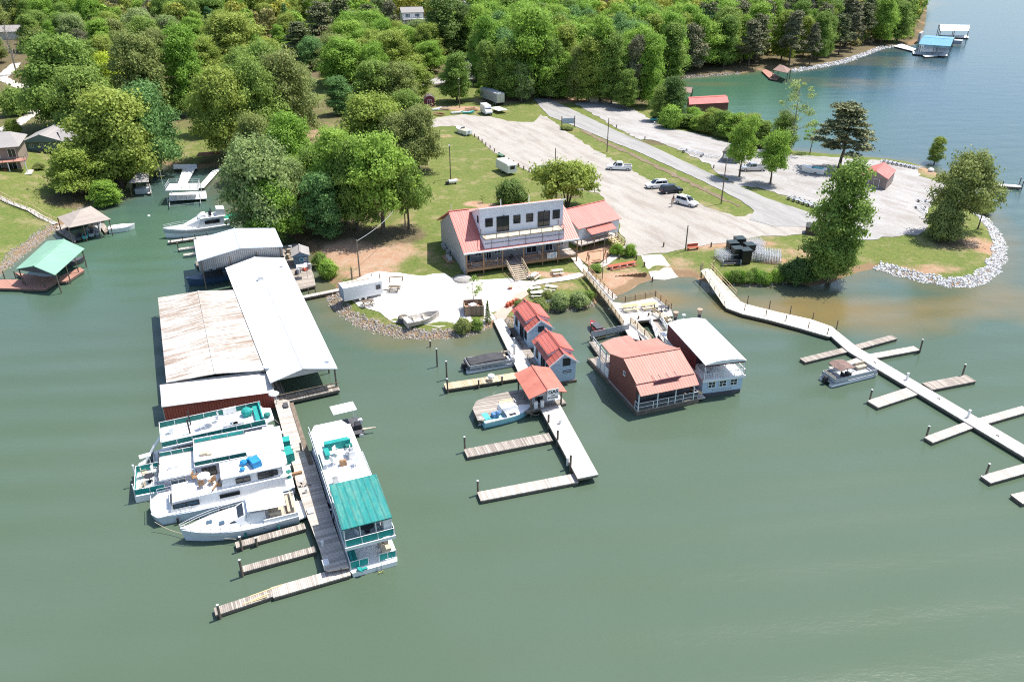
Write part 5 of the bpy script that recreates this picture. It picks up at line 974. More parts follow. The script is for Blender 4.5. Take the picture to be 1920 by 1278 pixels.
# --- yacht in the cove mouth, bow to the left
a = P(320,432,1.3); b = P(432,424,.6); rz = ang(b,a); f = Frame('motor_yacht', (b.x,b.y,0), rz, 'white flybridge yacht with black seats moored across the cove mouth', 'motor boat')
hull(f, 11.6, 3.9, 1.55, -.25, .55, GEL, stripe=GRAYW, sheer=.4)
MB().loft([[(1.0,-1.6,1.5),(1.0,1.6,1.5),(1.0,1.4,3.1),(1.0,-1.4,3.1)],[(5.6,-1.5,1.6),(5.6,1.5,1.6),(5.0,1.3,3.1),(5.0,-1.3,3.1)],[(8.2,-1.0,1.75),(8.2,1.0,1.75),(7.6,.8,2.0),(7.6,-.8,2.0)]]).build('superstructure', GEL, f)
for s in (-1,1): MB().loft([[(x,s*1.5,z0),(x,s*1.56,z0),(x,s*1.5,z1),(x,s*1.44,z1)] for x,z0,z1 in ((1.8,2.1,2.8),(4.4,2.1,2.7))]).build('side_window', GLS, f)
MB().box(.6,5.0,-1.5,1.5,3.1,3.22).build('flybridge_deck', GEL, f); MB().loft([[(4.0,-1.2,3.2),(4.0,1.2,3.2),(4.0,1.1,3.7),(4.0,-1.1,3.7)],[(5.4,-1.0,3.15),(5.4,1.0,3.15),(4.7,.9,3.7),(4.7,-.9,3.7)]]).build('flybridge_fairing', GEL, f)
for y in (-.9,-.3,.3,.9): m = MB(); m.cbox((3.2,y,3.55),(.5,.45,.15)); m.cbox((3.0,y,3.95),(.12,.45,.7),ry=-.2); m.build('black_seat', BLK, f)
m = MB(); m.loft([[(.6,-1.2,3.2),(.6,1.2,3.2),(.6,1.1,4.4),(.6,-1.1,4.4)],[(2.2,-1.2,3.2),(2.2,1.2,3.2),(2.0,1.1,4.5),(2.0,-1.1,4.5)]]); m.build('aft_cabin', GEL, f); window(f, (.6,-1.2),(2.2,-1.2),.3,1.1,3.5,4.2,BLK,GLS)
railing(f, [(5.5,-1.7,1.6),(9,-1.3,1.75),(11.4,-.1,1.95),(11.4,.1,1.95),(9,1.3,1.75),(5.5,1.7,1.6)], .55, ALU, 1.2, .02, (1,.5), name='bow_rail'); MB().tube((1.5,0,4.4),(1.3,0,6.0),.03).build('antenna', ALU, f)
f = Frame('patio_umbrella', P(440,424,.5), 0, 'flat green patio umbrella on the work deck by the yacht', 'umbrella'); MB().tube((0,0,0),(0,0,2.1),.03).build('pole', ALU, f); m = MB(); m.tube((0,0,2.0),(0,0,2.3),1.6,.1,n=12); m.build('canopy', paint('green_canvas', (.02,.25,.15)), f)

# boats under the grey shed
f = Frame('motor_boat', P(415,545,0), R(200), 'dark blue hulled boat half hidden under the grey shed', 'motor boat'); f.o.rotation_euler[2] = R(205); f.o.location = (*P(432,522,0)[:2],0)
hull(f, 6.6, 2.4, 1.1, -.2, .5, paint('navy_hull', (.05,.09,.16), .3)); MB().box(1,4,-.9,.9,1.1,1.5).build('boat_cover', BLKC, f); outboard(f,0,0,.6)
f = Frame('motor_boat', (0,0,0), 0, 'white and navy bowed boat beside the dark one under the grey shed', 'motor boat'); f.o.location = (*P(400,512,0)[:2],0); f.o.rotation_euler[2] = R(25)
hull(f, 6.4, 2.3, 1.0, -.2, .5, GEL, stripe=BLUE); MB().loft([[(.5,-.9,1.0),(.5,.9,1.0),(.5,.7,1.5),(.5,-.7,1.5)],[(4,-.8,1.0),(4,.8,1.0),(4,.5,1.4),(4,-.5,1.4)]]).build('boat_cover', BLKC, f); outboard(f,-.1,0,.6,BLK,1.2)
# ================================================================ docks
# main dock beside the houseboats
f = Frame('dock', P(545,760,.5), R(-67.5), 'long weathered main dock between the row of boats and the big houseboat', 'dock')
def pp(px, py, z=.5): return tuple(f.p(px, py, z))[:2]
m = MB(); m.prism([pp(512,748),pp(543,757),pp(556,800),pp(573,838),pp(590,870),pp(625,985),pp(655,1070),pp(612,1078),pp(600,1035),pp(577,975),pp(556,912),pp(552,885),pp(540,850),pp(527,800)], .36, .5)
m.build('deck', PLX, f); MB().prism([pp(516,752),pp(542,761),pp(572,841),pp(653,1068),pp(614,1072),pp(560,918)], .05, .36).build('float_frame', PILE, f)
MB().box(*sorted((pp(533,765)[0],pp(575,880)[0])), pp(560,800)[1]-.25, pp(560,800)[1]+.2, .5, .58).build('edge_beam', WDP, f)
def finger(x0, y0, x1, y1, w, mat=PLO, z=.45, name='finger_dock', fr=None, pil=None, z2=None):
    g = fr or f; a = Vector(g.p(x0,y0,z)); b = Vector(g.p(x1,y1,z)); rz = ang(a,b); L = (Vector(b)-Vector(a)).length
    o = MB().box(0,L,-w/2,w/2,-.12,0).build(name, mat, g); o.location = a; o.rotation_euler = (0,0,rz)
    MB().box(.03,L-.03,-w/2+.06,w/2-.06,-.42,-.12).build('float_frame', PILE, o)
    for t, s, h in (pil or []):
        m = MB(); m.tube((L*t,s*(w/2+.08),-1.5),(L*t,s*(w/2+.08),h),.11,n=8); q = m.build('piling', PILE, o); MB().tube((L*t,s*(w/2+.08),h),(L*t,s*(w/2+.08),h+.06),.12,n=8).build('cap', ALU, q)
    return o
finger(572,985,442,1021,.85,PLO,pil=[(.93,1,1.2),(.72,1,.6)]); finger(592,1028,451,1067,.8,PLO,pil=[(.99,1,1.5)]); 
finger(655,1068,510,1110,1.3,PLX); finger(510,1110,402,1146,.95,PLO,pil=[(.93,1,1.1)])
m = MB(); a = f.p(468,1118,.45); b = f.p(528,1096,.45); m.bar(a,b,.1,.1); m.bar(f.p(455,1133,.45),f.p(505,1112,.45),.1,.12); m.bar(f.p(470,1128,.45),f.p(500,1118,.55),.08,.1); m.build('broken_beams', WDN, f)
for px, py, w_, h in ((537,768,.9,.7),(523,836,.6,.6),(527,818,.5,.5),(544,865,.6,.5),(546,848,.6,.7),(564,905,.9,.5),(583,966,.7,.6),(612,1063,.7,.6)):
    q = f.p(px,py,.5); t = Frame('dock_box', P(px,py,.5), R(-67), {537:'dark open crate at the top of the main dock',523:'small white dock box second from the top of the main dock',527:'low white dock step box near the houseboat with the slide',544:'white dock step beside the long houseboat',546:'tan dock box beside the teal stern canvas',564:'white bench sized dock box with a hose beside the blue tarp boat',583:'square white dock box at the root of the first finger',612:'white dock box at the root of the last finger'}[px], 'dock box')
    mm = DGR if px == 537 else TAN if px == 546 else WHITE; MB().box(-w_/2,w_/2,-.25,.25,0,h).build('box', mm, t); MB().box(-w_/2-.03,w_/2+.03,-.28,.28,h,h+.06).build('lid', mm if px != 546 else WHITE, t)
for px, py, l in ((560,897,'three dark wooden boat steps on the main dock'),):
    t = Frame('dock_steps', P(px-3,py-6,.5), R(-67), l, 'steps'); MB().box(-.3,.0,-.5,.5,0,.25).box(.0,.3,-.5,.5,0,.5).box(.3,.6,-.5,.5,0,.75).build('steps', WDB, t)
f = Frame('bicycle', P(570,919,.5), R(10), 'dark bicycle parked on the main dock by the white bench box', 'bicycle')
for x in (-.5,.5):
    m = MB(); pts = [(x+.33*math.cos(a),0,.34+.33*math.sin(a)) for a in np.linspace(0,6.28,15)]; [m.tube(pts[i],pts[i+1],.03,n=5) for i in range(14)]; m.build('wheel', RUBB, f)
m = MB(); [m.tube(a,b,.025,n=6) for a,b in (((-.5,0,.34),(-.15,0,.85)),((-.15,0,.85),(.35,0,.8)),((.5,0,.34),(.35,0,.95)),((-.5,0,.34),(.0,0,.34)),((0,0,.34),(.35,0,.8)),((0,0,.34),(-.17,0,.95)))]; m.build('frame', BLK, f); MB().cbox((-.17,0,.97),(.25,.12,.05)).build('saddle', BLK, f); MB().tube((.33,-.25,1.0),(.33,.25,1.0),.02).build('handlebar', STEEL, f)
for px,py,h,l in ((568,860,2.0,'tilted dark post by the bow of the big houseboat'),(633,1150,.6,'')):
    if l: t = Frame('mooring_post', P(px,py,0), 0, l, 'post'); MB().tube((0,0,-1),(-.1,.2,h),.12,n=8).build('post', PILE, t)

# gas dock -------------------------------------------------------------
f = Frame('gas_dock', P(1048.2,766,.5), R(-75.4), 'L shaped pale plank gas dock with two finger docks', 'dock')
polydeck(f, [f.p(1013,772,.5), f.p(1050,765,.5), f.p(1121.4,896,.5), f.p(1083,904,.5)], .5, PLP, skirt=WDP)
finger(1033,818,873,849,1.55,PLO,fr=f,pil=[(.985,-1,1.5)]) ; finger(1080,895,898,930,1.45,PLX,fr=f,pil=[(.99,-1,1.3)])
for px,py,h in ((1028,805,1.6),(1045,838,1.8),(1069,887,1.9)): q = f.p(px,py,0); piling(f,q.x,q.y,h,.12)
MB().bar(f.p(1033,806,.56),f.p(1048,801,.56),.15,.1).build('kerb_board', PLN, f)
polydeck(f, [f.p(*a) for a in ((886,772,.5),(893,758,.5),(912,750,.5),(957,739,.5),(995,734,.5),(1013,772,.5),(988,778,.5),(955,768,.5),(905,795,.5),(896,794,.5))], .49, PLO, name='side_deck', skirt=PILE)
polydeck(f, [f.p(*a) for a in ((935,758,.51),(963,752,.51),(965,757,.51),(936,764,.51))], .53, PLN, name='repaired_boards', th=.03)
polydeck(f, [f.p(*a) for a in ((975,738,.5),(1030,725,.5),(1062,762,.5),(1013,774,.5))], .505, PLO, name='hut_floor', skirt=PILE)
# gas hut
GH = 2.75
f = Frame('gas_hut', P(994.5,744.2,3.0), R(19.7), 'open gas dock hut with an orange red gabled roof and GAS sign', 'gas hut'); f.o.location.z = 0; f.loc.z = 0
gable(f, (0,0,3.0), (4.25,0,3.0), (4.5,5.5,3.0), (.3,5.5,3.0), .65, paint('orange_red_sheet_roof', (.50,.17,.12), .45, .2, .8), paint('grey_board', (.40,.40,.42)), over=.25)
for x,y in ((.2,.3),(4.0,.3),(.4,5.1),(4.2,5.1),(.3,2.7)): post(f,x,y,-.8,3.0,PILE,.16)
MB().box(.8,3.4,1.2,4.3,.5,2.6).build('hut_wall', GRAYW, f); window(f,(.8,1.2),(3.4,1.2),.3,.9,1.3,2.2,BLK,GLS); window(f,(.8,4.3),(.8,1.2),.7,1.2,1.3,2.2,BLK,GLS); m = MB(); m.box(.7,1.1,.4,.7,.5,1.9); m.box(1.5,1.9,.4,.7,.5,1.9); m.build('fuel_pump', WHITE, f)
MB().box(3.3,4.5,1.2,3.4,.5,1.1).build('white_locker', WHITE, f)
sg = MB().box(1.95,3.35,-.42,-.36,2.35,3.75).build('sign_board', WHITE, f)
def text(s, size, parent, loc, rot, mat, name='lettering', ext=.012, sx=1.0, align='CENTER'):
    cu = bpy.data.curves.new(name, 'FONT'); cu.body = s; cu.size = size; cu.extrude = ext; cu.align_x = align; cu.align_y = 'CENTER'; cu.offset = size*.018; cu.materials.append(mat)
    t0 = bpy.data.objects.new(name, cu); COL.objects.link(t0); bpy.context.view_layer.update(); me = bpy.data.meshes.new_from_object(t0); bpy.data.objects.remove(t0)
    o = bpy.data.objects.new(name, me); COL.objects.link(o); o.parent = parent; o.location = loc; o.rotation_euler = rot; o.scale = (sx,1,1); return o
text('GAS', .66, sg, (2.65,-.435,3.42), (R(90),0,0), BLK); text('NON', .2, sg, (2.65,-.435,2.94), (R(90),0,0), BLK); text('ETHANOL', .27, sg, (2.65,-.435,2.64), (R(90),0,0), BLK)

# floating walkway beside the cabins ---------------------------------------
f = Frame('floating_walkway', P(925.7,599.6,.6), R(-75.7), 'stepped pale walkway from the paved path out past the floating cabins', 'dock'); f.o.location.z = 0; f.loc.z = 0
polydeck(f, [f.p(*a) for a in ((925,600,.6),(942,595,.6),(958,622,.6),(956,631,.6),(965,634,.6),(990,676,.6),(994,684,.6),(1004,706,.6),(978,712,.6),(967,687,.6))], .6, PLP, skirt=WDP)
polydeck(f, [f.p(*a) for a in ((959,633,.55),(977,627,.55),(1022,700,.55),(1003,704,.55))], .56, PLO, name='cabin_side_deck', skirt=PILE)
finger(990,700,834,724,1.5,PLN,.55,fr=f,pil=[(.985,1,1.5),(.62,1,.7),(.34,1,.7),(.1,1,.3)])
q = f.p(964,664,.6); piling(f,q.x,q.y,3.0,.1,GRAYW); MB().cbox((q.x,q.y-.1,1.9),(.3,.5,.35)).build('power_pedestal', WHITE, f)
for k,(px,py,h) in enumerate(((807,638,.9),(820,681,2.6),(838,705,2.6))):
    t = Frame('mooring_pile', P(px,py+(12 if k == 0 else 6),0), 0, ['shortest lone piling near the rocks','middle one of three lone pilings off the rocks','lone piling nearest the short finger dock'][k], 'piling'); MB().tube((0,0,-1),(0,0,h),.11,n=8).build('pile', PILE, t); MB().tube((0,0,h),(0,0,h+.08),.12,n=8).build('cap', ALU, t)

# floating cabins ------------------------------------------------------------
def cabin(origin, rz, label, front):
    f = Frame('floating_cabin', origin, rz, label, 'cabin'); x0, x1, yl, ez, rise = -1.05, 2.25, 6.6, 2.85, 1.55; xm = .6
    MB().box(x0-.9,x1+.15,-.2,yl+.3,.0,.32).build('float_deck', PILE, f)
    railing(f, [(x0-.85,-.1,.32),(x0-.85,yl,.32)], .8, BLK, 1.0, .025, (1,.5), name='deck_railing')
    m = MB(); m.box(x0,x1,0,yl,.32,ez-.05); m.build('wall', LAPS, f)
    gable(f, (x0-.25,-.3,ez), (x1+.25,-.3,ez), (x1+.25,yl+.3,ez), (x0-.25,yl+.3,ez), rise, RREDB, None, th=.09)
    for y in (.0,yl-.06): MB().slab([(x0,y,ez-.1),(x1,y,ez-.1),(xm,y,ez+rise-.15)], .06).build('gable_wall', LAPS if y == 0 else LAPW, f)
    m = MB(); 
    for s in (-1,1): m.bar((xm,-.33,ez+rise-.05),(xm+s*1.95,-.33,ez-.02),.05,.2)
    m.build('barge_board', TRIM, f)
    # wide dormer box
    d0, d1 = 1.5, 5.7; m = MB(); m.box(x0+.25,x1-.05,d0,d1,ez-.1,3.75); m.build('dormer_wall', paint('lilac_wall', (.62,.60,.68), .5), f)
    gable(f, (x0+.0,d0-.15,3.72), (x1+.25,d0-.15,3.72), (x1+.25,d1+.15,3.72), (x0+.0,d1+.15,3.72), .78, RREDB, paint('lilac_wall', (.62,.60,.68)), th=.09, name='dormer_roof')
    for s_ in (.4,1.7,3.0): window(f, (x0+.25,d1),(x0+.25,d0), s_,.8,2.95,3.6,TRIM,GLS)
    window(f, (x0,yl),(x0,0), .9,.9,1.2,2.4,BLK,GLS); window(f, (x0,yl),(x0,0), 5.0,.9,1.2,2.4,BLK,GLS)
    for s_ in (3.0,3.8): window(f, (x0,yl),(x0,0), s_,.75,.4,2.45,BLK,GLS,mull=0,hm=2,name='door')
    if front: window(f, (x0,0),(x1,0), 1.55,1.0,2.55,3.6,BLK,GLS,mull=1,hm=2); window(f, (x0,0),(x1,0), 1.6,1.1,1.55,1.85,BLK,TRIM,mull=0)
    else: window(f, (x0,0),(x1,0), 1.35,.8,2.6,3.4,BLK,GLS)
    MB().box(x0+.2,x1-.2,yl,yl+.5,.3,.5).build('back_step', WDP, f); return f
o = P(1047.0,714.9,0); o.z = 0
a1 = P(1056.5,660,4.4); a2 = P(1012.6,598,4.4); dl = a2-a1; rz = R(17.2)
base = P(1047,714.9,.4); base.z = 0
cabin(base, rz, 'nearer red roofed floating cabin with a pale blue gable facing the lake', True)
cabin(base+Vector((dl.x,dl.y,0)), rz, 'farther red roofed floating cabin next to the rocky bank', False)

# floating restaurant ----------------------------------------------------------
f = Frame('floating_restaurant', (15.3,80.7,0), R(19.8), 'floating restaurant with a big faded red roof and screened front porch', 'building')
MB().box(-1.2,7.2,-1.4,12.5,.0,.45).build('float_base', PILE, f); MB().box(-1.1,7.1,-1.3,12,.45,.62).build('floor', PLO, f)
m = MB(); m.slab([(-1.15,-1.9,3.0),(6.6,-1.9,3.0),(6.7,-.5,3.85),(-1.15,-.4,3.85)],.09); m.build('porch_roof', RSAL, f)
m = MB(); m.slab([(-1.1,-.6,3.9),(6.6,-.7,3.9),(6.6,3.0,5.35),(-1.0,3.2,5.35)],.09); m.slab([(-1.0,3.2,5.35),(6.6,3.0,5.35),(6.7,6.5,4.2),(-1.0,6.6,4.2)],.09); m.bar((-1.0,3.2,5.4),(6.6,3.0,5.4),.25,.08); m.build('main_roof', RSAL, f)
m = MB(); m.slab([(-1.0,6.6,4.18),(6.7,6.5,4.18),(6.7,8.6,4.05),(3.6,8.7,4.05),(3.8,10.7,3.95),(1.4,10.6,3.95),(-.7,9.8,4.0)],.09); m.build('back_roof', RSAL, f)
REDS = paint('dark_red_siding', (.20,.07,.055), .6, .15, 1)
def vw(pts, mat, nm='wall', t=.08, fr=None): return MB().slab(pts, t).build(nm, mat, fr or f)
vw([(-1.0,-.5,.6),(-1.0,6.6,.6),(-1.0,6.6,4.1),(-1.0,3.2,5.25),(-1.0,-.5,3.8)], REDS); vw([(6.5,-.5,.6),(6.5,6.5,.6),(6.5,6.5,4.1),(6.5,3.0,5.25),(6.5,-.5,3.8)], REDS); MB().box(-.9,6.4,-.45,-.35,.6,3.8).build('front_wall', DGR, f)
window(f, (-1.0,6.5),(-1.0,-.4), 3.7,.5,3.3,3.9,TRIM,GLS,mull=0)
for y0 in (6.7,7.9,9.1): vw([(-.95,y0,.7),(-.95,y0+1.0,.7),(-.95,y0+1.0,1.9),(-.95,y0,1.9)], WHITE, 'white_panel')
for x,y in ((-.9,7.8),(-.8,9.7),(1.5,10.4),(3.7,10.4),(6.5,8.5),(3.6,8.6)): post(f,x,y,.6,4.0,TRIM,.12)
railing(f, [(-1.05,-.6,.62),(-1.05,-1.3,.62),(7.0,-1.3,.62),(7.0,6,.62)], 1.0, TRIM, 2.0, .04, (1,.45), infill=DGR)
railing(f, [(-.95,-1.25,1.62),(6.4,-1.25,1.62)], 1.3, TRIM, 2.1, .045, (1,), name='porch_screen')
for x in (-1.0,1.5,3.9,6.4): post(f,x,-1.3,.6,3.0,TRIM,.1)
for x0 in (.5,2.8,5.0): m = MB(); m.cbox((x0,-.85,1.3),(1.4,.6,.06)); m.cbox((x0,-.85,1.0),(.1,.1,.7)); m.build('table', WDP, f)
MB().box(6.9,8.2,-1.2,2.2,.35,.5).build('side_dock', PLP, f); MB().cbox((7.3,-.6,1.2),(.5,1.4,.08),.5).build('ramp_board', WDN, f)
# sign standing on the roof
sg = MB().loft([[(1.0,-.98,3.62),(1.0,-.9,3.62),(1.0,-.9,3.9),(1.0,-.98,3.9)],[(1.7,-.98,3.6),(1.7,-.9,3.6),(1.7,-.9,4.12),(1.7,-.98,4.12)],[(4.1,-1.0,3.6),(4.1,-.92,3.6),(4.1,-.92,4.15),(4.1,-1.0,4.15)],[(4.6,-1.0,3.95),(4.6,-.92,3.95),(4.6,-.92,4.15),(4.6,-1.0,4.15)]]).build('roof_sign', paint('purple_grey_sign', (.16,.06,.08), .5), f)
m = MB(); [m.bar((x,-.88,4.0),(x-.1,.1,4.22),.03) for x in (1.3,2.2,3.2,4.3)]; m.build('sign_stay', DGR, sg)
# dark boat and pontoon floats in the pen on the left
f2 = Frame('jet_boat', P(1128,630,0), R(110), 'small dark boat in the pen behind the floating restaurant', 'motor boat'); hull(f2,3.6,1.5,.7,-.2,.5,paint('dark_red_hull',(.25,.04,.04),.3)); MB().cbox((1.6,0,.85),(2.0,1.0,.25)).build('cover', DGR, f2)
f = Frame('side_dock', P(1112,642,.6), R(-57), 'railed dock with a white trimmed rail wrapped round the dark boat pen', 'dock'); f.o.location.z = 0; f.loc.z = 0
finger(1110,640,1178,735,.9,PLO,.6,'walk',fr=f); finger(1108,630,1180,612,.7,PLP,.9,'walk',fr=f)
railing(f, [f.p(1112,642,.6), f.p(1150,693,.6)], .9, ALU, 1.2, .03, (1,.5)); railing(f, [f.p(1109,634,.9), f.p(1179,619,.9)], 1.0, GRAYW, 1.2, .03, (1,), infill=GRAYW); q = f.p(1108,640,0); piling(f,q.x,q.y,2.8,.1)

# tour boat ----------------------------------------------------------------------
f = Frame('tour_boat', (23.1,82.8,0), R(13.4), 'two deck tour boat with a white canopy roof and maroon side curtains', 'tour boat')
MB().loft([[(x0,y,.55),(x1,y,.55),(x1,y,-.25),(x0,y,-.25)] for y,x0,x1 in ((.2,.2,5.2),(1,0,5.4),(11.5,0,5.4),(13.5,.9,4.5))]).build('hull', DGR, f)
MB().box(.05,5.35,.25,11.0,.5,2.4).build('lower_cabin', LAPS, f)
for s_ in (.7,2.15,3.6): window(f,(.05,.25),(5.35,.25),s_,1.0,1.25,2.15,TRIM,GLS,mull=1,hm=1)
for i in range(5): window(f,(.05,11.0),(.05,.25),.8+i*1.9,1.1,1.2,2.1,TRIM,GLS); window(f,(5.35,.25),(5.35,11.0),.8+i*1.9,1.1,1.2,2.1,TRIM,GLS)
MB().box(-.1,5.5,.0,13.2,2.4,2.55).build('upper_deck', GEL, f); MB().box(-.12,5.52,-.04,.1,2.3,2.6).build('deck_trim', TRIM, f)
railing(f, [(0,.1,2.55),(5.4,.1,2.55),(5.4,13,2.55)], .85, TRIM, 1.4, .035, (1,.12), bal=.22); railing(f, [(0,3.5,2.55),(0,.1,2.55)], .85, TRIM, 1.4, .035, (1,.12), bal=.22)
MB().loft([[(-.15,y,4.75),(5.2,y,4.75),(5.2,y,4.85),(3.9,y,5.2),(1.4,y,5.2),(-.15,y,4.85)] for y in (-.2,11.2)]).build('canopy', WHITE, f)
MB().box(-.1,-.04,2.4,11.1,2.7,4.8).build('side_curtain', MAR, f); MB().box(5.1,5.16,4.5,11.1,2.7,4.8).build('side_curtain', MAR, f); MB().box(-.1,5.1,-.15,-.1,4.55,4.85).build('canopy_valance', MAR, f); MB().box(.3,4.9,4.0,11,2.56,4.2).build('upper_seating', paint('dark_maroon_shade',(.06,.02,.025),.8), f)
for x in (0,2.6,5.1): post(f,x,0.0,2.5,4.75,TRIM,.08)
for x,y in ((1.0,1.5),(2.2,2.4)): table(f,x,y,2.55,.35,WHITE); chair(f,x+.6,y,2.55,3.1,WHITE)
for x,y,h in ((1.6,12.6,5.6),(4.9,12.3,5.8)):
    s = MB(); s.tube((x,y,2.5),(x,y,h-.7),.22,n=12); o = s.build('smoke_stack', DGR, f); m = MB(); m.tube((x,y,h-.7),(x,y,h),.24,.38,n=12); m.build('stack_crown', paint('rusty_cream',(.45,.33,.24),.7,.5,5), o)
for x,y,z in ((1.0,13.0,4.2),(3.2,13.4,4.5)): m = MB(); m.tube((x,y,2.6),(x,y,z),.03); m.ball((x,y,z+.1),.28,10,5,sz=.5); m.build('radar_dome', GEL, f)
MB().cbox((3.4,12.2,2.9),(1.0,.8,.6)).cbox((2.0,12.9,2.8),(.7,.6,.5),.5).build('deck_gear', WHITE, f)
text('RIVERBOAT', .0001, f.o, (2.6,.2,.8), (R(90),0,0), GRAYW) if False else None
m = MB(); 
for i,x in enumerate(np.linspace(1.5,3.9,9)): m.cbox((x,.235,.86),(.14,.02,.2 if i % 2 else .26))
m.build('faded_name', GRAYW, f)

# gangway deck with picnic tables ----------------------------------------------------
f = Frame('fishing_deck', P(1140,572,1.2), R(-66), 'wide pale deck with wooden railings, picnic tables and two long gangways', 'dock'); f.o.location.z = 0; f.loc.z = 0
L = [f.p(*a) for a in ((1094,513,1.6),(1103,509,1.6),(1158,555,1.2),(1142,568,1.2))]
m = MB(); m.slab([(q.x,q.y,z) for q,z in zip(L,(1.7,1.7,1.1,1.1))],.12); m.build('upper_gangway', PLP, f)
polydeck(f, [f.p(*a) for a in ((1137,566,1.1),(1150,566,1.1),(1172,568,1.1),(1230,557,1.1),(1258,580,1.1),(1262,592,1.1),(1228,598,1.1),(1197,601,1.1),(1190,606,1.1),(1200,638,1.1),(1180,632,1.1),(1162,600,1.1))], 1.1, PLP, skirt=WDP)
m = MB(); q = [f.p(*a) for a in ((1178,600,1.05),(1190,598,1.05),(1228,636,.9),(1208,640,.9))]; m.slab([(p.x,p.y,z) for p,z in zip(q,(1.1,1.1,.75,.75))],.1); m.build('lower_gangway', PLP, f)
def prail(fr, pts, zs, h=1.0, mat=WDB, nm='railing', bal=0, rails=(1,.62,.3)): return railing(fr, [(*tuple(fr.p(px,py,z))[:2], z) for (px,py),z in zip(pts,zs)], h, mat, 1.6, .05, rails, name=nm, bal=bal)
prail(f, [(1093,514),(1140,572),(1168,612)], (1.7,1.1,1.1), 1.0, paint('cream_rail',(.50,.38,.22),.8,.15), bal=.22); prail(f, [(1103,509),(1148,560),(1172,567),(1229,556),(1258,580)], (1.7,1.15,1.1,1.1,1.1), 1.0, WDB)
prail(f, [(1182,606),(1222,640)], (1.1,.8), .9, paint('cream_rail',(.5,.38,.22)), bal=.3); prail(f, [(1220,606),(1232,640)], (1.1,.8), .9, TRIM, bal=.3); prail(f, [(1224,588),(1264,612)], (1.1,1.1), .9, WDN)
for px,py in ((1196,610),(1215,604),(1190,618)): q = f.p(px,py,0); piling(f,q.x,q.y,1.5,.13,cap=False)
finger(1226,600,1262,652,1.5,PLO,.7,'side_gangway',fr=f)
prail(f, [(1218,606),(1252,655)], (.7,.7), .9, TRIM, bal=.3); prail(f, [(1236,598),(1270,650)], (.7,.7), .9, TRIM, bal=.3)
def picnic(loc, rz, mat, label, L=1.8, group=None):
    f = Frame('picnic_table', loc, rz, label, 'picnic table', group); m = MB(); [m.box(-L/2,L/2,y,y+.16,.72,.76) for y in (-.42,-.21,0,.21)]; m.build('table_top', mat, f)
    for y in (-.85,.6): MB().box(-L/2,L/2,y,y+.26,.42,.46).build('bench', mat, f)
    for x in (-L*.33,L*.33): m = MB(); m.bar((x,-.7,0),(x,-.2,.74),.09,.05); m.bar((x,.7,0),(x,.2,.74),.09,.05); m.box(x-.03,x+.03,-.8,.8,.36,.42); m.build('trestle', mat, f)
    return f
picnic(P(1181,581,1.1), R(15), WDN, 'left wooden picnic table on the fishing deck', 2.4); picnic(P(1216,578,1.1), R(15), WDN, 'right wooden picnic table on the fishing deck', 2.4)
PT = paint('pale_picnic_wood',(.62,.58,.52),.8,.15,4)
for px,py,l,a in ((1045,514,'pale picnic table alone on the grass before the porch',15),(1001,522,'picnic table touching the foot of the porch stairs',60),(1003,547,'upper left pale picnic table in the cluster above the shrubs',20),(1033,544,'small pale picnic table at the upper right of the cluster',-20),(1006,556,'front left pale picnic table in the cluster',5),(1023,554,'pale picnic table in the middle of the cluster',15),(690,572,'dark shaded picnic table beside the white box trailer by the rocks',20),(740,545,'round pale picnic table behind the white box trailer',-10)): 
    picnic(G(px,py), R(a), PT if py < 572 and px > 800 else WDP, l)
f = Frame('patio_table', P(1240,583,1.1), 0, 'dark wire table and chairs at the corner of the fishing deck', 'table'); table(f,0,0,0,.5,DGR); chair(f,.8,.2,0,3.1,DGR); chair(f,-.8,0,0,0,DGR)
f = Frame('kayak', G(1020,566), R(15), 'white kayak lying on the bank among the shrubs', 'kayak'); MB().loft([[(x,-w,.12),(x,-w*.7,.35),(x,w*.7,.35),(x,w,.12),(x,0,-.02)] for x,w in ((-1.7,.04),(-1.1,.3),(0,.42),(1.1,.3),(1.7,.04))]).build('hull', GEL, f); MB().cbox((-.1,0,.36),(.9,.4,.04)).build('cockpit', DGR, f)

# right pier --------------------------------------------------------------------------
f = Frame('long_pier', P(1606,650.8,.5), R(-67), 'long right hand pier running from the hedge out past five pairs of finger docks', 'pier'); f.o.location.z = 0; f.loc.z = 0
m = MB(); q = [f.p(*a) for a in ((1313,506,1.7),(1331,503,1.7),(1388,563,.7),(1358,572,.7))]; m.slab([(p.x,p.y,z) for p,z in zip(q,(1.75,1.75,.6,.6))],.12); m.build('gangway', planks('yellowish_new_planks',(.70,.64,.48),0,.16,.12,.7,.15), f)
PB = planks('bright_planks',(.70,.66,.58),0,.16,.16,.65,.25)
polydeck(f, [f.p(*a) for a in ((1358,572,.6),(1382,562,.6),(1400,570,.6),(1460,585,.6),(1520,598,.6),(1560,612,.6),(1575,625,.6),(1555,631,.6),(1500,615,.6),(1440,599,.6),(1392,588,.6),(1362,577,.6))], .6, PB, skirt=PILE)
polydeck(f, [f.p(*a) for a in ((1556,628,.55),(1572,622,.55),(1606,650,.5),(1935,843,.5),(1935,866,.5),(1590,659,.5))], .55, PLP, name='pier_deck', skirt=PILE)
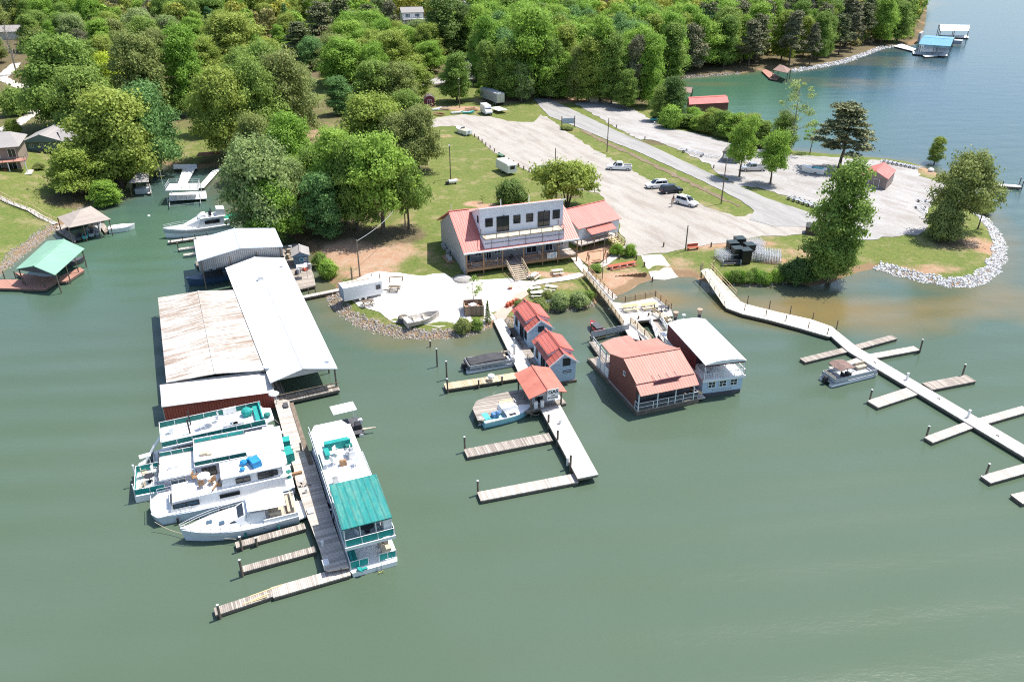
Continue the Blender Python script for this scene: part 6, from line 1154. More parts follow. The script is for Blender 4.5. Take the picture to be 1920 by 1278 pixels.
for (a,b,w_,mt,pl) in (((1607,650),(1505,675),1.15,PLO,[]),((1607,650),(1677,631),1.15,PLO,[]),((1632,668),(1560,692),1.2,PLX,[]),((1632,668),(1719,652),1.2,PLX,[(.99,-1,1.6)]),((1728,727),(1636,757),1.7,PLX,[(.93,-1,1.3)]),((1738,724),(1821,708),1.7,PLO,[(.93,1,1.5)]),((1828,792),(1741,824),1.2,PLX,[(.93,-1,1.2)]),((1838,790),(1925,765),1.2,PLX,[]),((1930,875),(1848,898),1.3,PLX,[(.85,-1,1.2)]),((1990,915),(1906,935),1.5,PLX,[])):
    finger(*a,*b,w_,mt,.42,fr=f,pil=pl)
for i,(px,py) in enumerate(((1395,588),(1435,598),(1472,608),(1514,622),(1550,633),(1401,570),(1442,580),(1481,590),(1523,602),(1568,617))):
    q = f.p(px,py,0); piling(f,q.x,q.y,1.5,.07,WDP,cap=False)
railing(f, [(*tuple(f.p(1313,507,1.75))[:2],1.75),(*tuple(f.p(1358,572,.6))[:2],.6)], .95, DGR, 2.2, .03, (1,.5)); railing(f, [(*tuple(f.p(1331,503,1.75))[:2],1.75),(*tuple(f.p(1380,556,.75))[:2],.75)], .95, paint('cream_rail',(.5,.38,.22)), 2.2, .04, (1,.5))
for px,py in ((1316,506),(1337,503)): q = f.p(px,py,1.7); post(f,q.x,q.y,.3,3.0,paint('cream_rail',(.5,.38,.22)),.2)
f = Frame('small_dock', P(1870,348,.5), R(10), 'small pale dock reaching right from the point, behind the broad tree', 'dock'); f.o.location.z = 0; f.loc.z = 0
finger(1868,346,1914,349,1.8,PLP,.6,fr=f,pil=[(.99,1,1.6),(.99,-1,1.4),(.2,-1,1.2)])
# link dock to the shore and the work deck
f = Frame('link_dock', P(572,552,.5), R(20), 'short plank dock linking the covered slips to the shore', 'dock'); f.o.location.z = 0; f.loc.z = 0; finger(560,558,648,540,.9,PLX,.6,'walk',fr=f)
for px,py in ((580,557),(592,552)): q = f.p(px,py,0); piling(f,q.x,q.y,1.5,.08,cap=False)
f = Frame('work_deck', P(545,470,.5), R(-65), 'cluttered work deck between the covered slips and the bank', 'dock'); f.o.location.z = 0; f.loc.z = 0
polydeck(f, [f.p(*a) for a in ((524,462,.6),(556,456,.6),(570,470,.6),(588,515,.6),(592,535,.6),(560,543,.6))], .6, PLO, skirt=PILE)
f = Frame('dock_hut', P(566,500,.6), R(15), 'blue grey gabled hut on the cluttered work deck', 'hut'); MB().box(-1.2,1.2,0,3.2,0,2.0).build('wall', LAPB, f); gable(f,(-1.5,-.3,2.0),(1.5,-.3,2.0),(1.5,3.5,2.0),(-1.5,3.5,2.0),.7,SHG,LAPB); m = MB(); pts = [(.1+.35*math.cos(a),-.12,1.3+.35*math.sin(a)) for a in np.linspace(0,6.28,13)]; [m.tube(pts[i],pts[i+1],.08,n=6) for i in range(12)]; m.build('life_ring', paint('sky_ring',(.3,.6,.7)), f); window(f,(-1.2,0),(1.2,0),1.7,.5,1.0,1.6)
f = Frame('dock_awning', P(568,520,.6), R(15), 'small flat white awning on posts on the work deck', 'awning'); MB().cbox((0,0,2.0),(1.6,1.3,.06)).build('top', WHITE, f); [post(f,x,y,0,2.0,GRAYW,.06) for x in (-.7,.7) for y in (-.5,.5)]
RJ = random.Random(9)
for i in range(22):
    px = 535+RJ.random()*48; py = 468+(px-535)*.9+RJ.uniform(-8,26); py = min(py, 538); k = i % 5
    lab = ['stack of pale boxes','faded barrel','pile of red brown cushions','grey tool chest','white bucket'][k]; nm = ['box','barrel','cushion','tool_chest','bucket'][k]
    f = Frame(nm, P(px,py,.6), RJ.uniform(0,3), lab+' among the clutter on the work deck', nm.replace('_',' '), lab+' clutter on the work deck')
    if k == 0: MB().box(-.4,.4,-.3,.3,0,.45).box(-.3,.3,-.25,.2,.45,.8).build('boxes', TAN, f)
    elif k == 1: MB().tube((0,0,0),(0,0,.85),.3,n=12).build('barrel', GRAYW, f)
    elif k == 2: MB().cbox((0,0,.12),(.9,.6,.22)).cbox((.1,.1,.3),(.7,.5,.16),.3).build('cushions', REDW, f)
    elif k == 3: MB().box(-.5,.5,-.25,.25,0,.5).box(-.52,.52,-.27,.27,.5,.58).build('chest', DGR, f)
    else: MB().tube((0,0,0),(0,0,.4),.18,.22,n=10).build('bucket', WHITE, f)

# mooring lines, fenders, cleats and power posts
def owner(label): return [o for o in bpy.data.objects if o.get('label') and label in o['label']][0]
def rope(a, b, own, sag=.25):
    o = owner(own); q = Matrix.Rotation(-o.rotation_euler[2], 3, 'Z'); m = MB(); pts = [q @ (a.lerp(b,i/7)-Vector((0,0,sag*math.sin(math.pi*i/7)))-o.location) for i in range(8)]; [m.tube(pts[i],pts[i+1],.025,n=5,cap=False) for i in range(7)]; m.build('mooring_line', TAN, o)
for a, za, b, zb, own in (((515,786),1.0,(533,795),.55,'right beside the red shed'),((538,862),1.0,(552,870),.55,'two roof levels'),((549,890),1.1,(560,905),.55,'bright blue tarp'),((556,935),1.0,(570,950),.55,'sleek white motor'),((336,992),1.4,(443,1010),.6,'sleek white motor'),((290,978),1.0,(345,1000),.5,'bright blue tarp'),((600,860),1.0,(590,868),.55,'teal metal roof over'),((640,1010),1.0,(628,1018),.55,'teal metal roof over'),((990,772),1.0,(1012,776),.55,'aqua hull'),((958,672),1.0,(975,668),.6,'black fitted cover'),((1640,690),.8,(1650,684),.55,'brown sunshade'),((1318,742),.8,(1306,745),.6,'two deck tour boat')): rope(P(*a,za), P(*b,zb), own)
for own, pts in (('right beside the red shed',[(1,-.05),(4,-.05),(7,-.05),(10,-.05)]),('two roof levels',[(-4,-.05),(1,-.12),(5,-.12)]),('bright blue tarp',[(2,-.1),(6,-.1),(10,-.1)]),('sleek white motor',[(2,1.95),(5,1.9)]),('teal metal roof over',[(-.15,4),(-.15,8),(-.15,12),(-.15,16)]),('two deck tour boat',[(-.15,3),(-.15,7)])):
    o = owner(own)
    for x, y in pts: MB().tube((x,y,.1),(x,y,.75),.11,n=8).build('fender', TEALD if 'tarp' not in own else BLK, o)
RK = random.Random(12)
for own, line in (('long weathered main dock',[(530,800),(548,845),(560,880),(575,930),(590,985),(606,1030)]),('L shaped pale plank',[(1022,790),(1050,800),(1075,840),(1064,872),(1105,885)]),('long right hand pier',[(1640,680),(1700,712),(1760,748),(1815,782),(1870,817)])):
    o = owner(own); q = Matrix.Rotation(-o.rotation_euler[2], 3, 'Z')
    for k, (px, py) in enumerate(line):
        c = q @ (P(px,py,.5)-o.location)
        if k % 2: m = MB(); m.cbox(c+Vector((0,0,.45)),(.2,.2,.9)); m.cbox(c+Vector((0,0,.95)),(.26,.26,.12)); m.build('power_post', WHITE, o)
        else: m = MB(); m.tube(c+Vector((-.2,0,.1)),c+Vector((.2,0,.1)),.035,n=6); m.cbox(c+Vector((0,0,.05)),(.12,.08,.1)); m.build('cleat', DGR, o)
# ================================================================ the store on the shore
f = Frame('store_building', (-7.5,117.2,0), R(19.7), 'big grey store with a red metal roof, long porch and raised white dormer balcony', 'building'); g0 = 1.0
LW = 19.4; MB().box(.3,LW-.3,2.9,15.2,g0,5.45).build('wall', LAPG, f)
ridge = 9.6; yr = 7.8; m = MB(); m.slab([(-.2,-.45,5.35),(LW+.1,-.45,5.35),(LW+.1,yr,ridge),(-.2,yr,ridge)],.12); m.slab([(-.2,yr,ridge),(LW+.1,yr,ridge),(LW+.1,15.9,5.5),(-.2,15.9,5.5)],.12); m.bar((-.2,yr,ridge+.04),(3.2,yr,ridge+.04),.3,.08); m.build('roof', RRED, f)
MB().bar((-.2,-.5,5.25),(LW+.1,-.5,5.25),.12,.22).build('gutter', TRIM, f)
for x in (.3,LW-.3): MB().slab([(x,2.9,5.3),(x,15.2,5.3),(x,yr,ridge-.15)],.1).build('gable_wall', LAPG, f); MB().slab([(x,0,5.2),(x,2.95,5.2),(x,2.95,6.6)],.1).build('gable_wall', LAPG, f)
MB().slab([(.22,0,g0),(.22,2.9,g0),(.22,2.9,5.3),(.22,0,5.3)],.08).build('porch_side_wall', LAPG, f)
# porch
MB().box(.2,LW,-.2,2.9,2.38,2.5).build('porch_floor', PLX, f); MB().box(.2,LW,-.28,-.2,2.1,2.5).build('porch_beam', WDB, f)
for x in (.3,3.1,6.3,9.9,13.2,15.9,LW-.1): post(f,x,-.15,g0-.2,5.2,WDB,.16)
railing(f, [(.3,-.15,2.5),(6.3,-.15,2.5)], .95, WDB, 2.9, .05, (1,.12), bal=.16); railing(f, [(9.9,-.15,2.5),(LW-.1,-.15,2.5)], .95, WDB, 2.9, .05, (1,.12), bal=.16)
stairs(f, 6.9, 9.5, -4.4, -.2, 1.25, 2.5, planks('tan_stair_planks',(.55,.46,.36),0,.3,.1,.6), 9, railm=paint('tan_rail',(.48,.38,.27),.8,.15))
for s_,w_,z0,z1,nm in ((.6,.9,2.6,4.7,'door'),(2.3,1.1,3.3,4.5,'window'),(5.6,1.1,3.3,4.5,'window'),(8.7,1.1,3.5,4.6,'window'),(4.2,.9,2.6,4.7,'door'),(11.2,1.9,2.6,4.8,'door'),(14.6,1.3,2.6,4.8,'door'),(16.8,1.1,3.2,4.6,'window')): window(f,(.3,2.9),(LW-.3,2.9),s_,w_,z0,z1,TRIM,GLS,name=nm)
for x,y,a in ((4.0,1.2,.3),(5.6,1.0,2.8),(13.4,1.2,.5),(15.4,1.3,2.6),(8.3,1.4,1.6)): chair(f,x,y,2.5,a,ALU if x != 8.3 else BLK)
table(f,4.8,1.2,2.5,.5,GRAYW); table(f,14.4,1.3,2.5,.5,GRAYW)
m = MB(); m.cbox((2.2,.9,2.8),(1.6,.6,.12)); m.cbox((1.3,.9,3.1),(.1,.6,.6)); m.cbox((2.2,.9,2.6),(1.2,.4,.2)); m.build('lounge_chair', GRAYW, f)
bn = MB().box(14.0,15.7,-.27,-.24,2.5,3.45).build('banner', WHITE, f)
m = MB(); m.cbox((14.85,-.285,3.05),(.5,.02,.3)); m.cbox((14.3,-.285,2.7),(.18,.02,.2)); m.build('banner_emblem', GRAYW, bn); m = MB(); m.cbox((14.25,-.285,3.2),(.25,.02,.18)); m.cbox((15.4,-.285,2.75),(.3,.02,.18)); m.build('banner_patch', REDW, bn); m = MB(); m.cbox((15.3,-.285,3.2),(.3,.02,.2)); m.cbox((14.75,-.285,2.68),(.35,.02,.1)); m.build('banner_mark', BLUE, bn)
# dormer and balcony
DW = paint('dormer_white', (.66,.70,.77), .6, .05, 1)
YD, ZD, ZF = 2.4, 11.3, 7.05
MB().add([(3.5,YD,6.0),(17.7,YD,6.0),(17.7,YD,ZD),(3.5,YD,ZD),(3.5,13,6.2),(17.7,13,6.2),(17.7,13,6.9),(3.5,13,6.9)],[(0,1,2,3),(1,5,6,2),(5,4,7,6),(4,0,3,7)]).build('dormer_wall', DW, f)
MB().slab([(3.2,YD-.3,ZD+.2),(18.0,YD-.3,ZD+.2),(18.0,13.4,6.85),(3.2,13.4,6.85)],.14).build('dormer_roof', TRIM, f)
for s_,w_,z0,z1,nm,mu in ((.8,1.25,8.2,9.6,'window',0),(2.7,2.1,ZF+.1,9.7,'balcony_door',1),(5.55,1.2,8.2,9.6,'window',0),(7.75,1.2,8.2,9.6,'window',0),(9.75,2.1,ZF+.1,9.7,'balcony_door',1),(12.35,1.25,8.2,9.7,'window',0)): window(f,(3.5,YD),(17.7,YD),s_,w_,z0,z1,BLK,GLS,mull=mu,name=nm,hm=(1 if not mu else 0))
window(f,(3.5,9.5),(3.5,YD),5.6,.6,8.6,9.8,BLK,GLS,mull=0)
for x in (7.3,14.3): m = MB(); m.tube((x,YD-.1,9.9),(x,YD-.3,9.9),.04); m.cbox((x,YD-.35,9.85),(.14,.14,.3)); m.build('wall_lamp', BLK, f)
MB().box(3.4,16.9,-.1,YD,ZF-.15,ZF).build('balcony_floor', planks('cream_planks',(.60,.52,.40),1,.3,.06,.8,.1), f); MB().box(3.4,16.9,-.12,-.04,5.55,ZF-.15).build('balcony_skirt', paint('lilac_panel',(.58,.56,.64),.6,.05), f); MB().slab([(3.4,-.1,5.5),(3.4,YD,6.7),(3.4,YD,ZF-.15),(3.4,-.1,ZF-.15)],.06).build('balcony_side', DW, f)
railing(f, [(3.45,YD-.1,ZF),(3.45,-.05,ZF),(16.85,-.05,ZF),(16.85,YD-.1,ZF)], .9, paint('grey_brown_rail',(.22,.19,.17),.7,.1), 2.0, .04, (1,.06))
m = MB(); [m.box(x-.03,x+.03,-.18,-.12,5.5,6.9) for x in np.linspace(4.5,16,5)]; m.box(3.4,16.9,-.2,-.12,6.35,6.42); m.build('skirt_battens', paint('grey_brown_rail',(.22,.19,.17)), f)
for x,y in ((.6,9.0),(7.5,4.0),(12.4,4.2)): MB().tube((x,y,8.6 if x < 1 else 10.2),(x,y,12.0 if x > 1 else 10.3),.05,n=6).build('vent_pipe', WHITE, f)
for y in (9.5,11.5,12.6): m = MB(); m.cbox((-.15,y,g0+.8),(.5,.7,.8)); m.build('wall_unit', STEEL, f)
MB().box(-1.4,-.1,5.4,8.8,g0+.6,g0+.75).build('side_bench', WDB, f); m = MB(); m.cbox((-.7,6.2,2.0),(.6,.5,.7)); m.cbox((-.7,7.5,1.95),(.5,.5,.6)); m.build('bagged_goods', GRAYW, f)
# annex with its own deck
a = P(1086,428,5.0); b = P(1163.6,408.6,5.0); f = Frame('store_annex', (a.x,a.y,0), ang(a,b), 'smaller pale annex with a bright red gabled roof right of the store', 'building'); Lx = (b-a).length; g1 = 2.0
MB().box(.2,Lx-.15,.2,8.8,g1-.4,4.95).build('wall', LAPW, f); gable(f,(-.1,0,4.95),(-.1,9.3,4.95),(Lx+.1,9.3,4.95),(Lx+.1,0,4.95),2.0,RRED,None,over=.1)
for x in (.2,Lx-.2): MB().slab([(x,.2,4.8),(x,9.0,4.8),(x,4.6,6.8)],.1).build('gable_wall', LAPW, f)
MB().slab([(1.6,-1.5,3.95),(7.3,-1.5,3.95),(7.3,.2,4.6),(1.6,.2,4.6)],.08).build('awning', RREDB, f); MB().box(-1.0,7.4,-1.9,.2,2.6,2.75).build('porch_floor', PLX, f)
for x in (-.9,2.0,4.6,7.3): post(f,x,-1.8,g1-.3,3.85 if x > 1 else 3.7,WDP,.12)
railing(f, [(-.9,-1.85,2.75),(4.5,-1.85,2.75)], .85, WDP, 1.5, .04, (1,.5)); stairs(f,5.0,6.6,-4.4,-1.9,g1-.1,2.75,WDN,5,railm=paint('tan_rail',(.48,.38,.27)),rail_h=.8)
for s_,nm in ((2.6,'door'),(5.7,'door')): window(f,(.2,.2),(Lx-.15,.2),s_,1.0,2.75,4.3,GRAYW,GRAYW,name=nm,mull=0)
f = Frame('connector_roof', P(1078,410,4.6), R(19.7), 'grey flat roofed passage between the store and its annex', 'passage'); MB().box(-.9,.6,-2.5,6,-3,0).build('wall', LAPG, f); MB().box(-1.0,.7,-2.6,6.1,0,.1).build('roof', SHG, f)

# ================================================================ vehicles
def wheel(fr, x, y, r=.34, w=.22, s=1):
    m = MB(); m.tube((x,y-w/2,r),(x,y+w/2,r),r,n=14); o = m.build('tyre', RUBB); e = bpy.data.objects.new('wheel', None); COL.objects.link(e); e.parent = fr.o; o.parent = e
    m = MB(); yy = y+s*w/2; m.tube((x,yy-.01,r),(x,yy+.02*s,r),r*.6,n=10); m.build('rim', STEEL, e)
def car(px, py, rz, kind, mat, label):
    f = Frame({'pickup':'pickup_truck','suv':'parked_suv'}[kind], G(px,py), rz, label, {'pickup':'pickup truck','suv':'car'}[kind], 'vehicles parked around the marina')
    L, W, H = (5.6,1.9,1.8) if kind == 'pickup' else (4.8,1.88,1.72)
    def ring(x, w, z0, z1, c=.1): return [(x,-w,z0),(x,w,z0),(x,w,z1-c),(x,w-c,z1),(x,-w+c,z1),(x,-w,z1-c)]
    h = L/2
    MB().loft([ring(-h,.78,.45,.95),ring(-h+.25,.93,.32,1.02),ring(-h+1,.95,.3,1.05),ring(h-1.4,.95,.3,1.04),ring(h-.5,.93,.32,.96),ring(h-.1,.82,.4,.82),ring(h,.7,.45,.7)]).build('body', mat, f, True if False else False)
    if kind == 'suv': cab = [(-h+.12,.72,1.0,1.02),(-h+.4,.70,1.0,H-.08),(-h+.9,.70,1.0,H),(h-2.1,.70,1.0,H-.02),(h-1.25,.74,1.0,1.05)]
    else: cab = [(-h+1.95,.74,1.0,1.04),(-h+2.15,.70,1.0,H-.04),(-h+2.4,.70,1.0,H),(h-2.2,.70,1.0,H-.02),(h-1.35,.74,1.0,1.05)]
    MB().loft([[(x,-w-.12,z0),(x,w+.12,z0),(x,w-.02,z1),(x,-w+.02,z1)] for x,w,z0,z1 in cab]).build('cabin', mat, f)
    g = MB()
    for s in (-1,1):
        for i,(x0,x1) in enumerate(((cab[1][0]+.12,cab[1][0]+1.05),(cab[1][0]+1.12,cab[3][0]+.12))):
            t = lambda z: (.70+.12)-(z-1.0)/(H-1.0)*.14+.012
            g.add([(x0,s*t(1.1),1.1),(x1+.18*(i == 1),s*t(1.1),1.1),(x1-.08*(i == 1),s*t(H-.14),H-.14),(x0,s*t(H-.14),H-.14)],[(0,1,2,3)])
    x0, x1 = cab[3][0], cab[4][0]; g.add([(x0+.12,-.62,H-.10),(x0+.12,.62,H-.10),(x1-.05,.74,1.12),(x1-.05,-.74,1.12)],[(0,1,2,3)])
    xb, xc = cab[1][0], cab[0][0]; g.add([(xb-.02,-.6,H-.2),(xb-.02,.6,H-.2),(xc+.02,.68,1.12),(xc+.02,-.68,1.12)],[(0,1,2,3)])
    g.build('windows', GLS, f)
    if kind == 'pickup': MB().box(-h+.15,-h+1.85,-.76,.76,1.035,1.06).build('bed_liner', DGR, f); MB().box(-h+.1,-h+1.9,.8,.93,1.0,1.15).build('bed_side', mat, f); MB().box(-h+.1,-h+1.9,-.93,-.8,1.0,1.15).build('bed_side', mat, f)
    else: MB().box(-.3,.9,-.42,.42,H-.01,H+.012).build('sunroof', GLS, f)
    for x in (-h+.95,h-.95):
        for s in (-1,1): wheel(f,x,s*.86,s=s)
    for s in (-1,1): MB().cbox((h-.12,s*.58,.72),(.14,.34,.16)).build('headlight', WHITE, f); MB().cbox((-h+.06,s*.72,.85),(.1,.2,.28)).build('taillight', paint('red_lamp',(.4,.02,.02),.3), f); MB().cbox((h-1.55,s*1.02,1.12),(.14,.18,.14)).build('side_mirror', mat, f)
    m = MB(); m.cbox((h,0,.55),(.06,1.1,.18)); m.cbox((-h,0,.5),(.06,1.3,.14)); m.build('bumper', DGR, f); return f
CW = paint('white_car_paint',(.78,.78,.78),.2,.02,1); CB = paint('dark_blue_car_paint',(.02,.025,.04),.15,.1,1); CS = paint('silver_car_paint',(.50,.51,.52),.25,.05,1,metal=.5)
car(1161,318,R(172),'pickup',CW,'white crew cab pickup at the grass median, farthest back of the lot cars')
car(1231,352,R(12)+math.pi,'suv',CW,'white suv parked just left of the dark one beside the median'); car(1258,361,R(15),'suv',CB,'dark blue black suv between the two white ones')
car(1287,384,R(-48),'suv',CW,'white suv with dark sunroof, tailgate open, beside the standing people'); car(1411,320,R(180),'pickup',CS,'silver pickup half hidden behind the maple by the kiosk'); car(1022,325,R(30),'suv',CB,'dark car half hidden behind the wide many stemmed tree')
# people
def person(px, py, rz, shirt, pants, hair, label, arm=0.3):
    f = Frame('person', G(px,py), rz, label, 'person')
    V = {'pel':(0,0,.95),'wst':(0,0,1.12),'ch':(0,0,1.36),'nk':(0,0,1.50),'hd':(.02,0,1.64),'hl':(0,.10,.90),'kl':(.04,.12,.50),'al':(-.02,.13,.08),'tl':(.14,.14,.04),'hr':(0,-.10,.90),'kr':(.06,-.12,.50),'ar':(0,-.13,.08),'tr':(.16,-.14,.04),
         'sl':(0,.19,1.40),'el':(.03,.27,1.13),'wl':(.12+arm*.2,.25,.9+arm*.2),'sr':(0,-.19,1.40),'er':(.03,-.27,1.13),'wr':(.15+arm*.25,-.2,.92+arm*.3)}
    Rr = {'pel':.14,'wst':.12,'ch':.15,'nk':.055,'hd':.10,'hl':.085,'kl':.06,'al':.04,'tl':.035,'hr':.085,'kr':.06,'ar':.04,'tr':.035,'sl':.06,'el':.042,'wl':.035,'sr':.06,'er':.042,'wr':.035}
    E_ = [('pel','wst'),('wst','ch'),('ch','nk'),('nk','hd'),('pel','hl'),('hl','kl'),('kl','al'),('al','tl'),('pel','hr'),('hr','kr'),('kr','ar'),('ar','tr'),('ch','sl'),('sl','el'),('el','wl'),('ch','sr'),('sr','er'),('er','wr')]
    k = list(V); me = bpy.data.meshes.new('body'); me.from_pydata([V[i] for i in k],[(k.index(a),k.index(b)) for a,b in E_],[])
    o = bpy.data.objects.new('body', me); COL.objects.link(o); o.parent = f.o; md = o.modifiers.new('skin','SKIN'); o.modifiers.new('sub','SUBSURF').render_levels = 1
    for i,n in enumerate(k): v = me.skin_vertices[0].data[i]; v.radius = (Rr[n],Rr[n]); v.use_root = (n == 'pel')
    me.materials.append(FLESH)
    def seg(nm, pairs, mat, g=1.22):
        m = MB(); [m.tube(V[a],V[b],Rr[a]*g,Rr[b]*g,n=10) for a,b in pairs]; m.build(nm, mat, f)
    seg('shirt', [('pel','wst'),('wst','ch'),('sl','sr'),('sl','el'),('sr','er')], shirt, 1.2); seg('trousers', [('hl','kl'),('hr','kr')], pants, 1.35)
    MB().ball((0,0,1.70),.115,10,6,sz=.9).build('hair', hair, f); m = MB(); m.cbox((.125,.03,1.65),(.01,.025,.015)); m.cbox((.125,-.03,1.65),(.01,.025,.015)); m.build('eyes', BLK, f)
    for s,n in ((1,'al'),(-1,'ar')): m = MB(); a_ = Vector(V[n]); m.cbox(a_+Vector((.07,0,-.03)),(.26,.09,.08)); m.build('shoe', DGR, f)
person(1262,381,R(200),BRNC,FLESH,paint('dark_hair',(.05,.03,.02)),'person in a rust brown top standing behind the open tailgate'); person(1259,388,R(20),TAN,GRAYW,paint('dark_hair',(.05,.03,.02)),'person in a tan top, nearer of the two beside the white suv')

# camper, van, trailers, boats on land
f = Frame('camper_trailer', G(949,323), R(118), 'white camper trailer on the lawn at the bollard line', 'camper'); MB().loft([[(x,-1.1,.6),(x,1.1,.6),(x,1.1,z),(x,.95,z+.12),(x,-.95,z+.12),(x,-1.1,z)] for x,z in ((-2.9,2.2),(-2.6,2.5),(2.5,2.5),(2.9,2.1))]).build('body', WHITE, f)
MB().box(-2.7,2.7,-1.13,-1.10,1.0,1.35).build('stripe', paint('dark_green_stripe',(.03,.08,.06)), f); window(f,(2.92,-1.1),(2.92,1.1),.3,1.5,1.4,2.1,BLK,GLS); window(f,(-2.9,-1.11),(2.9,-1.11),.8,1.2,1.45,2.1,BLK,GLS); window(f,(-2.9,-1.11),(2.9,-1.11),3.4,1.0,1.45,2.1,BLK,GLS); window(f,(-2.9,1.0),(-2.9,-1.0),.5,1.1,1.4,2.1,BLK,GLS)
for s in (-1,1): wheel(f,0,s*1.0,.33,.2,s)
MB().bar((2.9,0,.55),(4.0,0,.5),.1).build('hitch', BLK, f)
f = Frame('small_cover', G(944,296), R(120), 'small green covered dinghy behind the camper', 'dinghy'); hull(f,2.6,1.1,.5,.1,.5,paint('green_cover',(.08,.16,.11),.7))
def landboat(px, py, rz, L, W, label, cover=None, tow=True):
    f = Frame('boat_on_trailer', G(px,py), rz, label, 'boat'); h = hull(f,L,W,1.35,.45,.5,GEL,sheer=.3); MB().prism([(L*.08,-W*.36),(L*.5,-W*.38),(L*.5,W*.38),(L*.08,W*.36)],1.36,1.40).build('cockpit', cover or TAN, f); MB().loft([[(L*.5,-.7,1.4),(L*.5,.7,1.4),(L*.49,.65,1.8),(L*.49,-.65,1.8)],[(L*.56,-.6,1.4),(L*.56,.6,1.4),(L*.5,.6,1.8),(L*.5,-.6,1.8)]]).build('windscreen', GLB, f); outboard(f,-.1,0,1.0,GEL,.8)
    for s in (-1,1): wheel(f,L*.35,s*.9,.28,.18,s)
    m = MB(); m.bar((0,-.5,.4),(L*.9,0,.4),.08); m.bar((0,.5,.4),(L*.9,0,.4),.08); m.bar((L*.9,0,.4),(L*1.15,0,.4),.08); m.build('trailer_frame', STEEL, f)
landboat(880,255,R(130),5.6,2.2,'white open boat on a trailer at the top corner of the mown lawn')
f = Frame('step_van', G(912,214), R(-70), 'white step van parked before the old box trailer', 'van'); MB().loft([[(x,-1.0,z0),(x,1.0,z0),(x,1.0,z),(x,.9,z+.1),(x,-.9,z+.1),(x,-1.0,z)] for x,z0,z in ((-2.6,.4,2.6),(1.2,.4,2.6),(1.45,.4,2.3),(1.6,.4,1.55),(2.4,.45,1.3),(2.6,.5,.9))]).build('body', CW, f); MB().add([(1.42,-.85,2.35),(1.42,.85,2.35),(1.64,.9,1.6),(1.64,-.9,1.6)],[(0,1,2,3)]).build('windscreen', GLS, f)
for x in (-1.6,1.7):
    for s in (-1,1): wheel(f,x,s*.92,.36,.22,s)
m = MB(); m.cbox((2.6,0,.6),(.08,1.8,.2)); m.build('bumper', DGR, f)
f = Frame('box_trailer', G(925,193), R(-63), 'old grey box trailer under the trees at the junk yard', 'trailer'); MB().box(-6.5,5,-1.3,1.3,.9,3.6).build('box', GRAYW, f); MB().box(5.0,5.06,-1.2,0,1.0,3.5).build('rear_door', STEEL, f); MB().box(5.0,5.06,.04,1.2,1.0,3.5).build('rear_door', STEEL, f)
for x in (3,4.1):
    for s in (-1,1): wheel(f,x,s*1.1,.45,.3,s)
f = Frame('flatbed_trailer', G(935,210), R(-60), 'flat trailer with a wide white deck beside the step van', 'trailer'); MB().box(-2.6,2.6,-1.5,1.5,.85,.97).build('deck', WHITE, f); MB().bar((2.6,0,.7),(4.6,0,.5),.15).build('drawbar', WDB, f)
for s in (-1,1): wheel(f,-.4,s*1.25,.3,.2,s)
for px,py,rz,l,mt in ((846,214,20,'upturned white skiff by the gravel lane',GEL),(868,213,10,'small aqua rowing boat in the junk yard',paint('aqua_cushion',(.1,.5,.5))),(810,208,40,'pale tarp covered skiff before the maroon shed',GEL)):
    f = Frame('skiff', G(px,py), R(rz), l, 'boat'); hull(f,3.4,1.3,.5,.05,.5,mt); MB().box(.3,2.0,-.45,.45,.5,.54).build('cover', GRAYW, f)
for px,py,a,l in ((822,216,-20,'brown timber stack nearest the lane in the junk yard'),(884,208,30,'rusty frame pile between aqua boat and step van'),(832,206,10,'pale sheet stack right of the maroon shed'),(800,200,-50,'leaning plank pile left of the maroon shed')):
    f = Frame('timber_pile', G(px,py), R(a), l, 'timber pile'); m = MB(); [m.cbox((RJ.uniform(-.4,.4),RJ.uniform(-.8,.8),.1+.09*i),(3.2,.25,.08),RJ.uniform(-.2,.2)) for i in range(8)]; m.build('timbers', WDB if 'pale' not in l else TAN, f)
def barn(px, py, rz, w, d, h, wall, roof, label, z=None, door=TRIM, gamb=False, side=None, rise=None, p=None):
    q = p or G(px,py); f = Frame('shed', q, R(rz), label, 'shed'); MB().box(-w/2,w/2,0,d,0,h).build('wall', wall, f)
    if gamb:
        m = MB(); pr = [(-w/2-.15,h-.1),(-w*.32,h+.75),(0,h+1.1),(w*.32,h+.75),(w/2+.15,h-.1)]
        for i in range(4): (a,b),(c,e) = pr[i],pr[i+1]; m.slab([(a,-.15,b),(c,-.15,e),(c,d+.15,e),(a,d+.15,b)],.07)
        m.build('roof', roof, f); MB().add([(x,-.01,z_) for x,z_ in pr]+[(x,d+.01,z_) for x,z_ in pr],[(4,3,2,1,0),(5,6,7,8,9)]).build('gable_wall', wall, f)
    else: gable(f,(-w/2-.2,-.25,h),(w/2+.2,-.25,h),(w/2+.2,d+.25,h),(-w/2-.2,d+.25,h),rise or w*.28,roof,wall)
    window(f,(-w/2,0),(w/2,0),w*.28,w*.44,.1,min(h-.1,2.0),door,wall,name='door'); 
    if side: window(f,(-w/2,d),(-w/2,0),d*.3,.9,1.0,1.8,TRIM,GLS)
    return f
barn(806,200,8,3.0,3.6,2.1,paint('maroon_siding',(.16,.03,.06),.7,.15,2),SHD,'little maroon barn shaped shed with white trim in the junk yard',gamb=True)
barn(1113,192,12,3.0,3.6,2.2,paint('beige_siding',(.55,.46,.36),.7,.08,2),paint('rust_brown_roof',(.30,.10,.08),.8,.3,3),'small beige barn shaped shed with a brown roof at the lot edge',gamb=True,door=paint('beige_siding',(.55,.46,.36)))
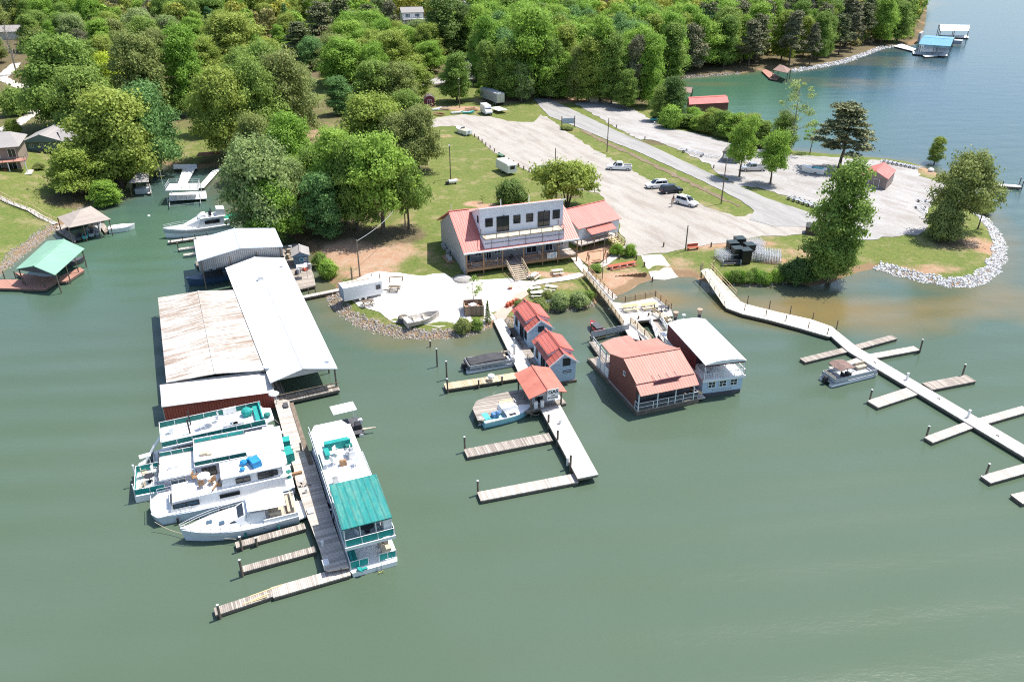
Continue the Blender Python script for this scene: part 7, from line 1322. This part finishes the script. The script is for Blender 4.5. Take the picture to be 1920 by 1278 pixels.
b = barn(1370,305,-25,4.0,5,2.3,paint('grey_board2',(.24,.23,.22),.8,.2,1),SHD,'grey kiosk shed with a white notice beside the maple',rise=.9); MB().cbox((-1.2,-.08,1.4),(1.1,.04,1.0)).build('notice', WHITE, b)
barn(1636,352,-34,5.0,7.5,2.3,paint('taupe_wall',(.28,.22,.20),.8,.15,1),RRED,'red gabled shed on the gravel behind the tall tree',rise=1.3)
# sign board, benches, bins, racks
f = Frame('sign_board', G(1065,238), R(8), 'blank blue grey sign board between two posts at the lot entrance', 'sign'); MB().box(-1.6,1.6,-.06,.06,.9,2.3).build('board', paint('sign_blue_grey',(.40,.47,.56),.5,.05), f); [post(f,x,0,0,2.9,WDP,.2) for x in (-1.75,1.75)]
plant('bush','olive',G(1060,243),1.1,3.0,'low dry shrub bed under the sign board','shrub'); plant('bush','olive',G(1068,244),1.0,2.4,'second dry shrub clump under the sign board','shrub')
f = Frame('bench', G(1299,468), R(14), 'red park bench beside the launch ramp', 'bench'); MB().box(-1.0,1.0,-.25,.25,.42,.48).build('seat', REDW, f); MB().cbox((0,.3,.75),(2.0,.06,.5)).build('backrest', REDW, f); [MB().box(x-.05,x+.05,-.22,.3,0,.44).build('leg', REDW, f) for x in (-.85,.85)]
f = Frame('long_bench', G(1166,500), R(24), 'long low red bench facing the sandy launch beach', 'bench'); MB().box(-2.6,2.6,-.45,.45,.45,.52).build('seat', REDW, f); [MB().box(x-.06,x+.06,-.6,.6,0,.45).build('leg', WHITE, f) for x in (-2.1,-.7,.7,2.1)]; MB().box(-2.6,2.6,-.9,-.7,.25,.3).build('foot_board', REDW, f)
f = Frame('timber_edging', G(1183,518), R(16), 'short upright log edging above the sandy beach', 'edging'); m = MB(); [m.tube((x,.0,-.2),(x,0,.4+.06*math.sin(x*9)),.11,n=7) for x in np.arange(-2.6,2.7,.22)]; m.build('logs', WDB, f)
f = Frame('swing_frame', G(1118,493), R(20), 'wooden swing frame in the dirt garden', 'swing'); m = MB(); [m.bar((x,s*.7,0),(x,0,2.1),.1) for x in (-1.6,1.6) for s in (-1,1)]; m.bar((-1.8,0,2.1),(1.8,0,2.1),.12); m.build('frame', WDB, f); MB().box(-.7,.7,-.25,.25,.5,.56).build('seat', WDB, f); m = MB(); [m.bar((x,0,.55),(x,0,2.1),.03) for x in (-.65,.65)]; m.build('chains', STEEL, f)
f = Frame('wood_bench', G(1371,497), R(4), 'grey slatted bench in front of the black bins', 'bench'); m = MB(); [m.box(-1.6,1.6,.05,.1,z,z+.12) for z in (.45,.62,.8)]; m.build('backrest', DGR, f); MB().box(-1.6,1.6,-.4,.05,.38,.44).build('seat', DGR, f); [MB().box(x-.06,x+.06,-.35,.1,0,.95).build('leg', GRAYW, f) for x in (-1.5,1.5)]
for i,(px,py,l) in enumerate(((1380,489,'leftmost tall black bin before the white racks'),(1395,492,'tallest nearest black bin before the white racks'),(1371,478,'black bin behind the left one'),(1402,482,'black bin at the right of the cluster'),(1384,470,'small rear black bin of the cluster'))):
    f = Frame('black_bin', G(px,py), R(10), l, 'bin'); MB().loft([[(-.75,-.75,0),(.75,-.75,0),(.75,.75,0),(-.75,.75,0)],[(-.8,-.8,2.3),(.8,-.8,2.3),(.8,.8,2.3),(-.8,.8,2.3)]]).build('body', paint('black_plastic',(.015,.018,.02),.45,.3,2), f); MB().box(-.85,.85,-.85,.85,2.3,2.42).build('lid', paint('dark_green_black_lid',(.03,.045,.045),.4,.2,2), f)
for i,(px,py,w_,d_,a,l) in enumerate(((1360,486,2.6,3.4,12,'white wire rack pile left of the black bins'),(1412,482,3.6,3.6,10,'white wire rack pile right behind the bins'),(1440,486,3.8,3.4,-14,'white wire rack pile at the far right'),(1398,466,6.0,2.6,10,'long back row of white wire racks'))):
    f = Frame('wire_rack_pile', G(px,py), R(a), l, 'racks'); rk = MB()
    for lv in range(6):
        z = .12+lv*.26; x = -w_/2
        while x < w_/2: rk.bar((x,-d_/2,z),(x+RJ.uniform(-.1,.1),d_/2,z),.035); x += .42
        y = -d_/2
        while y < d_/2: rk.bar((-w_/2,y,z),(w_/2,y+RJ.uniform(-.1,.1),z),.035); y += .5
    [rk.bar((x,y,0),(x,y,1.55),.06) for x in (-w_/2,0,w_/2) for y in (-d_/2,0,d_/2)]; rk.build('wires', ALU, f)
f = Frame('dumpster', G(1521,437), R(-20), 'dark dumpster at the tree by the end of the lot', 'dumpster'); MB().loft([[(-1.0,-.8,0),(1.0,-.8,0),(1.0,.8,0),(-1.0,.8,0)],[(-1.1,-.9,1.3),(1.1,-.9,1.3),(1.1,.9,1.6),(-1.1,.9,1.6)]]).build('body', paint('brown_steel',(.12,.09,.07),.7,.3,2), f); MB().slab([(-1.1,-.9,1.36),(1.1,-.9,1.36),(1.1,.9,1.66),(-1.1,.9,1.66)],.06).build('lid', BLK, f)
# poles and wires
def pole(px, py, top_h, label, lamp=False, arm=False, r=.13):
    f = Frame('utility_pole', G(px,py), 0, label, 'utility pole'); MB().tube((0,0,-.2),(0,0,top_h),r,r*.7,n=9).build('pole', WDP, f)
    if lamp: m = MB(); m.tube((0,0,top_h-.3),(0,-1.2,top_h),.05,n=6); m.cbox((0,-1.3,top_h),(.3,.5,.15)); m.build('lamp', ALU, f)
    if arm: MB().bar((-1,0,top_h-.5),(1,0,top_h-.5),.1).build('crossarm', WDP, f)
    return f
pole(1138,285,8.0,'bare pole on the median opposite the sign board'); pole(1352,382,8.2,'bare pole on the median near its right tip',arm=False); pole(845,336,7.6,'lamp pole standing on the mown lawn',lamp=True); pole(761,438,7.0,'pole at the edge of the shady clump'); pole(675,518,6.2,'pole beside the white stone terrace near the box trailer'); pole(862,202,8.5,'lamp pole behind the junk yard',lamp=True); pole(1041,312,4.2,'short pole behind the wide many stemmed tree'); pole(1129,524,7.2,'slim black pole at the head of the gangway',r=.07); pole(1285,470,4.6,'short dark pole left of the red park bench'); pole(661,530,2.6,'stubby post with a meter box by the box trailer',r=.16)
f = Frame('cable', (0,0,0), 0, 'pale sagging cable running from the terrace pole up into the clump', 'cable'); m = MB(); a = G(675,518)+Vector((0,0,6)); b = G(761,438)+Vector((0,0,6.5)); q = [a.lerp(b,i/10)-Vector((0,0,.8*math.sin(math.pi*i/10))) for i in range(11)]; [m.tube(q[i],q[i+1],.035,n=5) for i in range(10)]; m.build('wire', GRAYW, f)
f = Frame('propane_tank', G(849,345), R(20), 'white propane tank at the foot of the lawn lamp pole', 'tank'); MB().tube((-.9,0,.6),(.9,0,.6),.42,n=12).build('tank', WHITE, f); [MB().box(x-.05,x+.05,-.3,.3,0,.3).build('leg', DGR, f) for x in (-.6,.6)]; MB().cbox((-1.3,-.2,.35),(.6,.6,.7)).build('dark_box', BLK, f)
# bollards
bo = Frame('bollard', G(884,252), 0, 'short dark wooden bollard in the row between lawn and gravel lot', 'bollard', 'bollards between the lawn and the gravel lot'); MB().tube((0,0,-.1),(0,0,.85),.13,n=8).build('post', WDP, bo)
line = [(884,252),(890,257),(897,262),(904,267),(911,273),(919,279),(927,285),(936,292),(945,298),(954,303),(963,308),(972,313),(982,318),(992,323),(1000,329)]
for px,py in line[1:]: c = copy_tree(bo.o); c.location = G(px,py)
for px,py,l in ((1244,463,'lone bollard at the top of the launch ramp'),(1333,463,'bollard right of the red park bench'),(1392,456,'bollard behind the wire racks'),(1156,240,'bollard at the near side of the gravel driveway'),(1209,262,'bollard at the far side of the gravel driveway'),(1338,316,'bollard at the tip of the grass strip'),(1104,487,'lowest bollard round the swing garden'),(1139,482,'right bollard round the swing garden'),(1161,486,'bollard under the round bushes'),(1193,487,'bollard on the grass beside the round bushes'),(1208,500,'bollard beside the ramp grass'),(1223,528,'bollard at the water end of the sandy beach')):
    c = copy_tree(bo.o); c.location = G(px,py); c['label'] = l; c['group'] = 'lone bollards'
# trailer on the stone terrace, old boats, planter box
f = Frame('enclosed_trailer', G(683,557), R(28), 'white enclosed box trailer parked on the terrace above the rocks', 'trailer'); MB().box(-3.4,2.6,-1.15,1.15,.5,2.6).build('box', WHITE, f); MB().box(-3.46,-3.4,-1.05,1.05,.6,2.5).build('rear_door', paint('blue_grey_door',(.36,.42,.52),.5), f); window(f,(-3.4,-1.15),(2.6,-1.15),5.0,.7,1.4,2.1,DGR,GLS); MB().bar((2.6,0,.5),(4.1,0,.45),.12).build('hitch', BLK, f); MB().slab([(-2.6,1.0,2.62),(1.2,1.1,2.62),(1.2,.4,2.7),(-2.6,.4,2.7)],.05).build('awning_roll', TAN, f)
for x in (-1.0,-.1):
    for s in (-1,1): wheel(f,x,s*1.0,.36,.24,s)
f = Frame('wooden_boat', G(792,602), R(200), 'old open boat filled with sand and planks on the terrace', 'boat'); f.o.rotation_euler[2] = R(28)
rr = []
for i in range(9): x = i/8; t = max(0,(x-.5)/.5); w = 1.15*(1-t**2); rr.append((x*5.2-2.6,max(w,.05),.75+.35*t))
m = MB(); 
for s in (-1,1): m.loft([[(x,s*w,z),(x,s*(w-.1),z),(x,s*max(w*.75-.1,.0),0),(x,s*w*.75,0)] for x,w,z in rr])
m.box(-2.65,-2.5,-1.15,1.15,0,.8); m.build('hull', paint('bleached_hull',(.55,.50,.44),.8,.3,1.5), f); MB().prism([(-2.5,-.85),(.5,-.85),(2.2,-.1),(2.2,.1),(.5,.85),(-2.5,.85)],.1,.18).build('floor', WHT, f); [MB().box(x,x+.25,-1,1,.5,.55).build('thwart', TAN, f) for x in (-1.2,.3)]; MB().cbox((-2.2,0,.5),(.6,1.9,.6)).build('stern_box', paint('pale_blue_box',(.50,.58,.68),.5), f)
f = Frame('round_tub', G(757,602), R(0), 'round dark net covered tub at the old boat', 'tub'); MB().tube((0,0,0),(0,0,.7),.9,.8,n=14).build('tub', DGR, f); MB().ball((0,0,.65),.75,12,5,sz=.3).build('net', PILE, f)
f = Frame('hitching_rail', G(743,528), R(10), 'low wooden hitching frame at the back of the terrace', 'frame'); m = MB(); [m.box(x-.08,x+.08,-.08,.08,0,.9) for x in (-1,1)]; m.box(-1,1,-.05,.05,.75,.9); m.build('frame', WDB, f)
f = Frame('planter_box', G(888,585), R(8), 'square brown wooden planter enclosure by the floating walkway', 'planter'); m = MB(); [m.box(*a) for a in ((-1.4,1.4,-1.2,-1.1,.0,1.5),(-1.4,1.4,1.1,1.2,0,1.5),(-1.4,-1.3,-1.2,1.2,0,1.5),(1.3,1.4,-1.2,1.2,0,1.5))]; m.build('wall', planks('box_boards',(.36,.26,.18),0,.2), f); MB().box(-1.2,1.2,-1.05,1.05,.5,.7).build('soil', DRT, f); MB().cbox((-.1,0,1.0),(1.0,.9,.6),.5).build('white_bundle', WHITE, f)
f = Frame('gravel_heap', G(867,524), R(15), 'grey gravel heap in the shadow at the store corner', 'gravel heap'); MB().ball((0,0,0),1.6,14,6,sz=.35).build('heap', GRV, f)
f = Frame('garden_seats', G(963,570), R(50), 'row of red seats beside the pink path', 'seats'); [MB().cbox((x,0,.35),(.45,.5,.6),.3).build('seat', REDW, f) for x in (-1.4,-.7,0,.7)]
f = Frame('stool', G(957,542), 0, 'small red and brown stool in front of the stairs', 'stool'); MB().tube((0,0,0),(0,0,.4),.3,n=10).build('drum', REDW, f); MB().tube((0,0,.4),(0,0,.5),.36,n=10).build('top', TAN, f)
# trailers and jet skis on the gravel lot
def ctrail(px, py, rz, L, label, group=None, jet=None):
    f = Frame('boat_trailer', G(px,py), R(rz), label, 'trailer', group); m = MB(); m.bar((0,-.7,.45),(L*.8,-.5,.45),.1); m.bar((0,.7,.45),(L*.8,.5,.45),.1); m.bar((L*.8,-.5,.45),(L*1.15,0,.45),.1); m.bar((L*.8,.5,.45),(L*1.15,0,.45),.1); [m.bar((x,-.7,.45),(x,.7,.45),.08) for x in (0,L*.3,L*.55,L*.8)]; m.build('frame', ALU, f)
    for s in (-1,1): wheel(f,L*.3,s*.85,.3,.2,s)
    return f
for px,py,rz,L_,l in ((1272,283,-35,5.5,'long white boat trailer lying across the gravel lot'),(1304,292,-25,5,'second white trailer just below the long one'),(1720,388,-95,4.5,'v shaped white trailer on the open gravel'),(1550,322,160,5,'trailer by the pine'),(1722,376,-80,3.6,'smaller white trailer nested behind the v shaped one')): ctrail(px,py,rz,L_,l)
for i in range(7): ctrail(1478+i*9,372+i*3,-60,2.6,'short empty trailer in the shaded row beside the road', 'shaded row of short trailers')
for i in range(8): ctrail(1652+i*8,304+i*1.6,-30,2.2,'dark little trailer in the row along the spit', 'row of little trailers along the spit')
def jetski(p, rz, mat, label, group=None):
    f = Frame('jet_ski', p, rz, label, 'jet ski', group); hull(f,2.8,1.0,.5,.0,.5,mat,sheer=.15); MB().loft([[(.4,-.25,.5),(.4,.25,.5),(.4,.2,.85),(.4,-.2,.85)],[(1.5,-.25,.5),(1.5,.25,.5),(1.4,.2,.8),(1.4,-.2,.8)]]).build('seat', BLK, f); m = MB(); m.cbox((1.7,0,.9),(.3,.4,.4)); m.tube((1.6,-.4,1.1),(1.6,.4,1.1),.03); m.build('handlebar', DGR, f); return f
jetski(G(1220,229)+Vector((0,0,.5)),R(10),paint('aqua_cushion',(.1,.5,.5)),'turquoise jet ski on a trailer at the edge of the gravel lot'); jetski(G(1226,235)+Vector((0,0,.4)),R(8),GRAYW,'grey jet ski just below the turquoise one')
f = landboat(1545,328,R(150),5.0,2.0,'white and teal boat on a trailer beside the pine',paint('aqua_cushion',(.1,.5,.5)))
for k,(px,py,l) in enumerate(((1745,322,'white wrapped bundle on the spit'),(1222,300,'')) ):
    if l: f = Frame('bundle', G(px,py), 0, l, 'bundle'); MB().ball((0,0,.4),.7,8,5,sz=.7).build('wrap', WHITE, f)
f = Frame('rail_posts', G(705,525), 0, 'pair of wooden posts with a rail at the back of the terrace', 'posts') ; m = MB(); [m.box(x-.06,x+.06,-.06,.06,0,1.1) for x in (-.6,.6)]; m.build('posts', WDP, f)

# ================================================================ left bank
def hiproof(fr, x0, x1, y0, y1, z, rise, inset, mat, th=.1, name='roof'):
    xm0, xm1 = x0+inset, x1-inset; ym = (y0+y1)/2; m = MB()
    m.slab([(x0,y0,z),(x1,y0,z),(xm1,ym,z+rise),(xm0,ym,z+rise)],th); m.slab([(x0,y1,z),(x1,y1,z),(xm1,ym,z+rise),(xm0,ym,z+rise)],th); m.slab([(x0,y0,z),(x0,y1,z),(xm0,ym,z+rise)],th); m.slab([(x1,y0,z),(x1,y1,z),(xm1,ym,z+rise)],th); m.build(name, mat, fr)
f = Frame('boathouse', P(68,510,0), R(48), 'open boathouse with a pale green gabled roof over a red brown deck', 'boathouse'); q = [f.p(*a) for a in ((30,504,3.2),(103,515,3.2),(158,466,3.2),(88,452,3.2))]
gable(f, q[0],q[1],q[2],q[3], 1.0, RGRN, DGR, over=.05)
for k in q: post(f,k.x*.93+.1,k.y,-.8,3.1,PILE,.16)
for t_ in (.35,.65): k = q[1].lerp(q[2],t_); post(f,k.x,k.y,-.8,3.1,PILE,.14)
for i,w_ in enumerate((((-8,524),(38,524),(100,517),(108,527),(84,542),(-8,540)),((112,518),(150,501),(158,506),(124,528),(110,528)),((28,511),(50,514),(84,519),(50,525)))): polydeck(f,[f.p(x,y,.55) for x,y in w_],.55+.012*i,PLR,skirt=PILE)
for px,py in ((50,541),(86,545),(9,522),(30,522),(108,520)): k = f.p(px,py,0); piling(f,k.x,k.y,1.3,.1,cap=False)
b = Frame('motor_boat', P(100,505,0), R(40), 'dark boat in the slip under the green roof', 'motor boat'); hull(b,5,1.9,.8,-.2,.5,DGR); MB().box(.6,2.8,-.6,.6,.8,1.1).build('cover', BLKC, b)
f = Frame('boathouse', P(118,455,0), R(16), 'open boathouse with a taupe hipped shingle roof and slips for jet skis', 'boathouse'); a = f.p(129,427,3.2); b_ = f.p(208,411,3.2); c_ = f.p(170,386,3.2); d_ = f.p(107,407,3.2)
ap = (a+b_+c_+d_)/4+Vector((0,0,1.3)); m = MB(); [m.slab([u,v,ap],.1) for u,v in ((a,b_),(b_,c_),(c_,d_),(d_,a))]; m.build('roof', SHT, f)
for k in (a,b_,c_,d_,a.lerp(b_,.35),a.lerp(b_,.7)): post(f,k.x*.96,k.y,-.6,3.1,PILE,.14)
for i,w_ in enumerate((((103,430),(118,426),(146,446),(140,453)),((185,420),(194,418),(206,432),(196,436)),((105,424),(190,404),(196,412),(112,430)))): polydeck(f,[f.p(x,y,.5) for x,y in w_],.5+.012*i,PLO,skirt=PILE)
jetski(P(148,451,.35),R(110),DGR,'left jet ski under the taupe hipped roof'); jetski(P(160,448,.35),R(110),paint('aqua_cushion',(.1,.5,.5)),'teal jet ski under the taupe hipped roof'); jetski(P(172,444,.35),R(110),GRAYW,'right jet ski under the taupe hipped roof')
pontoon(186,441,R(105),4.5,2.2,'dark pontoon boat under the hipped roof boathouse')
f = Frame('motor_boat', P(205,436,0), R(100), 'white bowrider covered in pale canvas beside the hipped boathouse', 'motor boat'); f.o.rotation_euler[2] = R(25); hull(f,4.6,2.1,.9,-.2,.5,GEL); MB().prism([(.3,-.9),(2.6,-.9),(4.0,-.2),(4.0,.2),(2.6,.9),(.3,.9)],.92,1.05).build('cover', WHITE, f)
f = Frame('boathouse', P(262,353,0), R(12), 'small boathouse with a grey hipped roof tucked under the oaks', 'boathouse'); q = [f.p(*a) for a in ((242,343,3.0),(279,341,3.0),(279,318,3.0),(254,322,3.0))]; ap = sum(q,Vector())/4+Vector((0,0,1.2)); m = MB(); [m.slab([q[i],q[(i+1)%4],ap],.1) for i in range(4)]; m.build('roof', SHG, f); [post(f,k.x*.95,k.y,-.6,2.9,PILE,.13) for k in q]
polydeck(f,[f.p(x,y,.5) for x,y in ((274,345),(281,344),(284,362),(277,363))],.5,PLP); MB().box(*sorted((q[0].x+.5,q[1].x-.5)),q[0].y+1,q[0].y+3,.2,1.3).build('stored_boat', GRAYW, f)
# white two level boat lift dock in the cove
f = Frame('boat_dock', P(345,385,0), R(2), 'white two level boat dock with a railed roof deck at the head of the cove', 'dock'); WP = paint('white_decking',(.74,.74,.73),.6,.05,1)
polydeck(f,[f.p(x,y,.6) for x,y in ((344,312),(366,316),(350,345),(334,343))],.6,WP,'ramp'); polydeck(f,[f.p(x,y,.6) for x,y in ((398,320),(416,314),(382,352),(370,352))],.6,WP,'ramp'); polydeck(f,[f.p(x,y,.6) for x,y in ((318,362),(386,358),(388,372),(316,376))],.6,WP,'lower_deck'); polydeck(f,[f.p(x,y,.7) for x,y in ((325,308),(368,307),(370,315),(325,316))],.62,WP,'shore_deck')
u = [f.p(x,y,2.9) for x,y in ((310,357),(372,356),(375,343),(318,344))]; MB().slab(u,.15).build('roof_deck', WP, f); railing(f,[tuple(k) for k in u]+[tuple(u[0])],.9,GRAYW,1.6,.035,(1,.5)); [post(f,k.x,k.y,-.8,2.8,GRAYW,.12) for k in u]
m = MB(); [m.bar((*tuple(f.p(x0,y0,z))[:2],z),(*tuple(f.p(x1,y1,z))[:2],z),.12) for x0,y0,x1,y1,z in ((318,386,376,380,.5),(318,376,318,388,.6),(376,368,376,382,.6))]; m.build('lift_beam', STEEL, f)
f = Frame('lean_to', G(394,306), R(5), 'small rust red roofed shelter on the cove shore', 'shelter'); MB().slab([(-2.6,-.6,2.0),(2.6,-.6,2.3),(2.6,1.4,2.5),(-2.6,1.4,2.2)],.1).build('roof', paint('rust_sheet',(.34,.13,.08),.7,.3,2), f); [post(f,x,y,-.3,2.1,WDP,.12) for x in (-1,2.3) for y in (-.4,1.2)]
f = Frame('pier_pole', P(305,345,0), 0, 'white cross shaped marker standing in the cove', 'marker'); MB().tube((0,0,-.5),(0,0,3.2),.05,n=6).build('pole', WHITE, f); MB().bar((-.7,0,1.7),(.8,0,1.8),.06).build('crossbar', WHITE, f)
# stairs down the lawn
f = Frame('lawn_stairs', G(0,372), 0, 'pale zigzag boardwalk stairs with handrails down the lawn', 'stairs'); wp = [(-12,366),(20,382),(58,396),(80,410),(106,422)]; W_ = [G(*a) for a in wp]; m = MB(); r_ = MB()
for i in range(4):
    a = f.w(W_[i]); b = f.w(W_[i+1]); d = (b-a); n = Vector((-d.y,d.x,0)).normalized()*.55; k = max(4,int(d.length/.5))
    for j in range(k): u = a.lerp(b,j/k); v = a.lerp(b,(j+.92)/k); v.z = u.z; m.slab([u-n+Vector((0,0,.25)),v-n+Vector((0,0,.25)),v+n+Vector((0,0,.25)),u+n+Vector((0,0,.25))],.08)
    for s in (-1,1): r_.bar(a+n*s+Vector((0,0,1.1)),b+n*s+Vector((0,0,1.1)),.07); [r_.bar(a.lerp(b,t_)+n*s,a.lerp(b,t_)+n*s+Vector((0,0,1.15)),.07) for t_ in (0,.33,.66)]
m.build('steps', PLP, f); r_.build('handrail', paint('cream_rail',(.5,.38,.22)), f)
# houses
f = Frame('lake_house', G(52,322), R(20), 'two storey brown lake house with a wrap deck, cut by the left edge', 'house'); BR = paint('brown_siding',(.30,.24,.20),.7,.1,1)
MB().box(-14,-1.2,1.5,11,-.2,5.4).build('wall', BR, f); m = MB(); m.slab([(-14.5,.6,5.3),(-.4,.6,5.3),(-2.6,6.3,7.4),(-14.5,6.3,7.4)],.12); m.slab([(-.4,.6,5.3),(-.4,12,5.3),(-2.6,6.3,7.4)],.12); m.slab([(-14.5,12,5.3),(-.4,12,5.3),(-2.6,6.3,7.4),(-14.5,6.3,7.4)],.12); m.build('roof', SHG, f)
MB().box(-14,.3,-1.2,1.5,2.5,2.65).build('deck', PLR, f); railing(f,[(-14,-1.15,2.65),(.25,-1.15,2.65),(.25,3,2.65)],.9,DGR,2,.03,(1,)); [post(f,x,-1.1,-.3,5.3 if x == -6 else 2.5,TRIM,.16) for x in (-12,-9,-6,-3,.2)]; MB().box(-14,1.0,-2.2,1.5,-.15,.05).build('patio', CONC, f)
for s_ in (4.5,8.0,11.0): window(f,(-14,1.5),(-1.2,1.5),s_,1.5,2.9,4.8,TRIM,GLS,name='door'); window(f,(-14,1.5),(-1.2,1.5),s_-.6,1.7,.2,2.2,TRIM,GLS,name='door')
for x in (-4,-7): chair(f,x,-.3,.05,1.6,REDW)
f = Frame('lake_house', G(78,285), R(8), 'low teal grey house with a gabled grey roof behind the oaks', 'house'); MB().box(-3.2,8,0,9,-.3,2.5).build('wall', LAPT, f); gable(f,(-3.8,-.7,2.5),(5.2,-.7,2.5),(5.2,9.6,2.5),(-3.8,9.6,2.5),1.6,SHG,LAPT); m = MB(); m.slab([(5.2,-.7,2.5),(12,-.7,2.6),(12,4,4.0),(3,4,4.0)],.1); m.slab([(12,9,2.6),(3,9,2.6),(3,4,4.0),(12,4,4.0)],.1); m.build('side_roof', SHG, f)
for s_ in (1.0,3.2): window(f,(-3.2,0),(8,0),s_,.9,1.0,1.9,TRIM,GLB)
MB().cbox((.5,-.8,.3),(1.0,.8,.9)).cbox((2.0,-.7,.2),(.7,.6,.7)).build('garden_box', DGR, f)
f = Frame('white_house', G(775,47), R(15), 'white two storey house with a porch glimpsed in the woods', 'house'); MB().box(-5,5,0,8,0,5.5).build('wall', LAPW, f); gable(f,(-5.4,-.5,5.5),(-5.4,8.5,5.5),(5.4,8.5,5.5),(5.4,-.5,5.5),2.0,SHG,None); MB().box(-5,6.5,-2.6,0,2.6,2.8).build('porch_floor', WHITE, f); [post(f,x,-2.5,0,2.6,WHITE,.25) for x in (-4.5,-1.5,1.5,4.5,6.3)]; railing(f,[(-5,-2.5,2.8),(6.4,-2.5,2.8)],1.0,WHITE,2,.06,(1,.5)); [window(f,(-5,0),(5,0),s_,2.2,3.3,4.8,TRIM,GLB,mull=2) for s_ in (1.5,6.0)]
f = Frame('white_house', G(6,75), R(15), 'pale house roof glimpsed at the far left edge', 'house'); MB().box(-9,8,0,9,0,3).build('wall', LAPW, f); gable(f,(-9.4,-.5,3),(-9.4,9.5,3),(8.4,9.5,3),(8.4,-.5,3),2.0,SHG,None)
# ================================================================ right bay boathouses
def bh(q4, z, rise, roof, label, deck=(), wall=None, posts=True, g=True):
    c = P(*q4[0],0); f = Frame('boathouse', c, ang(P(*q4[0],0),P(*q4[1],0)), label, 'boathouse'); q = [f.p(x,y,z) for x,y in q4]; gable(f,q[0],q[3],q[2],q[1],rise,roof,wall if g else None,over=.1)
    if posts:
        for i in range(4):
            for t_ in (0,.5): k = q[i].lerp(q[(i+1)%4],t_); post(f,k.x,k.y,-.8,z-.1,PILE,.22)
    for i,d in enumerate(deck): polydeck(f,[f.p(x,y,.6) for x,y in d],.6+.01*i,WP,skirt=PILE)
    return f
b = bh([(1723,83),(1782,87),(1790,70),(1735,66)],4.6,.9,RBLUE,'blue roofed boathouse off the far wooded point',deck=[((1711,97),(1767,98),(1778,104),(1772,105),(1712,101)),((1729,103),(1750,101),(1758,105),(1735,107)),((1676,87),(1690,82),(1718,92),(1712,96))],wall=DGR); MB().box(-1,0,0,9,.6,4.6).build('side_wall', GRAYW, b); MB().box(2,17,3,8,.6,2.2).build('moored_boat', GRAYW, b)
bh([(1764,58),(1816,58),(1819,47),(1761,46)],5.0,1.2,RWHT,'white roofed boathouse farthest out on the lake',deck=[((1760,66),(1814,66),(1817,71),(1795,71)),],wall=TRIM)
b = bh([(1293,196),(1366,192),(1359,178),(1290,182)],4.4,.7,RRED,'long red roofed boathouse at the screen of saplings',wall=REDS,posts=False); q0 = P(1293,196,0)
k = [b.p(x,y,4.3) for x,y in ((1293,196),(1366,192),(1359,178),(1290,182))]; [MB().slab([u,v,Vector((v.x,v.y,.5)),Vector((u.x,u.y,.5))],.1).build('wall', REDS, b) for u,v in ((k[0],k[1]),(k[1],k[2]),(k[3],k[0]))]
b = bh([(1270,173),(1296,174),(1299,164),(1278,163)],3.6,.8,paint('brown_roof',(.26,.17,.14),.8,.2,2),'small brown roofed boathouse above the long red one',wall=REDS)
f = Frame('boathouse', P(1466,146,0), R(20), 'small brown hipped boathouse with a pink deck on the far bay shore', 'boathouse'); q = [f.p(*a) for a in ((1449,131,3.4),(1476,137,3.4),(1483,130,3.4),(1462,121,3.4))]; ap = sum(q,Vector())/4+Vector((0,0,1.3)); m = MB(); [m.slab([q[i],q[(i+1)%4],ap],.1) for i in range(4)]; m.build('roof', paint('brown_roof',(.26,.17,.14)), f); [post(f,k_.x*.95,k_.y,-.6,3.3,PILE,.2) for k_ in q]; polydeck(f,[f.p(x,y,.6) for x,y in ((1428,133),(1436,130),(1462,144),(1456,150),(1444,148))],.6,PLR,skirt=PILE)
# driftwood and buoys on the water
for px,py,l in ((279,405,'small white float drifting in the cove'),(352,423,'white float beside the yacht bow')):
    f = Frame('float', P(px,py,0), 0, l, 'float'); MB().ball((0,0,.05),.3,8,5,sz=.6).build('ball', WHITE, f)
